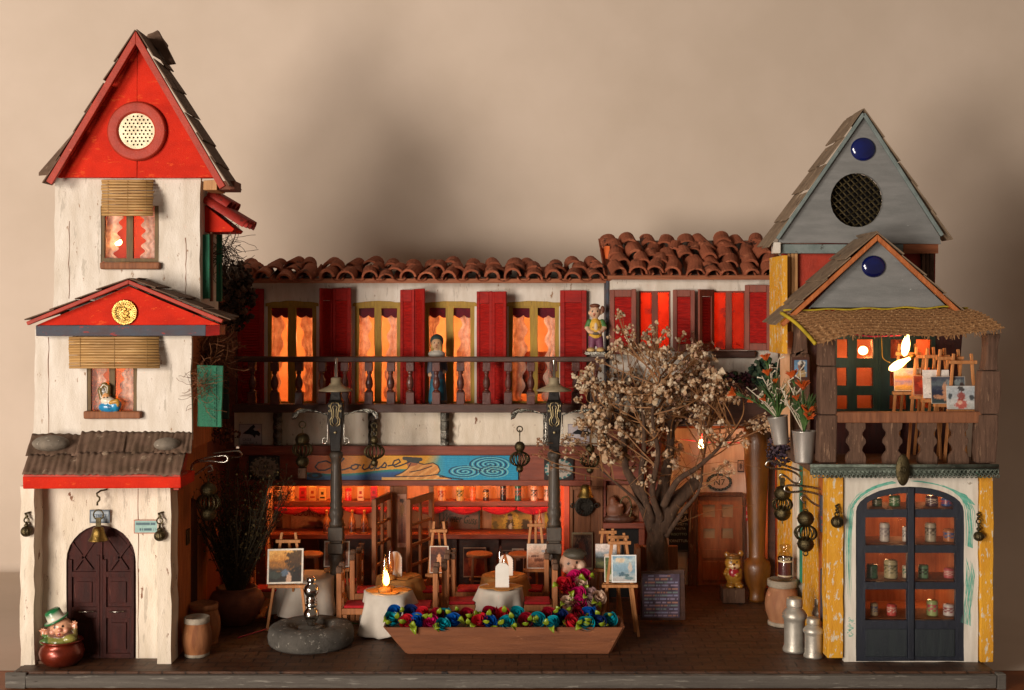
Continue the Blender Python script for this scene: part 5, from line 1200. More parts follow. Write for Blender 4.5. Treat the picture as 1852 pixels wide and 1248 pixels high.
chairs = [(648, 2.6, 0, 'red-seated chair left of the table with the lit candle bulb'), (757, 2.6, pi, 'red-seated chair right of the table with the lit candle bulb'),
          (668, 3.9, .1, 'red-seated chair behind, left of the back table with one white menu'), (779, 3.9, pi, 'red-seated chair right of the back table with one white menu'),
          (835, 2.9, .05, 'red-seated chair left of the front table with the pointed white menu'), (972, 2.9, pi, 'red-seated chair beside the rose basket, right of the front table'),
          (850, 4.0, 0, 'red-seated chair left of the rear right table'), (960, 4.0, pi-.1, 'red-seated chair right of the rear right table, by the lamp post'),
          (484, 4.0, 0, 'dim red-seated chair left of the far left table behind the easel'), (622, 4.6, pi, 'dim red-seated chair right of the far left table behind the lamp post')]
cp = chair_proto(); first = True
for px, d, a, lab in chairs:
    loc = Vector((X(px, d), d, 0))
    if first: cp.location = loc; yaw(cp, a); cp['label'] = lab; first = False
    else: dup(cp, loc, a, label=lab)
def table(px, d, r, label, skew=0, h=.86, m='cloth', seed=0):
    o = Vector((X(px, d), d, 0)); t = thing('table', 'round pedestal table under its cloth, '+label, 'table', o, 'cloth-covered cafe tables')
    g = G(); g.lathe([(.22, 0), (.22, .04), (.06, .09), (.05, h-.06), (.18, h-.04)], o, 16); g.build('pedestal', 'chairwood', t)
    g = G(); g.lathe([(r, h-.04), (r, h-.005)], o, 32); g.build('tabletop', 'chairwood', t)
    g = G(); n = 72; rings = []
    def rr(a, v):
        f = sin(a*5+seed)+.6*sin(a*8+seed*2.3)+.3*sin(a*13+seed)
        return r*1.03+v*(.08+.10*f)+v*.2*max(0, cos(a-skew))
    def zz(a, v): return h+.004-(v*(h-.10+.09*sin(a*3+seed))) if v > 0 else h+.006
    g.sheet(lambda u, v: (lambda a, q: o+Vector((rr(a, q)*cos(a)*(v/.25 if v < .25 else 1), rr(a, q)*sin(a)*(v/.25 if v < .25 else 1), zz(a, q))))(2*pi*u, max(0, (v-.25)/.75)), n, 20)
    tag(g.build('tablecloth', m, None, origin=o+Vector((0, 0, h)), smooth=True, solid=.012), 'pale cloth draped over the table, '+label, 'tablecloth', 'table cloths')
    return o
T1 = table(702, 2.6, .47, 'the one carrying the lit candle bulb', 0, seed=1)
T2 = table(722, 3.9, .46, 'back left one right behind the lit candle', 0, .86, 'clothbrown', 2)
T3 = table(905, 2.9, .43, 'front right one behind the flower trough', pi*.95, seed=3)
T4 = table(912, 4.0, .46, 'rear right one between the two lamp posts', .1, .86, 'clothbrown', 4)
T5 = table(556, 4.0, .55, 'far left one behind the millstone', pi*1.1, .86, 'cloth', 5)
M['mat_amber'] = mat('amber_placemat', 'c98a3a', 'a8682a', 8, (8, 2, 1), .8, .4)
for o, r, lab in ((T1, .42, 'table with the lit candle bulb'), (T2, .38, 'table behind the lit candle'), (T3, .40, 'table with the pointed menu'), (T4, .4, 'rear right table')):
    g = G(); n = 9
    for q_ in range(4):
        a0 = q_*pi/2+.3+U(-.1, .1); c = o+Vector((cos(a0)*r*.62, sin(a0)*r*.62, .874+.004*q_)); pts = [c+Vector((cos(2*pi*i/7)*.22*U(.8, 1.1), sin(2*pi*i/7)*.2*U(.8, 1.1), 0)) for i in range(7)]
        b = [g.bm.verts.new(p) for p in pts]; tt = [g.bm.verts.new(p+Vector((0, 0, .012))) for p in pts]; g.bm.faces.new(b[::-1]); g.bm.faces.new(tt)
        for i in range(7): g.bm.faces.new((b[i], b[(i+1) % 7], tt[(i+1) % 7], tt[i]))
    tag(g.build('placemats', 'mat_amber', None, origin=o+Vector((0, 0, .87))), 'overlapping amber straw placemats lying on the '+lab, 'placemats', 'straw placemats')
def menu(px, py0, py1, w, d, zt, label, pointed=False):
    zb = .895; g = G(); X0 = X(px, d); W = w*K(d)/2; H = zt-zb; L_ = []
    n = 12
    if pointed: up = [(-W, .82*H), (-W*.35, H), (W*.6, H*.97), (W, .86*H)]
    else: up = [(-W*cos(pi*i/n), H*.72+H*.28*sin(pi*i/n)) for i in range(n+1)]
    jag = [(W+(.012 if i % 2 else 0), H*(.8-.8*i/14)) for i in range(14)]
    g.prism([(X0+x, zb+z) for x, z in [(-W, 0)]+up+jag+[(W, 0)]], d, d+.02)
    g.prism([(X0+x, zb+z*.97) for x, z in [(-W, 0)]+up+[(W, 0)]], d+.12, d+.135)
    return tag(g.build('menu_card', 'paper', None, origin=(X0, d, zb)), label, 'menu card', 'standing white menu cards')
menu(714, 0, 0, 24, 3.75, Z(998, 3.75), 'round-topped white menu card behind the lit candle bulb')
menu(908, 0, 0, 24, 2.75, Z(1018, 2.75), 'pointed white menu card at the front of the right table', True)
menu(915, 0, 0, 24, 3.85, Z(1004, 3.85), 'round-topped white menu card half hidden behind the pointed one')
def candle(px, d, py, label, lit, s=1):
    o = Vector((X(px, d), d, .895)); t = thing('candle_lamp', label, 'candle lamp', o, 'flame-shaped table candles')
    g = G(); g.lathe([(.0001, 0), (.115*s, 0), (.12*s, .03), (.1*s, .07), (.05*s, .08), (.05*s, .12)], o, 24); g.build('holder', 'mat_amber', t, smooth=True)
    H = Z(py, d)-.895
    g = G(); g.lathe([(.05*s, .10)]+[(.085*s*sin(pi*(.15+.85*i/10))**.8*(1-.25*i/10)+.004, .10+(H-.10)*i/10) for i in range(1, 11)], o, 20); g.build('flame_glass', 'bottle' if not lit else 'flame_lit', t, smooth=True)
    if lit:
        g = G(); g.lathe([(.004, .10), (.05, .16), (.062, .24), (.04, .33), (.004, .42)], o+Vector((.02, 0, 0)), 16); g.build('filament', 'hot', t, smooth=True); bulb_light(o+Vector((.03, -.13, .30)), 5.5, (1, .42, .10), .05)
    return t
M['flame_lit'] = glass('lit_flame_glass', (1, .72, .35), .15, .08)
candle(697, 2.42, 1002, 'lit flame-shaped candle bulb glowing on the left front table', True, 1.1)
candle(706, 3.55, 988, 'unlit amber flame candle behind the lit one', False)
candle(913, 3.2, 1000, 'unlit amber flame candle behind the pointed menu card', False)
candle(905, 4.2, 986, 'unlit amber flame candle on the rear right table', False)
bulb_light(Vector((X(935, 3.5), 3.5, 1.25)), 1.6, (1, .36, .08), .08)

def easel(px, d, w, ytop, ybar, yled, z0=0, sp=.34, label='', lean=.35, group='wooden artist easels', shift=0, third=False):
    """px centre; w half width of the feet in pixels; bars at pixel heights"""
    k = K(d); X0 = X(px, d); t = thing('easel', label, 'easel', (X0, d, z0), group); W = w*k; zt = Z(ytop, d); zb = Z(ybar, d); zl = Z(yled, d); H = zt-z0
    yy = lambda z: d+lean*.4*(z-z0)/H
    pt = lambda s, z, f=1: Vector((X0+s*W*(1-(1-sp)*(z-z0)/H)+shift*(z-z0)/H, yy(z), z))
    for s in (-1, 1): g = G(); g.bar(pt(s, z0), pt(s, zt), .055, .045, up=(0, 1, 0)); g.build('leg', 'easel', t, bevel=.008)
    g = G(); g.bar(Vector((X0+shift*.8, yy(zb)+.05, zb)), Vector((X0+.05, d+.75, z0)), .05, .045, up=(0, 1, 0)); g.build('rear_leg', 'easel', t, bevel=.008)
    wb = W*(sp+.28); g = G(); zc = zb; cx = X0+shift*(zb-z0)/H; g.box(cx-wb, cx+wb, yy(zb)-.07, yy(zb)-.025, zb-.035, zb+.03, .003); g.build('crossbar', 'easel', t, bevel=.008)
    wl = W*.95; cx = X0+shift*(zl-z0)/H; g = G(); g.box(cx-wl, cx+wl, yy(zl)-.12, yy(zl)-.025, zl-.06, zl, .003); g.build('ledge', 'easel', t, bevel=.008)
    if third: g = G(); g.bar(Vector((X0, yy(zl)+.0, zl)), Vector((X0, yy(zt), zt)), .05, .045, up=(0, 1, 0)); g.build('mast', 'easel', t, bevel=.008)
    return t, yy(zl)-.1
def painting(label, px0, px1, py0, py1, d, f, skew=0, yw=0, res=34, grp_='small paintings on easels'):
    return poster('painting', label, 'painting', px0, px1, py0, py1, d, f, res, grp_, tilt=.12, skew=skew, yaw=yw)
WB = 'd8cfc0'
E = easel(519, 2.84, 36, 966, 981, 1058, label='easel at the left front holding the golden river painting', lean=.5)[1]
painting('golden sunset river painting with dark trees, slanted on the left front easel', 484, 548, 993, 1055, E-.12, art(['1f1a16', '3a332a', 'b8762c', 'e8b060'], [(.8, .7, .3, .4, '2a221a'), (.5, .3, .12, .12, '5a6a7a'), (.85, .2, .2, .3, '221c18'), (.2, .25, .2, .12, '3a4038'), (.6, .12, .08, .2, 'c8a084')], border=WB), yw=.12, skew=.0, res=54)
E = easel(609, 4.3, 24, 940, 950, 1028, label='easel half hidden behind the left lamp post', third=False)[1]
painting('rosy grove painting split by the left lamp post', 586, 632, 979, 1025, E, art(['6a3a26', '9a6044', 'c8906c', 'b8785a'], [(.25, .35, .1, .4, '4a2a1e'), (.75, .7, .12, .25, '8a4a30'), (.85, .8, .06, .2, '4a3024')], border=WB))
E = easel(793, 4.1, 25, 945, 961, 1038, label='easel standing in front of the opened glazed doors')[1]
painting('small dark painting of a glowing pale figure, before the glazed doors', 777, 811, 988, 1036, E, art(['c06a3a', '5a2a1a', '3a1a12', '7a4028'], [(.5, .45, .13, .3, 'e0a070'), (.5, .15, .25, .12, 'd8804a')], border=WB))
E = easel(969, 4.4, 24, 943, 951, 1029, label='three-slat easel left of the right lamp post', third=True)[1]
painting('pale misty shore painting left of the right lamp post', 953, 990, 984, 1028, E, art(['7a4a30', 'b87a58', 'd8b8a0', 'e0cdbc'], [(.6, .35, .3, .08, '6a3a28'), (.35, .5, .25, .05, '5a3a30'), (.8, .7, .1, .06, '9aa0a8')], border=WB))
E = easel(1100, 3.1, 26, 958, 964, 1029, label='rearmost of the three easels beside the rose basket')[1]
painting('landscape painting with dark meadow and white cow on the rearmost of three easels', 1077, 1124, 984, 1027, E, art(['3a3a22', '4a4a2c', '2a2f28', '8a949a', 'cfc0b8', 'd8cabf'], [(.45, .5, .14, .1, 'd8b8a0'), (.3, .2, .25, .12, '5a5a34')], border=None))
E = easel(1119, 2.7, 30, 966, 973, 1054, label='middle one of the three easels beside the rose basket')[1]
painting('green garden painting mostly hidden behind the blue harbour one', 1093, 1130, 1007, 1052, E, art(['5a6a34', '6a7a3a', '7a8a5a', '3a4a2c'], [(.3, .2, .15, .15, 'c8c0b0'), (.2, .6, .15, .3, '3a4a24')], border=WB))
E = easel(1121, 2.35, 34, 974, 983, 1057, label='foremost of the three easels beside the rose basket')[1]
painting('hazy blue harbour painting with tiny boats on the foremost of three easels', 1106, 1151, 1004, 1053, E, art(['b8a8a0', 'a8b0b0', '7a98a8', '8aa8b8', 'b0c0c0', '6a98b8'], [(.35, .8, .2, .1, 'd8c0a0'), (.75, .55, .1, .2, 'c8b8a8'), (.4, .3, .15, .08, '3a5a6a'), (.6, .25, .12, .06, '3a5a60'), (.7, .15, .2, .06, '5a7a80')], border='e0e0dc', stroke=34), res=54)

# ================= trough with ribbon roses =================
def TP(x, z, y): return Vector((x, y, z))
xa, xb = X(696, 1.0), X(1127, 1.0); ya, yb_ = X(737, 1.14), X(1101, 1.14); zt = .54
t = thing('flower_trough', 'long slant-sided wooden trough along the front edge, full of ribbon roses', 'planter', ((xa+xb)/2, 1.4, 0))
g = G()
g.hexa([(ya, 1.14, 0), (yb_, 1.14, 0), (yb_, 1.18, 0), (ya, 1.18, 0), (xa, 1.0, zt), (xb, 1.0, zt), (xb, 1.04, zt), (xa, 1.04, zt)]); g.build('front_board', 'planter', t, bevel=.01)
g = G(); g.hexa([(ya, 1.7, 0), (yb_, 1.7, 0), (yb_, 1.74, 0), (ya, 1.74, 0), (xa, 1.82, zt), (xb, 1.82, zt), (xb, 1.86, zt), (xa, 1.86, zt)]); g.build('back_board', 'planter', t)
for x0, x1, s in ((ya, xa, -1), (yb_, xb, 1)):
    g = G(); w = .04*s; g.hexa([(x0-.0, 1.185, 0), (x0+w, 1.185, 0), (x0+w, 1.695, 0), (x0, 1.695, 0), (x1, 1.045, zt), (x1+w, 1.045, zt), (x1+w, 1.815, zt), (x1, 1.815, zt)]); g.build('end_board', 'planter', t, bevel=.008)
g = G(); g.hexa([(ya+.05, 1.19, .02), (yb_-.05, 1.19, .02), (yb_-.05, 1.69, .02), (ya+.05, 1.69, .02), (xa+.08, 1.08, zt-.08), (xb-.08, 1.08, zt-.08), (xb-.08, 1.78, zt-.08), (xa+.08, 1.78, zt-.08)]); g.build('filling', mat('florist_foam', '3a4a26', '2a361c', 6), t)
satin = {}
def rose_mesh(col, v):
    g = G(); rnd = random.Random(v)
    turns = 3.2; n = 90
    def f(u, w):
        a = u*turns*2*pi+v; r = .018+.105*u+.008*sin(a*2.5+v); h = .15-.05*u+.015*sin(a*3+v)
        return Vector(((r+.030*w*w*(.4+u)+.012*w)*cos(a), (r+.03*w*w*(.4+u)+.012*w)*sin(a), -.05+(h+.03)*w))
    g.sheet(f, n, 4); 
    for q_ in range(5):
        a0 = q_*1.26+v; 
        g.sheet(lambda u, w, a0=a0: Vector(((.085+.07*sin(w*1.6))*cos(a0+(u-.5)*1.5), (.085+.07*sin(w*1.6))*sin(a0+(u-.5)*1.5), -.07+.13*w-.05*w*w*w+.012*sin(u*pi)*w)), 8, 5)
    g.ball((0, 0, -.03), (.09, .09, .06), 10)
    return g
def leaf_mesh(v):
    g = G()
    g.sheet(lambda u, w: Vector((.10+.16*u, (w-.5)*.13*sin(pi*(.12+.86*u)), .02+.08*sin(u*2.6+v*.4)+.05*abs(w-.5)*2*sin(pi*u))), 10, 6)
    return g
COLS = {'teal': '0f8fa0', 'blue': '0b4fa0', 'navy': '1b2a5c', 'red': 'c0202c', 'crimson': '8a1024', 'magenta': 'c01860', 'cream': 'd8b8a0', 'mauve': '9a7a78'}
for c_, h in COLS.items(): M['satin_'+c_] = mat('satin_'+c_, h, None, 3, (1, 1, 1), .3, .15, sub=.12)
protos = {}
def rose(col, px, py, d, label, group, s=1.0, nl=1):
    v = random.randrange(3); key = (col, v)
    if key not in protos:
        o = thing('ribbon_rose', '', 'ribbon rose', (0, 0, 0)); rose_mesh(col, v).build('blossom', 'satin_'+col, o, smooth=True, keepn=True); protos[key] = (o, [])
        for q_ in range(nl): lf = leaf_mesh(v+q_).build('leaf', 'satin_green', o, smooth=True, keepn=True, solid=.004); lf.rotation_euler = (0, 0, pi*1.25+q_*2.2+v)
        r = o
    else: r = dup(protos[key][0])
    r.location = P(px, py, d)+Vector((0, 0, -.075)); r.rotation_euler = (U(.55, 1.0), U(-.35, .35), U(-.5, .5)); r.scale = (s*U(.88, 1.05),)*3
    r['label'] = label; r['group'] = group
lst = [('blue', 714, 1102), ('teal', 707, 1114), ('red', 736, 1120), ('blue', 754, 1120), ('navy', 743, 1103), ('magenta', 778, 1121), ('crimson', 789, 1110), ('teal', 799, 1124), ('teal', 803, 1106), ('blue', 820, 1117), ('red', 868, 1118), ('blue', 884, 1119), ('crimson', 887, 1104), ('red', 910, 1107), ('teal', 916, 1122), ('crimson', 952, 1117), ('teal', 972, 1117), ('crimson', 992, 1109), ('teal', 1001, 1122), ('navy', 1013, 1112), ('red', 1033, 1120), ('teal', 1059, 1123), ('blue', 1066, 1105), ('navy', 1082, 1119), ('teal', 1101, 1114), ('crimson', 1045, 1105), ('crimson', 845, 1108), ('teal', 935, 1106), ('red', 765, 1106)]
ordn = ['first', 'second', 'third', 'fourth', 'fifth', 'sixth', 'seventh', 'eighth', 'ninth', 'tenth']
names = {'blue': 'bright blue', 'teal': 'teal', 'red': 'bright red', 'navy': 'dark navy', 'magenta': 'pinkish red', 'crimson': 'dark crimson'}
cnt = {}
for col, px, py in sorted(lst, key=lambda q_: q_[1]):
    i = cnt.get(col, 0); cnt[col] = i+1; tot = sum(1 for q_ in lst if q_[0] == col)
    lab = ('the only %s satin rose in the trough' % names[col]) if tot == 1 else '%s %s satin rose from the left in the trough' % (ordn[i], names[col])
    rose(col, px, py, 1.05+.012*(1125-py)*2.2, lab, 'satin ribbon roses in the wooden trough')
g = G()
for i in range(30):
    px = 705+i*14+U(-4, 4); py = U(1104, 1130); c = P(px, py, .98+.02*(1130-py)); a = U(0, 6.28); s = U(.8, 1.2)
    e1 = Vector((cos(a), -.4, abs(sin(a))*.9)).normalized(); e2 = e1.cross(Vector((0, 1, .3))).normalized()
    g.sheet(lambda u, w: c+e1*(.15*s*u)+e2*((w-.5)*.09*s*sin(pi*(.1+.88*u)))+Vector((0, -.05*sin(u*3), 0)), 7, 4)
tag(g.build('satin_leaves', 'satin_green', None, origin=(X(915, 1.2), 1.3, .5), smooth=True, keepn=True, solid=.004), 'loose green satin ribbon leaves tucked among the trough roses', 'ribbon leaves', kind='stuff')
# basket of roses with doll face
o = Vector((X(1046, 2.4), 2.4, 0)); t = thing('basket', 'conical wooden basket of pink and cream roses between the chair and the easels', 'basket', o)
g = G(); g.lathe([(.18, 0), (.2, .05), (.26, .4), (.38, .78), (.40, .8), (.36, .76), (.0001, .7)], o, 26); g.build('basket_body', 'clay', t, smooth=True)
bc = [('red', 1020, 1050, 'bright red rose at the left edge of the basket'), ('magenta', 1040, 1040, 'magenta rose at the upper left of the basket'), ('magenta', 1056, 1036, 'topmost magenta rose in the basket'), ('cream', 1050, 1050, 'peach cream rose below the topmost magenta one in the basket'), ('magenta', 1045, 1068, 'large magenta rose in the middle of the basket'), ('magenta', 1047, 1086, 'lowest magenta rose in the basket'), ('cream', 1026, 1082, 'peach cream rose at the lower left of the basket'), ('mauve', 1067, 1068, 'greyish mauve rose at the right of the basket'), ('cream', 1080, 1075, 'peach cream rose at the far right of the basket'), ('mauve', 1068, 1085, 'greyish mauve rose at the lower right of the basket'), ('crimson', 1030, 1060, 'dark crimson rose deep in the basket')]
for col, px, py, lab in bc: rose(col, px, py, 2.05+.01*(1090-py), lab, 'satin roses in the basket', .95)
o = Vector((X(1036, 2.9), 2.9, 0)); t = thing('doll', 'dim pale-faced doll with a dark cap standing behind the rose basket', 'doll', o)
q = lambda px, py, y=0: Vector((X(px, 2.9), o.y+y, Z(py, 2.9)))
sculpt('body', [('c', Vector((o.x, o.y, .1)), q(1036, 1062), .26, .2, '7a3a2a'), ('c', q(1036, 1060), q(1036, 1040), .1, .09, 'a87860'), ('e', q(1034, 1018), (.25, .2, .24), 'a88068'), ('e', q(1050, 1022, -.05), (.12, .16, .12), 'c8a890'), ('e', q(1037, 1022, -.2), (.035, .05, .03), 'b88870'), ('e', q(1022, 1028, -.1), (.07, .07, .07), 'b07860')], t, .02, 'paint', marks=[(q(1027, 1016, -.2), .03, '20140e'), (q(1043, 1014, -.19), .03, '20140e'), (q(1035, 1031, -.18), .045, '8a2a24')])
g = G(); g.ball(q(1040, 1002), (.25, .24, .12), 18, c='4a4438'); g.build('cap', 'paint', t, smooth=True)
# ================= blossoming dried tree =================
rnd = random.Random(21)
tb = Vector((X(1192, 4.5), 4.5, 0))
t = thing('pot_box', 'square brown wooden tub holding the dried tree behind the chalkboard', 'planter', tb)
g = G(); g.box(tb.x-.52, tb.x+.5, 4.08, 5.0, 0, .62, .01); g.build('tub', 'wood_red', t, bevel=.015)
g = G(); g.box(tb.x-.50, tb.x-.40, 4.5, 5.05, .62, 1.35, .01); g.box(tb.x-.39, tb.x+.46, 4.9, 5.0, .62, 1.32, .01); g.build('back_board', 'wood', t, bevel=.01)
g = G(); g.box(tb.x-.47, tb.x+.45, 4.12, 4.96, .6, .64); g.build('soil', 'darkmoss', t)
tree = thing('blossom_tree', 'big bare-branched dried tree crowned with cream and brown dried blossom', 'tree', tb+Vector((0, 0, .64)))
def spline(P3, n=6):
    out = []
    for i in range(len(P3)-1):
        p0, p1, p2, p3 = P3[max(0, i-1)], P3[i], P3[i+1], P3[min(len(P3)-1, i+2)]
        for q_ in range(n):
            t = q_/n; out.append(.5*((2*p1)+(p2-p0)*t+(2*p0-5*p1+4*p2-p3)*t*t+(3*p1-p0-3*p2+p3)*t**3))
    out.append(P3[-1]); return out
gt = G()
def limb(pts, r0, r1, n=10, ds_=None):
    P3 = [P(x, y, d) for x, y, d in pts]; o = spline(P3); m = len(o)-1
    gt.tube(o, [(r0+(r1-r0)*(i/m)**.8)*(1+.10*noise.noise(o[i]*6)) for i in range(m+1)], n); return o
L = [limb([(1190, 1062, 4.5), (1189, 1010, 4.45), (1188, 965, 4.4), (1192, 930, 4.4)], .26, .19, 14),
     limb([(1186, 975, 4.4), (1172, 925, 4.3), (1150, 880, 4.25), (1132, 845, 4.2), (1128, 790, 4.1), (1122, 700, 4.2)], .17, .035),
     limb([(1190, 950, 4.4), (1196, 900, 4.4), (1204, 860, 4.45), (1213, 800, 4.5), (1212, 740, 4.5), (1205, 660, 4.6)], .2, .04),
     limb([(1193, 960, 4.4), (1215, 915, 4.45), (1240, 890, 4.5), (1262, 868, 4.5)], .22, .13, 12),
     limb([(1200, 915, 4.2), (1225, 870, 4.0), (1262, 845, 3.9), (1300, 810, 3.8), (1335, 770, 3.9)], .09, .02),
     limb([(1180, 945, 4.3), (1160, 870, 4.0), (1165, 800, 3.8), (1160, 700, 3.9)], .1, .025),
     limb([(1178, 960, 4.3), (1155, 900, 4.5), (1130, 840, 4.6), (1090, 780, 4.6), (1075, 700, 4.7)], .1, .02),
     limb([(1196, 940, 4.3), (1180, 890, 4.0), (1190, 820, 3.6), (1180, 750, 3.5), (1195, 680, 3.6)], .09, .02),
     limb([(1205, 970, 4.3), (1235, 925, 4.1), (1265, 885, 4.0), (1272, 830, 4.1), (1285, 760, 4.3)], .06, .012),
     limb([(1190, 955, 4.3), (1150, 905, 4.1), (1110, 870, 4.0), (1075, 840, 4.0)], .05, .012)]
gt.build('trunk', 'bark', tree, smooth=True)
gs = G(); gb = G(); CR = ['dcc8aa', 'cdb391', 'd2b490', 'a8805c', 'c9a98a', 'b08862', 'e0ccb0', 'c8a682']
roots = [p for l in L[1:] for p in l[3:]]
def blossom(c, s, cols=CR):
    for _ in range(rnd.randint(3, 6)):
        gb.ico(c+Vector((rnd.gauss(0, s*.6), rnd.gauss(0, s*.6), rnd.gauss(0, s*.5))), s*rnd.uniform(.35, .75), 1, rnd.choice(cols), .45)
def spray(px, py, d, n, spread, s, cols=CR):
    tip = P(px, py, d); root = min(rnd.sample(roots, 14), key=lambda r: (r-tip).length+(0 if r.z < tip.z else 2)); mid = root.lerp(tip, .55)+Vector((rnd.uniform(-.15, .15), rnd.uniform(-.2, .2), -.05))
    o = spline([root, mid, tip], 5); gs.tube(o, [.02-.0012*i for i in range(len(o))], 4, cap=False)
    for _ in range(n):
        c = tip+Vector((rnd.gauss(0, spread), rnd.gauss(0, spread*.8), rnd.gauss(0, spread*.8))); a = o[rnd.randint(max(0, len(o)-5), len(o)-1)]
        gs.tube([a, a.lerp(c, .5)+Vector((0, 0, .03)), c], .0055, 3, cap=False); blossom(c, s*rnd.uniform(.7, 1.2), cols)
def inside():
    while True:
        px, py = rnd.uniform(1045, 1340), rnd.uniform(610, 870)
        e = ((px-1190)/(140 if px < 1195 else 125))**2+((py-715)/(100 if py < 725 else 150))**2+.5*noise.noise(Vector((px*.02, py*.02, 7)))
        if e < 1 and not (py > 780 and px > 1235) and not (py > 850 and px > 1180): return px, py, e
for _ in range(112):
    px, py, e = inside(); d = 4.2+rnd.uniform(-1.0, .9)*sqrt(1-e*.7); spray(px, py, d, rnd.randint(3, 7), rnd.uniform(.08, .16), rnd.uniform(.055, .09))
for _ in range(34):           # fine pinkish haze of filaments at the right
    px, py = rnd.gauss(1265, 32), rnd.gauss(690, 32); spray(px, py, 4.3+rnd.uniform(-.7, .7), 9, .17, .028, ['b8907a', 'a67c66', 'c09a84', '96705a'])
for px, py in ((1118, 572), (1135, 600), (1140, 612), (1124, 598), (1120, 625), (1145, 625), (1190, 612), (1205, 598), (1198, 630), (1075, 660), (1062, 672), (1050, 700), (1040, 720), (1060, 740), (1230, 610), (1260, 625), (1290, 650), (1185, 590), (1175, 600), (1310, 690), (1085, 655), (1325, 720)):
    spray(px, py, 4.0+rnd.uniform(-.5, .5), 4, .06, .06)
for px, py in ((1335, 790), (1360, 765), (1378, 752), (1372, 780), (1390, 770), (1350, 800), (1310, 800), (1300, 850), (1318, 840), (1322, 855), (1270, 780), (1050, 770), (1045, 800), (1250, 860), (1030, 790), (1025, 815)):
    spray(px, py, 3.9+rnd.uniform(-.4, .4), 5, .07, .05)
for px, py in ((1030, 800), (1050, 815), (985, 812), (970, 800), (975, 825), (1000, 845)): spray(px, py, 3.8, 3, .07, .035, ['8a6244', '9a6a48', 'a67a5c'])
for _ in range(40):
    p = rnd.choice(roots); c = p+Vector((rnd.gauss(0, .8), rnd.gauss(0, .5), rnd.gauss(.3, .6))); gs.tube(spline([p, p.lerp(c, .5)+Vector((0, 0, .1)), c], 3), .006, 3, cap=False)
gs.build('twigs', 'twig', tree); gb.build('crown', 'bloom', tree)
# dried plants on the ledge
drymass('sedum', 'low row of purple-brown dried sedum heads on the dark ledge', 'dried flowers', P(1335, 690, 4.9), (.75, .3, .22), 330, ['4a2430', '5a2e38', '3a1c26', '2a3a22'], .02, .05, jit=.5)
drymass('succulent', 'dark green leafy tuft at the right end of the ledge by the orange flowers', 'plant', P(1385, 672, 4.6), (.35, .25, .28), 200, ['1a3424', '22402c', '14281c', '3a4a34'], .03, .07, jit=.6)
drymass('dried_flowers', 'wine red dried flower heads behind the crown along the balcony corner', 'dried flowers', P(1140, 700, 5.0), (.75, .2, .16), 220, ['4a1c28', '5c2430', '3a141e'], .02, .05, jit=.5)
drymass('dried_flowers', 'small dusky violet dried tuft under the steel buckets', 'dried flowers', P(1412, 815, 2.9), (.3, .35, .32), 240, ['3a2e3e', '4c3c4a', '5a4a52', '2a2028'], .015, .04, jit=.5)

# ================= steel buckets of orange flowers =================
def bucket(px, py0, py1, d, r0, r1, label, tilt=0, gw='orange straw flowers in steel buckets'):
    o = P(px, py1, d); h = (py1-py0)*K(d); t = thing('bucket', label, 'bucket', o, 'steel flower buckets'); rot = Matrix.Rotation(tilt, 3, 'Y')
    g = G(); g.lathe([(.0001, 0), (r0, 0), (r0*1.02, .02), (r1*.98, h-.03), (r1, h-.02), (r1*1.03, h), (r1*.97, h), (r1*.93, h-.1), (.0001, h-.12)], o, 36, rot=rot); g.build('pail', 'zinc', t, smooth=True); return o+rot @ Vector((0, 0, h-.05))
b1 = bucket(1413, 752, 803, 1.7, .145, .2, 'left steel bucket of orange flowers, tilted, behind the other bucket', -.14)
b2 = bucket(1454, 779, 836, .75, .16, .22, 'right steel bucket of orange flowers in front of the timber post', .0)
def bunch(name, label, o, tips, twigs, leaves=26, spread=.25, hh=1.0):
    o = Vector(o); t = thing(name, label, 'flowers', o); g = G(); gf = G(); gw = G()
    for px, py, d, s in tips:
        c = P(px, py, d); v = (c-o).normalized(); gl = spline([o, o.lerp(c, .5)+Vector((0, 0, .08)), c], 5); g.tube(gl, .014, 5)
        for i in range(30):
            q_ = gl[random.randint(3, len(gl)-1)]; e = (v+Vector((U(-1, 1), U(-1, 1), U(-.2, .8)))).normalized(); g.tube([q_, q_+e*U(.08, .2)], [.01, .002], 3, cap=False)
        for i in range(26):
            a = 2*pi*i/26+U(-.1, .1); e = (v*U(.5, 1.1)+v.orthogonal().normalized()*cos(a)+v.cross(v.orthogonal()).normalized()*sin(a)).normalized(); gf.tube([c-v*.05, c+e*s*.6, c+e*s*U(.85, 1.1)], [.012, .017, .004], 4)
        gf.ico(c, s*.35, 1, None, .2)
    for i in range(leaves*3):
        a = U(0, 2*pi); L_ = U(.3, hh); e = Vector((cos(a)*spread*U(.2, 1), sin(a)*spread*U(.2, 1), 1)).normalized(); g.tube([o+e*.02, o+e*L_*.6+Vector((0, 0, -.01)), o+e*L_+Vector((cos(a)*.12, 0, -.02))], [.016, .012, .002], 4, cap=False)
    for px, py, d in twigs:
        c = P(px, py, d); gl = spline([o, o.lerp(c, .5)+Vector((U(-.05, .05), 0, .05)), c], 5); gw.tube(gl, .009, 5)
        for i in range(5): q_ = gl[random.randint(4, len(gl)-1)]; e = Vector((U(-1, 1), U(-.5, .5), U(0, 1))).normalized(); gw.tube([q_, q_+e*.11], [.007, .012], 5); gw.ball(q_+e*.12, .019, 6)
    g.build('leaves', 'stemgreen', t); gf.build('petals', 'petal_orange', t); gw.build('white_twigs', 'twigwhite', t); return t
M['twigwhite'] = mat('white_twig', 'c9bda8', 'a89a84', 8, rough=.8)
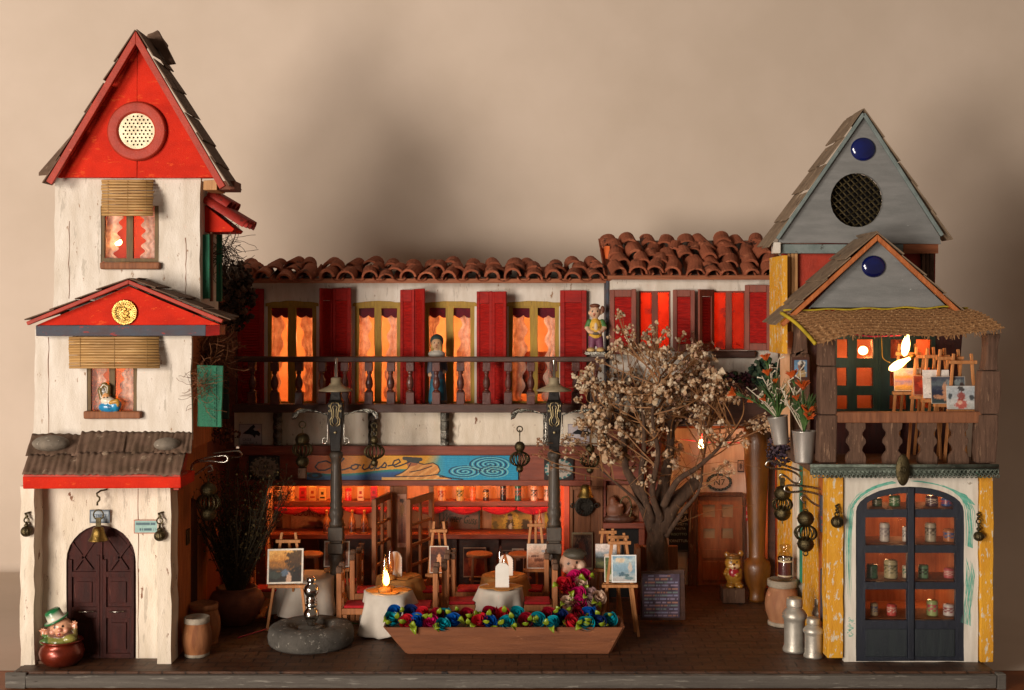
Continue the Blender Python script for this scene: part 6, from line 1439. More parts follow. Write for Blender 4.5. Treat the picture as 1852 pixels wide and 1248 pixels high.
bunch('flower_bunch', 'orange flowers, green leaves and whitish twigs spraying left from the tilted bucket', b1, [(1385, 648, 1.9, .13), (1388, 675, 1.8, .12), (1327, 712, 1.9, .14), (1382, 722, 1.7, .1), (1358, 725, 1.9, .08), (1402, 690, 1.8, .08)], [(1378, 680, 1.7), (1392, 665, 1.8), (1402, 705, 1.6), (1370, 715, 1.7), (1398, 720, 1.6), (1408, 650, 1.9), (1350, 700, 1.8), (1388, 735, 1.6)], 40, .5, .85)
bunch('flower_bunch', 'larger orange flowers with dense green leaves rising from the right bucket', b2, [(1433, 680, .85, .15), (1452, 700, .7, .17), (1460, 745, .6, .17), (1463, 755, .55, .13), (1440, 720, .7, .09)], [(1425, 690, .8), (1440, 708, .7), (1418, 722, .8), (1430, 735, .7), (1447, 670, .8), (1412, 700, .9)], 60, .3, .8)

# ================= goods, posters and figures of the shop house =================
def can(name, label, cat, o, r, h, body, lid, label_c=None, group=None, bottle=False, mt_='gloss'):
    t = thing(name, label, cat, o, group); g = G(); Bc, Lc, Tc = lin(body), lin(lid), lin(label_c or 'e0d8c8')
    sd = random.random()*9
    def cf(a, z):
        f = z/h
        if f < .06 or f > .93: return Lc
        if .3 < f < .7 and sin(a*6+sd)*sin(f*26+sd) > .1: return Tc
        if .28 < f < .33 or .7 < f < .75: return Tc
        return Bc
    if bottle:
        g.lathe([(r*.9, 0), (r, .02)]+[(r, h*i/12) for i in range(1, 7)]+[(r*.9, h*.56), (r*.5, h*.70), (r*.32, h*.78), (r*.3, h*.9)], o, 20, cf=lambda a, z: (cf(a, z*1.6) if z < h*.5 else lin('9a5a2c'))); g.build('body', 'gloss', t, smooth=True)
        g = G(); g.lathe([(r*.38, h*.9), (r*.38, h), (.0001, h)], o, 14, c=lid); g.build('cap', 'gloss', t, smooth=True)
    else:
        g.lathe([(r*.95, 0)]+[(r, h*(.02+.9*i/14)) for i in range(15)]+[(r*.93, h*.94)], o, 22, cf=cf); g.build('body', mt_, t, smooth=True)
        g = G(); g.lathe([(r*.9, h*.94), (r*.92, h), (.0001, h)], o, 18, c=lid); g.build('lid', 'gloss', t, smooth=True)
    return t
gc = 'cans and packets on the top bar shelf'
def packet(label, px, w, h, d, z, c1, c2, group=gc):
    k = K(d); c = X(px, d); t = thing('packet', label, 'packet', (c, d, z), group)
    g = G(); g.box(c-w*k/2, c+w*k/2, d, d+.12, z, z+h*k); g.n0 = 0
    for v in g.bm.verts: v[g.cl] = (*lin(c1), 1)
    g.build('carton', 'print', t, bevel=.005)
    g = G(); g.box(c-w*k*.36, c+w*k*.36, d-.006, d-.002, z+h*k*.2, z+h*k*.32, c=c2); g.box(c-w*k*.2, c+w*k*.2, d-.006, d-.002, z+h*k*.5, z+h*k*.72, c=c2); g.build('print_marks', 'print', t)
ks = K(6.95)
items = [('can', 'dark labelled can near the left end of the top shelf', 503, 7, 26, '2a1a16', 'c8a080'), ('can', 'ochre can third from the left on the top shelf', 526, 7, 25, 'd89a5a', '7a3a1c'), ('packet', 'red packet left of the middle of the left top shelf', 547, 12, 24, 'c82a30', '8a1a20'), ('packet', 'tall cream packet on the left top shelf', 565, 12, 25, 'd8a468', 'a83a20'), ('packet', 'short orange and cream packet beside the left lamp post on the shelf', 583, 12, 22, 'e0b070', '3a2a20'), ('can', 'bright red can right of the left lamp post on the top shelf', 630, 6, 22, 'd01f3a', 'd8a080'), ('packet', 'pale packet with red marks right of the left lamp post', 652, 11, 24, 'e0b890', 'a8241c'), ('packet', 'deep red packet beside the left opened door', 676, 12, 25, 'b81828', '7a1018'),
         ('can', 'cream can with red lettering right of the opened doors', 799, 7, 24, 'd8a070', 'a82a1c'), ('can', 'olive and cream can on the right top shelf', 832, 7, 25, 'c8a464', '4a4a20'), ('can', 'narrow orange-red can on the right top shelf', 855, 5.5, 24, 'd8643a', 'e0a060'), ('can', 'squat dark jar with bright neck on the right top shelf', 879, 5.5, 20, '3a1a14', 'e0a860'), ('can', 'black tall can right of the squat dark jar', 910, 5.5, 29, '1c1a1c', '8a5a4a'), ('can', 'green tall can right of the black one', 937, 6, 29, '1d5a50', 'a84a3a'), ('can', 'pale and black striped can left of the right lamp post', 966, 6, 26, 'd0a080', '2a1c18'), ('can', 'last pale can peeping out at the right lamp post', 990, 6, 26, 'c8987c', '2a1c18')]
for kind, lab, px, w, h, c1, c2 in items:
    z = zA+.003
    if kind == 'can': can('can', lab, 'can', (X(px, 6.95), 6.95, z), w*ks, h*ks, c1, c1, c2, gc)
    else: packet(lab, px, w, h, 6.92, z, c1, c2)
for px, lab, w in ((591, 'amber bottle on the lower bar shelf left of the left lamp post', 6.5), (637, 'amber bottle on the lower shelf right of the left lamp post', 6.5), (659, 'amber bottle on the lower shelf beside the opened door', 6.5), (976, 'slim pink-capped bottle on the lower shelf by the right lamp post', 4.5)):
    can('bottle', lab, 'bottle', (X(px, 6.65), 6.65, zB+.003), w*K(6.65), 42*K(6.65), '4a1f16', 'c98a4c' if w > 5 else 'b8502c', 'a86a50', 'bottles on the lower bar shelf', True)
can('jar', 'squat dark jar on the lower shelf right of the opened doors', 'jar', (X(803, 6.65), 6.65, zB+.003), .10, .28, '2a1c16', '1c120e', '5a3a28')
# posters between the shelves (stand on the lower shelf against the back wall)
dP = 7.26
def bgtext(name, label, px0, px1, py0, py1, d, f, texts, res=30, cat='poster', group=None):
    g = G(); card(g, px0, px1, py0, py1, d, f, res)
    for body, px, py, h, c, w_ in texts: g.text(body, px, py, d, h, c, w_, th=.012)
    return tag(g.build(name, 'print', None, origin=P((px0+px1)/2, py1, d)), label, cat, group)
bgtext('poster', 'faded poster with red lettering at the left end of the bar shelf', 484, 511, 918, 962, dP, art(['3a2218', '8a5c44', 'b08060'], [(.5, .1, .4, .12, '2a2018')], stroke=12), [('RSEY', 497, 926, 8, '4a2018', 22), ('WAFFLE', 497, 934, 4, '4a2018', 18), ('LES TRES', 498, 945, 3.5, '3a1c14', 22), ('LIQUEUR', 497, 951, 3, '3a1c14', 16)])
bgtext('poster', 'big cream poster lettered ODON-QUINA in dark red', 526, 606, 916, 963, dP, art(['5a3424', 'b4846a', 'c09274', 'b88a6c'], [(.5, .02, .33, .42, '3a1418'), (.48, .36, .12, .1, '6a1c24')], stroke=10), [('ODON-QUINA', 571, 928, 15, '7a1a20', 84)], 44)
bgtext('poster', 'framed green-brown poster with slanting script right of the opened doors', 794, 868, 922, 964, dP-.1, art(['5a3a28', '6a4a38', '8a6450', '6a5440'], [(.2, .2, .2, .2, '7a2a1c'), (.5, .1, .2, .1, '8a3c24')], border='3c4436'), [], 40)
g = G(); g.text('Winter Guss', 832, 938, dP-.1, 15, '2c3a26', 62, th=.014, shear=.3, rot=-.12); tag(g.build('script_lettering', 'print', None, origin=P(832, 945, dP-.1)), 'dark green slanting script across the framed poster right of the opened doors', 'lettering')
poster('poster', 'yellow painting-like poster of a woman in dark dress and white apron on the bar shelf', 'poster', 889, 962, 922, 964, dP-.08, art(['8a6a2c', 'b08a34', 'a8782c', '6a4a24'], [(.48, .55, .22, .5, 'd8a83a'), (.46, .3, .12, .36, '2a1a1c'), (.47, .25, .045, .2, 'd8c0a0'), (.46, .68, .06, .12, 'b88868'), (.46, .78, .07, .07, '2a1c14'), (.85, .35, .12, .3, '3a2a1c'), (.1, .3, .08, .25, '6a5a2c')]), 70)
poster('poster', 'yellow and red poster corner just left of the right lamp post', 'poster', 985, 1004, 924, 962, dP-.05, art(['8a2a1c', 'a88a24', 'b89a2c']), 16)
poster('poster', 'framed red-brown picture on the counter front behind the stool', 'poster', 838, 879, 990, 1044, 6.75, art(['6a2a1c', '8a3c24', '4a1c14', '2a120e'], [(.4, .5, .2, .3, 'a85a34'), (.65, .3, .12, .2, '6a1a18')], border='b08a6c', bw=.03), 30)
poster('poster', 'small framed pale picture low on the counter by the right table', 'poster', 906, 926, 995, 1035, 6.75, art(['3a1c14', '5a3424', '2a1812'], [(.5, .8, .2, .12, '8a8478')], border='7a6454'), 16)
poster('poster', 'black and white framed picture low on the counter right of the menus', 'poster', 926, 948, 992, 1040, 6.74, art(['1a1412', '2a2220', '14100e'], [(.5, .75, .3, .2, 'a8a298')], border='a89c88', bw=.06), 18)
bgtext('poster', 'dark ornate round-framed poster of a seated lady on the wooden panel', 1034, 1072, 963, 1030, 5.33, art(['5a2c1c', '4a2418', '6a4a34'], [(.5, .55, .40, .36, '1c0e0c'), (.5, .55, .17, .26, '5a2c1e'), (.45, .25, .25, .2, '6e3420')], border='8a7a5c', bw=.05), [('MATERNO', 1053, 970, 5, '2a1a12', 28)], 40)
poster('poster', 'narrow pale upright print with an oval figure on the panel between the opened doors', 'poster', 719, 735, 894, 990, 5.42, art(['7a3a24', '8a4a30', 'b87c5c', 'c08a68'], [(.5, .7, .3, .14, '9a6a34'), (.5, .9, .3, .07, '3a2a20'), (.5, .3, .1, .3, '5a2c1c')], border='b8846a', bw=.08), 20)
# sign band: painted Louise board, plaques, street names
def seg(p, a, b):
    ax, ay = a; bx_, by = b; dx, dy = bx_-ax, by-ay; t = max(0, min(1, ((p[0]-ax)*dx+(p[1]-ay)*dy)/(dx*dx+dy*dy+1e-9))); return math.hypot(p[0]-ax-t*dx, p[1]-ay-t*dy)
def louise():
    W, H = 382, 44
    INK = lin('1a1416')
    words = [[(40, 15), (30, 10), (16, 13), (10, 21), (16, 27), (28, 27), (42, 21), (56, 12), (62, 6), (58, 4), (50, 12), (44, 22), (50, 27), (62, 26), (74, 22)],
             [(82, 17), (76, 19), (75, 24), (80, 26), (87, 23), (88, 18), (82, 16), (92, 18)], [(98, 17), (95, 23), (99, 26), (106, 23), (110, 16), (108, 23), (112, 25), (118, 21)],
             [(122, 16), (119, 23), (124, 24), (130, 20), (136, 13), (139, 17), (137, 22), (130, 22)], [(142, 19), (156, 17), (164, 12), (161, 7), (153, 10), (150, 17), (155, 21), (166, 18), (180, 12)]]
    def c(u, v):
        x, y = u*W, (1-v)*H
        hor = 30+3*sin(x*.03)-.04*max(0, x-100)
        t = min(1, max(0, x/150)); top = [lin('c8571a')[i]*(1-t)+lin('dd9a1c')[i]*t for i in range(3)]
        col = top
        sea = [lin('1a8a6a'), lin('14508a'), lin('123a6c')]
        if y > hor:
            q_ = min(1, (y-hor)/12); i = min(1, int(q_*2)); f = q_*2-i; col = [sea[i][j]*(1-f)+sea[i+1][j]*f for j in range(3)]
        if x > 135 and y > 38-(x-135)*.02+2*sin(x*.05): col = lin('d09a50')
        if x > 205:
            q_ = min(1, (x-205)/45); b = lin('1585a8'); g2 = lin('6aa04a'); m_ = [g2[j]*(1-q_)+b[j]*q_ for j in range(3)] if q_ < 1 else b
            f = min(1, max(0, (x-205-(22-y)*.6)/26)); col = [col[j]*(1-f)+m_[j]*f for j in range(3)]
            if x > 240:
                best = 1
                for cx_, cy_, ax, ay in ((330, 16, 2.6, 1), (285, 29, 2.8, 1), (338, 29, 2.6, 1)):
                    dx, dy = (x-cx_)/ax, (y-cy_)/ay; r = math.hypot(dx, dy); a = atan2(dy, dx); val = sin(r*1.75-a)
                    if r < (15 if cy_ < 20 else 11) and val > .55: best = 0
                    if r < (15 if cy_ < 20 else 11) and val < -.8: best = 2
                if best == 0: col = lin('16304c')
                elif best == 2: col = lin('7ab8b0')
                elif sin(y*1.9+x*.05) > .9: col = lin('3a9ab8')
        # reclining bather
        sk, ln = lin('c8823c'), lin('1c1210')
        body = [(158, 37), (172, 31), (182, 24), (188, 14), (199, 12), (212, 15), (228, 13), (238, 20), (240, 30), (232, 35), (262, 43), (190, 43)]
        ins = False
        for (xa_, ya_), (xb2, yb2) in zip(body, body[1:]+body[:1]):
            if (ya_ > y) != (yb2 > y) and x < (xb2-xa_)*(y-ya_)/(yb2-ya_)+xa_: ins = not ins
        if ins: col = lin('d89a54') if sin(x*.35+y*.5) > .4 else sk
        if seg((x, y), (186, 15), (196, 13)) < 5: col = lin('a85c34')
        if seg((x, y), (176, 5), (206, 7)) < 3.2 or seg((x, y), (184, 8), (200, 10)) < 4: col = lin('3a3a34')
        for a, b in (((158, 37), (172, 31)), ((172, 31), (182, 24)), ((182, 24), (188, 14)), ((200, 13), (212, 16)), ((212, 16), (228, 13)), ((228, 13), (237, 18)), ((237, 18), (241, 27)), ((241, 27), (236, 34)), ((236, 34), (214, 37)), ((214, 37), (160, 38)), ((236, 34), (262, 42)), ((206, 26), (226, 19)), ((206, 26), (186, 30)), ((240, 38), (282, 43))):
            if seg((x, y), a, b) < .9: col = ln
        if math.hypot((x-15)/2.4, y-36) < 6 and abs(math.hypot((x-15)/2.4, y-36)-4) < 1.6: col = lin('1a1c2a')
        for w_ in words:
            for a, b in zip(w_, w_[1:]):
                if seg((x, y), (a[0]+5, a[1]-.5), (b[0]+5, b[1]-.5)) < 1.35: return INK
        return tuple(col)
    return c
def signboard(name, label, px0, px1, py0, py1, d, f, nu, nv, cat='sign'):
    g = G(); a, b = P(px0, py1, d), P(px1, py0, d); g.sheet(lambda u, v: Vector((a.x+(b.x-a.x)*u, d, a.z+(b.z-a.z)*v)), nu, nv, cf=f)
    g.box(a.x, b.x, d+.004, d+.03, a.z, b.z, c='6a4a30'); return tag(g.build(name, 'signpaint', None, origin=a), label, cat)
M['signpaint'] = mat('sign_paint', 'ffffff', None, 20, (1, 1, 1), .42, .03, vc=True)
signboard('painted_sign', 'long painted board lettered Louise with a bather and blue ripples', 555, 937, 824, 868, 5.37, louise(), 620, 80)
def ovalf(ring, bg, inner, ink, seed):
    r_ = random.Random(seed); R1, B, I, K_ = lin(ring), lin(bg), lin(inner), lin(ink)
    def f(u, v):
        e = math.hypot((u-.5)/.48, (v-.5)/.46)
        if e > 1: return B
        if e > .82: return R1 if sin(atan2(v-.5, u-.5)*16) > -.5 else I
        return I
    return f
def plaque(label, px0, px1, py0, py1, d, ring, bg, inner, ink, words, oval=True, seed=1):
    g = G(); card(g, px0, px1, py0, py1, d, ovalf(ring, bg, inner, ink, seed), 60)
    cx = (px0+px1)/2
    for body, dy, h, w_ in words: g.text(body, cx, (py0+py1)/2+dy, d, h, ink, w_, th=.012)
    return tag(g.build('plaque', 'print', None, origin=P(cx, py1, d)), label, 'plaque')
plaque('round lettered plaque on dark square at the left end of the red fascia', 450, 506, 824, 867, 5.36, '3c4440', '1c1210', '8a8276', '2a2622', [('Cafe', -9, 7, 18), ('DE LA RUE', 0, 7, 34), ('Bistro', 9, 6, 18)])
plaque('round blue-rimmed plaque on dark square behind the right lamp post', 984, 1037, 829, 868, 5.36, '2f6a6a', '241a18', 'b0a598', '3a4a4c', [('Villa', -8, 7, 16), ('DEL SOL', 2, 8, 32)])
def street2(label, px0, px1):
    g = G(); d = 5.6; card(g, px0, px1, 767, 804, d, lambda u, v: lin('b8aeb0') if not (u < .03 or u > .97 or v < .04 or v > .96) else lin('6a6068'), 24)
    c = (px0+px1)/2
    bl_ = [[(-10, 781), (-4, 777), (0, 772), (6, 768), (9, 772), (5, 776), (8, 779), (14, 779), (18, 784), (16, 789), (10, 786), (8, 792), (4, 787), (-2, 785), (-8, 785), (-14, 784)]]
    for l in bl_:
        pts = [P(c+x, y, d)+Vector((0, -.012, 0)) for x, y in l]; vs = [g.bm.verts.new(p) for p in pts]; g._c(vs, '14121a'); g.bm.faces.new(vs)
    g.text('CALLE', c-6, 795, d, 4.5, '3a3640', 16, th=.012); g.text('DEL SOL A', c, 801, d, 3.5, '3a3640', 26, th=.012)
    return tag(g.build('street_sign', 'print', None, origin=P(c, 804, d)), label, 'sign', 'street name signs with a black bird')
street2('street sign CALLE with black bird at the dark left end of the white band', 432, 474)
street2('street sign with black bird between the right lamp post and the tree', 1027, 1069)
# BUS STOP board inside the fourth window
bgtext('window_sign', 'brown BUS STOP board standing inside the rightmost lace-curtained window', 932, 1000, 636, 712, 6.25, art(['4a1a10', 'b8502c', 'c8643a'], [(.2, .25, .2, .3, '3a140e')], stroke=8), [('BUS', 980, 664, 13, '7a1c14', 26), ('STOP', 982, 681, 13, '7a1c14', 34)], 24, 'sign')
# bar stools
for px, d, lab in ((867, 5.75, 'round bar stool in front of the counter left of the menus'), (943, 5.95, 'round bar stool in shadow behind the right table'), (560, 5.7, 'round bar stool seen over the left easel painting')):
    o = Vector((X(px, d), d, 0)); t = thing('bar_stool', lab, 'stool', o, 'round bar stools'); zt_ = Z(1000, d)
    g = G(); g.lathe([(.3, zt_-.07), (.31, zt_-.02), (.29, zt_)], o, 24); g.build('seat', 'wood', t, smooth=True, bevel=.01)
    for a in (.8, 2.35, 3.9, 5.5): g = G(); g.bar(o+Vector((cos(a)*.2, sin(a)*.2, zt_-.07)), o+Vector((cos(a)*.25, sin(a)*.25, 0)), .05); g.build('leg', 'wood', t, bevel=.008)
    g = G(); g.ring(o+Vector((0, 0, zt_*.4)), .22, .02, 20, 6, 'Z'); g.build('foot_ring', 'wood', t, smooth=True)
# cables over the paving
g = G(); g.tube(spline([Vector((X(430, 2.2), 2.2, .02)), Vector((X(470, 2.6), 2.7, .03)), Vector((X(520, 3), 3.2, .06)), Vector((X(560, 3), 3.2, .03))]), .012, 6); tag(g.build('cable', 'wire_pink', None, origin=(X(430, 2.2), 2.2, 0), smooth=True), 'thin pink cable running along the paving beside the pot', 'cable')
g = G(); g.tube(spline([Vector((X(575, 3.2), 3.3, .03)), Vector((X(610, 3.3), 3.4, .04)), Vector((X(660, 3.3), 3.2, .02))]), .014, 6); tag(g.build('cable', mat('green_cable', '1a6a3a', rough=.4, bump=0), None, origin=(X(610, 3.3), 3.3, 0), smooth=True), 'short green cable on the paving behind the millstone', 'cable')

# ================= figures on the balcony =================
d = 5.0; o = P(1077, 637, d); g = G(); g.bx(1058, 1096, 636, 642, d-.2, d+.75); tag(g.build('ledge_plate', 'pewter', None, origin=P(1077, 642, d), bevel=.01), 'small grey plate carrying the painted clown-like figurine at the balcony end', 'ledge')
t = thing('man_figurine', 'painted figurine with green sleeves, striped vest and purple trousers at the balcony end', 'figurine', o)
q = lambda px, py, y=0: Vector((X(px, d), d+y, Z(py, d)))
sk = 'c9a284'
sculpt('figure', [('e', q(1069, 633, -.06), (.10, .14, .055), 'c8a468'), ('e', q(1086, 633, -.06), (.10, .14, .055), 'c8a468'), ('c', q(1070, 629), q(1072, 612), .075, .10, '6e3a52'), ('c', q(1086, 629), q(1083, 612), .075, .10, '6e3a52'), ('e', q(1077, 610), (.17, .12, .09), '6e3a52'),
    ('c', q(1077, 604), q(1077, 586), .15, .13, 'cfa03a'), ('e', q(1077, 592, -.06), (.06, .09, .16), 'c8b49a'), ('c', q(1066, 582), q(1061, 592), .065, .055, '3f6a34'), ('c', q(1061, 592), q(1066, 600, -.09), .055, .045, sk), ('c', q(1089, 582), q(1094, 592), .065, .055, '3f6a34'), ('c', q(1094, 592), q(1086, 600, -.09), .055, .045, sk),
    ('e', q(1070, 601, -.13), (.05, .04, .04), sk), ('e', q(1083, 601, -.13), (.05, .04, .04), sk), ('e', q(1077, 603, -.14), (.08, .05, .03), '5a544a'), ('c', q(1077, 580), q(1077, 574), .05, .05, sk), ('e', q(1076, 565), (.125, .12, .14), sk), ('e', q(1074, 568, -.11), (.025, .03, .025), 'b8705a'), ('e', q(1066, 566), (.03, .03, .045), sk), ('e', q(1087, 566), (.03, .03, .045), sk), ('e', q(1076, 553), (.12, .115, .05), '6a3c26'), ('e', q(1090, 560, .03), (.05, .06, .09), '6a3c26')], t, .013, 'paint',
    marks=[(q(1071, 563, -.1), .022, '22160f'), (q(1080, 563, -.1), .022, '22160f'), (q(1074, 572, -.11), .026, '7a2a1c'), (q(1072, 592, -.11), .02, '8a5a1c'), (q(1082, 592, -.11), .02, '8a5a1c')])
d = 5.42; o = Vector((X(792, d), d, Z(734, 5.0))); t = thing('woman_figurine', 'hooded woman figurine with white collar and blue skirt behind the balusters', 'figurine', o); zb0 = o.z
q2 = lambda px, py, y=0: Vector((X(px, 5.42), 5.42+y, Z(py, 5.42)))
sculpt('figure', [('e', Vector((X(788, d), d-.08, zb0+.05)), (.12, .17, .06), '4a4238'), ('e', Vector((X(800, d), d-.08, zb0+.05)), (.12, .17, .06), '4a4238'), ('c', Vector((X(792, d), d, zb0+.1)), q2(792, 690), .22, .18, '1f5a6e'), ('c', q2(792, 690), q2(792, 655), .17, .16, '3a3c48'), ('e', q2(790, 640), (.2, .15, .09), 'a8a298'), ('c', q2(780, 650), q2(776, 672), .07, .06, '3a3c48'), ('c', q2(803, 650), q2(806, 668, -.06), .07, .055, '3a3c48'), ('e', q2(804, 672, -.08), (.05, .05, .05), 'b08a6a'), ('e', q2(778, 678, -.05), (.05, .05, .05), 'b08a6a'), ('e', q2(790, 622, -.03), (.125, .12, .145), 'b8906c'), ('e', q2(790, 617, .03), (.155, .14, .16), '2a3a38'), ('e', q2(782, 628, -.03), (.035, .08, .11), '9a7a3c'), ('e', q2(798, 628, -.03), (.035, .08, .11), '9a7a3c'), ('e', q2(790, 624, -.15), (.02, .025, .025), 'b87a5c')], t, .016, 'paint', marks=[(q2(786, 620, -.14), .018, '22160f'), (q2(794, 620, -.14), .018, '22160f'), (q2(790, 629, -.14), .022, '7a3a2c')])

# ================= porch things =================
dp2 = 6.93
g = G(); f_ = ovalf('22343c', 'c9bfb2', 'b8ada0', '1c2428', 3); n = 40; c = P(1301, 872, dp2); k = K(dp2)
ell = lambda a, b: [(1301+a*cos(2*pi*i/40)*(1+.03*sin(i*2.2)), 872+b*sin(2*pi*i/40)*(1+.03*sin(i*2.2))) for i in range(40)]
g.plate(ell(23, 16), dp2-.01, dp2+.01, c='223840'); g.plate(ell(18, 11.5), dp2-.016, dp2-.011, c='b5aa9c')
for i in range(22): a = 2*pi*i/22; g.ball(P(1301+20.5*cos(a), 872+13.8*sin(a), dp2-.012), (.016, .006, .014), 6, c='6a8488')
g.text('N7', 1301, 872, dp2, 11, '1a2226', 20, th=.022); tag(g.build('house_number', 'print', None, origin=c), 'oval house number N7 with dark blue rim over the panelled porch door', 'sign')
bgtext('menu_board', 'black PIZZA menu poster with pale lettering between tree and porch door', 1203, 1250, 929, 998, 6.9, lambda u, v: lin('14171a') if not (.03 < u < .05 or .95 < u < .97 or .02 < v < .035 or .965 < v < .98) else lin('5a5a54'), [('PIZZA', 1227, 937, 8, 'b8b4a4', 34), ('SPAGHETTI', 1228, 948, 4, '9aa49a', 30), ('E PASTA', 1228, 956, 4, '9aa49a', 24), ('RISOTTO', 1228, 966, 4.5, '8aa494', 28), ('FORNITTURA', 1228, 978, 5, 'a8b0a0', 38)], 40, 'menu board')
poster('picture', 'tiny framed picture on the white porch wall left of the amber column', 'picture', 1334, 1346, 832, 854, 6.9, art(['8a8480', 'a89c94'], [(.5, .5, .25, .3, '3a3438')], border='2a2430', bw=.12), 14)
bgtext('small_sign', 'narrow upright red sign right of the porch door', 1347, 1354, 914, 942, 6.88, lambda u, v: lin('a81c20'), [('7', 1350.5, 921, 6, 'd8c8b8', 3), ('0', 1350.5, 934, 6, 'd8c8b8', 3)], 8, 'sign')
g = G(); c = P(1268, 803, 5.9); g.lathe([(.0001, -.11), (.05, -.08), (.065, -.02), (.04, .05), (.03, .1)], c, 16); b = g.build('porch_bulb', 'hot', None, origin=c, smooth=True); tag(b, 'small glowing bulb hanging under the orange porch ceiling behind the tree', 'light bulb')
bulb_light(c+Vector((0, -.14, .02)), 42, (1, .40, .11)); bulb_light(P(1345, 812, 6.0), 9, (1, .40, .10))
g = G(); g.tube([P(x, y, 5.9) for x, y in ((1268, 795), (1270, 785), (1275, 779))], .012, 6); g.tube([P(x, y, 6.2) for x, y in ((1230, 795), (1280, 800), (1350, 801), (1400, 802))], .01, 6); tag(g.build('cable', 'wire_pink', None, origin=c+Vector((0, 0, .1)), smooth=True), 'thin red cable strung under the porch ceiling', 'cable')
# niche figure with harp behind the tree
g = G(); g.bx(1098, 1155, 878, 946, 5.44, 5.46, c='7a4028'); g.build('niche_back', 'wood', H3)
o = P(1125, 946, 5.3); t = thing('seated_figurine', 'dim brown figurine with a harp in the niche behind the tree trunk', 'figurine', o); q = lambda px, py, y=0: Vector((X(px, 5.3), 5.3+y, Z(py, 5.3)))
sculpt('figure', [('e', q(1120, 938), (.36, .16, .12), '4a2a1c'), ('e', q(1112, 922), (.2, .14, .2), '6e4430'), ('e', q(1108, 906), (.09, .09, .11), '7a4a34'), ('c', q(1112, 915), q(1124, 912, -.1), .05, .04, '7a4a34'), ('c', q(1130, 936), q(1142, 915), .05, .04, '5a3424')], t, .02)
g = G(); g.tube([Vector((q(1131, 930).x+.13*cos(a)*1, 5.22, q(1131, 918).z+.26*sin(a))) for a in [2*pi*i/20 for i in range(21)]], .02, 6); g.build('harp', 'bronze', t, smooth=True)
# bear figurine on a block
o = Vector((X(1326, 5.3), 5.3, 0)); zt_ = Z(1061, 5.3)
g = G(); g.box(o.x-.26, o.x+.24, 5.1, 5.6, 0, zt_, .01); tag(g.build('wood_block', 'wood_old', None, origin=o, bevel=.02), 'dark wooden block under the honey-coloured mouse figurine', 'block')
o = Vector((X(1327, 5.3), 5.3, zt_)); t = thing('animal_figurine', 'honey-coloured smiling mouse-like figurine in red bib standing on a block', 'figurine', o); q = lambda px, py, y=0: Vector((X(px, 5.3), 5.3+y, Z(py, 5.3)))
hc, hd_ = 'a8782c', '8a5c20'
sculpt('figure', [('e', Vector((o.x-.09, 5.24, zt_+.04)), (.1, .15, .06), hc), ('e', Vector((o.x+.11, 5.24, zt_+.04)), (.1, .15, .06), hc), ('c', q(1321, 1056), q(1323, 1045), .08, .1, hc), ('c', q(1335, 1056), q(1332, 1045), .08, .1, hc), ('e', q(1327, 1040), (.2, .17, .2), hc), ('e', q(1326, 1035, -.1), (.12, .08, .14), 'a01c28'), ('c', q(1316, 1030), q(1311, 1036, -.08), .06, .05, hc), ('c', q(1338, 1032), q(1330, 1038, -.16), .06, .05, hc), ('e', q(1326, 1018), (.19, .16, .17), hc), ('e', q(1326, 1022, -.12), (.11, .07, .07), 'd8b888'), ('e', q(1319, 1022, -.1), (.06, .06, .05), 'c89a54'), ('e', q(1333, 1022, -.1), (.06, .06, .05), 'c89a54'), ('e', q(1315, 1003), (.065, .04, .07), hd_), ('e', q(1340, 1001), (.065, .04, .075), hd_), ('e', q(1326, 1007), (.17, .15, .08), '6a4a24'), ('e', q(1325, 1018, -.17), (.025, .03, .02), '4a1c14')], t, .014, 'gloss', marks=[(q(1320, 1014, -.15), .026, '1c120c'), (q(1331, 1014, -.15), .026, '1c120c'), (q(1326, 1025, -.18), .03, '7a1c18')])
# chalkboard
o = Vector((X(1198, 3.4), 3.4, 0)); t = thing('chalkboard', 'low upright board covered in rows of pale chalk writing before the tree tub', 'chalkboard', o)
d = 3.4; g = G(); g.plate([(1160, 1034), (1238, 1030), (1240, 1122), (1158, 1122)], d+.03, d+.09); g.build('board', 'wood_dark', t, bevel=.01)
g = G(); rr_ = random.Random(4)
tabs = [[rr_.random() for _ in range(40)] for _ in range(13)]
def chalk(u, v):
    e = noise.noise(Vector((u*7, v*7, 1)))
    base_ = [lin('57495a')[i]*(1+e*.5) for i in range(3)]
    r_ = int((1-v)*13); f = (1-v)*13-r_
    if (r_ > 1 and .25 < f < .7 and tabs[min(12, r_)][int(u*39)] < .85 and .05 < u < .95) or (r_ <= 1 and .15 < u < .8 and .3 < f < .8 and tabs[r_][int(u*20)] < .6): return lin(('8a8aa8', '9a8aa0', 'a87a6a', '7a8a8a')[int(u*3+r_) % 4])
    return tuple(base_)
card(g, 1162, 1229, 1038, 1117, d-.0, chalk, 74); g.build('writing', 'print', t)
g = G(); g.bar(Vector((o.x-.3, d+.1, .9)), Vector((o.x-.3, d+.5, 0)), .06); g.bar(Vector((o.x+.3, d+.1, .9)), Vector((o.x+.3, d+.5, 0)), .06); g.build('strut', 'wood', t)

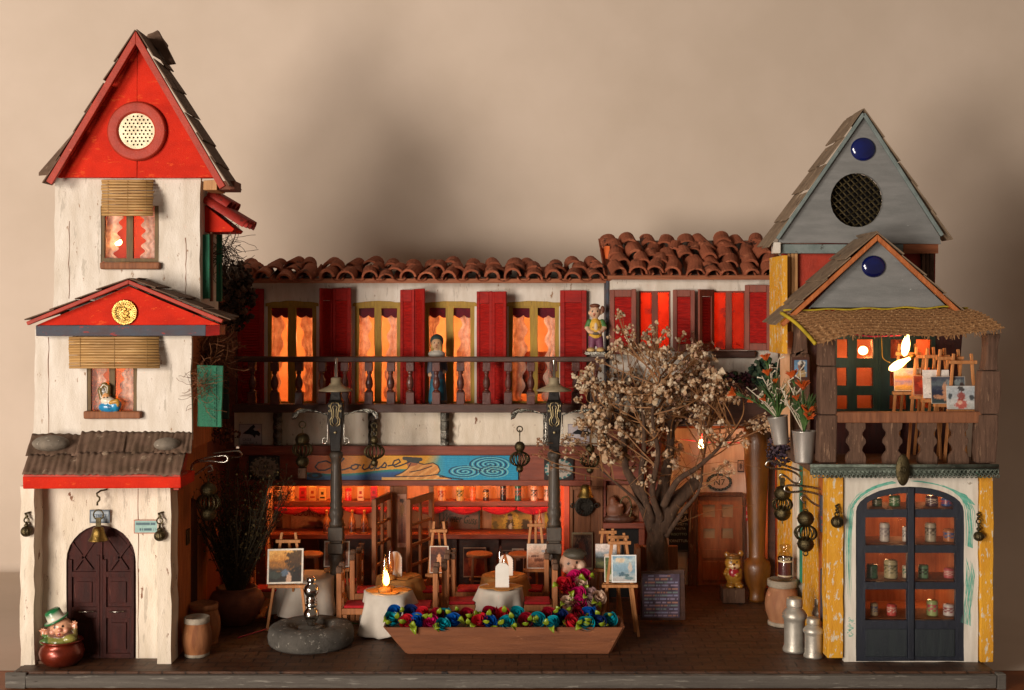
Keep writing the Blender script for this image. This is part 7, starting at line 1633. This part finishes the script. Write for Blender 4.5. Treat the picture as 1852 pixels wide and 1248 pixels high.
# ================= right: churns, bottle, balcony things =================
def churn(label, px, d, r, h):
    o = Vector((X(px, d), d, 0)); t = thing('milk_churn', label, 'milk churn', o, 'silver milk churns by the yellow corner')
    pf = [(.95, 0), (.97, .04), (.86, .10), (.84, .14), (.84, .56), (.88, .60), (1.0, .64), (1.0, .69), (.82, .76), (.62, .80), (.60, .84)]
    g = G(); g.lathe([(r*a, h*b) for a, b in pf], o, 28); g.build('body', 'alu', t, smooth=True)
    g = G(); g.lathe([(r*.64, h*.84), (r*.66, h*.86), (r*.64, h*.98), (r*.56, h), (.0001, h)], o, 24); g.build('lid', 'alu', t, smooth=True)
churn('largest silver milk churn, left one in front of the pink barrel', 1437, 1.35, .235, 1.02); churn('smaller silver milk churn in front, nearest the yellow corner post', 1471, .95, .19, .74); churn('slim silver milk churn half hidden behind the others at the yellow wall', 1481, 1.9, .13, .88)
o = Vector((X(1419, 3.3), 3.25, .925)); t = thing('bottle', 'clear glass bottle with dark red label standing on the pink barrel', 'bottle', o); k = K(3.3)
g = G(); g.lathe([(.135, 0), (.145, .03), (.145, .50), (.12, .58), (.09, .60), (.085, .66), (.115, .68), (.115, .73), (.1, .745)], o, 24); g.build('glass', 'clear', t, smooth=True, solid=.008)
g = G(); g.lathe([(.148, .08), (.148, .48)], o, 24, c='4a161c', capb=False, capt=False)
for yy, c_ in ((.10, 'b8a88a'), (.40, 'c8b894'), (.46, '1c1414')): g.lathe([(.15, yy), (.15, yy+.03)], o, 24, c=c_, capb=False, capt=False)
g.text('SLE & BACK', 1419, 1011, 3.08, 5, 'd8c8a0', 20, th=.02); g.build('label', 'print', t)
# cans in the shop window
gw = 'cans and packets in the shop window'
sc = [(1586, 921, 9, 14, '2f4a34', '8a8a70', 'dark green can on the top shelf, left'), (1618, 921, 10, 19, '3f6a44', 'b8c0a8', 'green and cream can in the left arch pane'), (1685, 921, 11, 18, '4a3040', 'd0c0b0', 'dark striped can in the right arch pane'), (1712, 921, 10, 14, '34508a', 'b84a3a', 'blue and red packet at the right end of the top shelf'),
      (1600, 979, 9, 33, 'b8b4b0', '8a8088', 'tall grey-white tin in the left pane of the second row'), (1637, 982, 5, 26, 'c8c4c0', '6a6a70', 'slim white tin at the middle bar, second row'), (1683, 979, 10, 33, 'a8a090', '4a3a34', 'tall banded cream tin in the right pane of the second row'), (1717, 979, 11, 22, 'a86a44', '3a5a90', 'orange packet with blue print, second row right'),
      (1577, 1048, 10, 24, '3a6a54', '2a4a3a', 'green tin at the left edge of the third row'), (1611, 1046, 12, 32, 'a8a080', '4a4a34', 'big pale olive tin in the left pane, third row'), (1638, 1046, 6, 22, 'b0a894', '3a6a54', 'narrow pale tin beside the middle bar, third row'), (1670, 1046, 9, 23, '6a9a78', '2a3a2c', 'light green tin in the right pane, third row'), (1716, 1046, 9, 17, 'b85a64', 'd0b0a8', 'small pink tin at the right edge, third row'),
      (1581, 1114, 7, 22, 'a89a80', '34508a', 'slim cream and blue tin in the bottom row, left'), (1613, 1113, 9, 20, 'b84a4a', 'd8c8c0', 'small red and white tin in the bottom row, left pane'), (1686, 1114, 10, 27, '9ab07a', 'c04a6a', 'green and pink tin in the bottom row, right pane'), (1716, 1114, 10, 20, 'c8c4c8', '8a3a4a', 'white tin with dark stripes at the bottom right')]
for px, py, w_, h_, c1, c2, lab in sc:
    d = .98; row = min((921, 986, 1053, 1122), key=lambda r_: abs(r_-py)); z = Z(row, dw)+.003; k = K(d)
    can('can', lab+' of the navy shop front' if len(lab.split()) < 12 else lab, 'can', (X(px, d), d, z), w_*k, h_*k, c1, c1, c2, gw)
# medallion hanging on the lace
lantern('oval_medallion', 'dark oval metal medallion hanging on the lace trim above the shop front', 1633, 850, .12, [('strap', -20, 8)], None, 'medallion')
g = G(); g.ball(P(1633, 850, .1), (.13, .035, .29), 20); g.ring(P(1633, 850, .07), .05, .012, 12, 5); o_ = [x for x in bpy.data.objects if x.name.startswith('oval_medallion')][0]; g.build('plate', 'bronze', o_, smooth=True)
# portrait
poster('portrait', 'small framed portrait of a person in striped headscarf on the balcony side', 'picture', 1432, 1464, 646, 687, 1.6, art(['5a7a94', '6a8ca8', '4a6a88'], [(.55, .25, .28, .3, 'a88a54'), (.5, .55, .16, .2, '8a5a3c'), (.55, .74, .24, .12, 'd0c8b8'), (.6, .6, .12, .25, '2a1a14')], border='4a2c20', bw=.13), 40)
# hanging twin bulbs and cable
for px, py, a, lab in ((1638, 626, .15, 'upper blazing bulb hanging in the open balcony'), (1624, 660, 1.05, 'lower blazing bulb hanging tilted in the open balcony')):
    c = P(px, py, 1.3); t = thing('hanging_bulb', lab, 'light bulb', c, 'bare bulbs in the balcony'); rot = Matrix.Rotation(a, 3, 'Y')
    g = G(); g.lathe([(.0001, -.2), (.05, -.16), (.078, -.05), (.075, .06), (.04, .18), (.03, .26)], c, 18, rot=rot); g.build('glass', 'hotbulb' if 'hotbulb' in M else 'hot', t, smooth=True)
    g = G(); g.lathe([(.035, .26), (.04, .28), (.04, .36), (.02, .38)], c, 12, rot=rot); g.build('cap', 'brass', t, smooth=True)
    bulb_light(c+Vector((0, -.2, 0)), 9, (1, .42, .13), .08)
g = G(); g.tube(spline([P(1535, 602, 1.3), P(1570, 608, 1.3), P(1612, 607, 1.3), P(1630, 606, 1.3)]), .018, 6); tag(g.build('cable', 'wire_pink', None, origin=P(1580, 606, 1.3), smooth=True), 'pink cable running under the woven awning to the bulbs', 'cable')
g = G(); g.tube(spline([P(1594, 600, 1.5), P(1595, 630, 1.5), P(1597, 648, 1.45), P(1610, 656, 1.35)]), .008, 6); tag(g.build('cable', 'mustard', None, origin=P(1595, 630, 1.5), smooth=True), 'thin yellow wire looping down to the lower blazing bulb', 'cable')
# balcony easels and paintings
ge = 'easels on the open balcony'
for px, w_, yt, yb, yl, dd, lab, pic in (
    (1640, 30, 622, 640, 708, 1.5, 'balcony easel furthest left, below the bulbs', (1617, 1666, 666, 707, art(['8a6a4a', 'c8923c', '8a7488', 'c8803c', 'b8a094', 'c0b0a8'], [(.7, .85, .3, .12, '9a9498')], border='d0c4b4', bw=.02), 'golden shore painting furthest left on the balcony')),
    (1672, 30, 628, 645, 716, 1.25, 'balcony easel behind the white painting', (1652, 1690, 679, 715, art(['5a2a1c', '8a2c1c', '6a1c14', '8a3a20'], [(.4, .6, .2, .2, 'a83a20')], border='a87a5c', bw=.03), 'dark red painting peeping out left of the white one')),
    (1692, 30, 630, 645, 722, 1.1, 'third balcony easel, the one with the white painting', (1669, 1717, 669, 720, art(['d0c8c0', 'ddd6cc', 'c8bfb4', 'ddd8d0'], [(.3, .7, .2, .02, 'a8a098'), (.6, .4, .25, .02, 'a8a098'), (.5, .15, .3, .03, '9a948c')], jit=.03), 'mostly white painting in the balcony group')),
    (1716, 32, 632, 648, 730, .95, 'fourth balcony easel, the one with the dark sky painting', (1684, 1746, 681, 730, art(['3a4a44', '2a2c3a', '2c3044', '5a6468', '3a3c4c'], [(.42, .45, .10, .4, 'b88868'), (.25, .25, .22, .08, 'b08060'), (.7, .75, .3, .15, '7a8484'), (.9, .55, .08, .3, '3a2018')], border='b8b0a4', bw=.015), 'dark blue night painting behind the front balcony one')),
    (1740, 32, 640, 655, 740, .78, 'foremost balcony easel at the right end', (1712, 1766, 698, 740, art(['a8a8a0', 'b8b8b4', 'a0a8ac', 'b0b4b4'], [(.48, .2, .2, .28, 'b04a3c'), (.5, .55, .14, .25, '8a3428'), (.5, .88, .12, .13, '2a1c18'), (.85, .5, .1, .14, '2a3034'), (.12, .55, .07, .15, '2c3438'), (.45, .28, .1, .1, 'd0a890')], border='c8c4bc', bw=.02), 'painting of a red-clad seated person, foremost on the balcony'))):
    t, y = easel(px, dd, w_, yt, yb, yl, zf+.002, .5, lab, .3, ge, shift=.05)
    p0, p1, q0, q1, f, pl = pic; painting(pl, p0, p1, q0, q1, min(y, dd-.06), f, res=44, grp_='paintings on the open balcony')
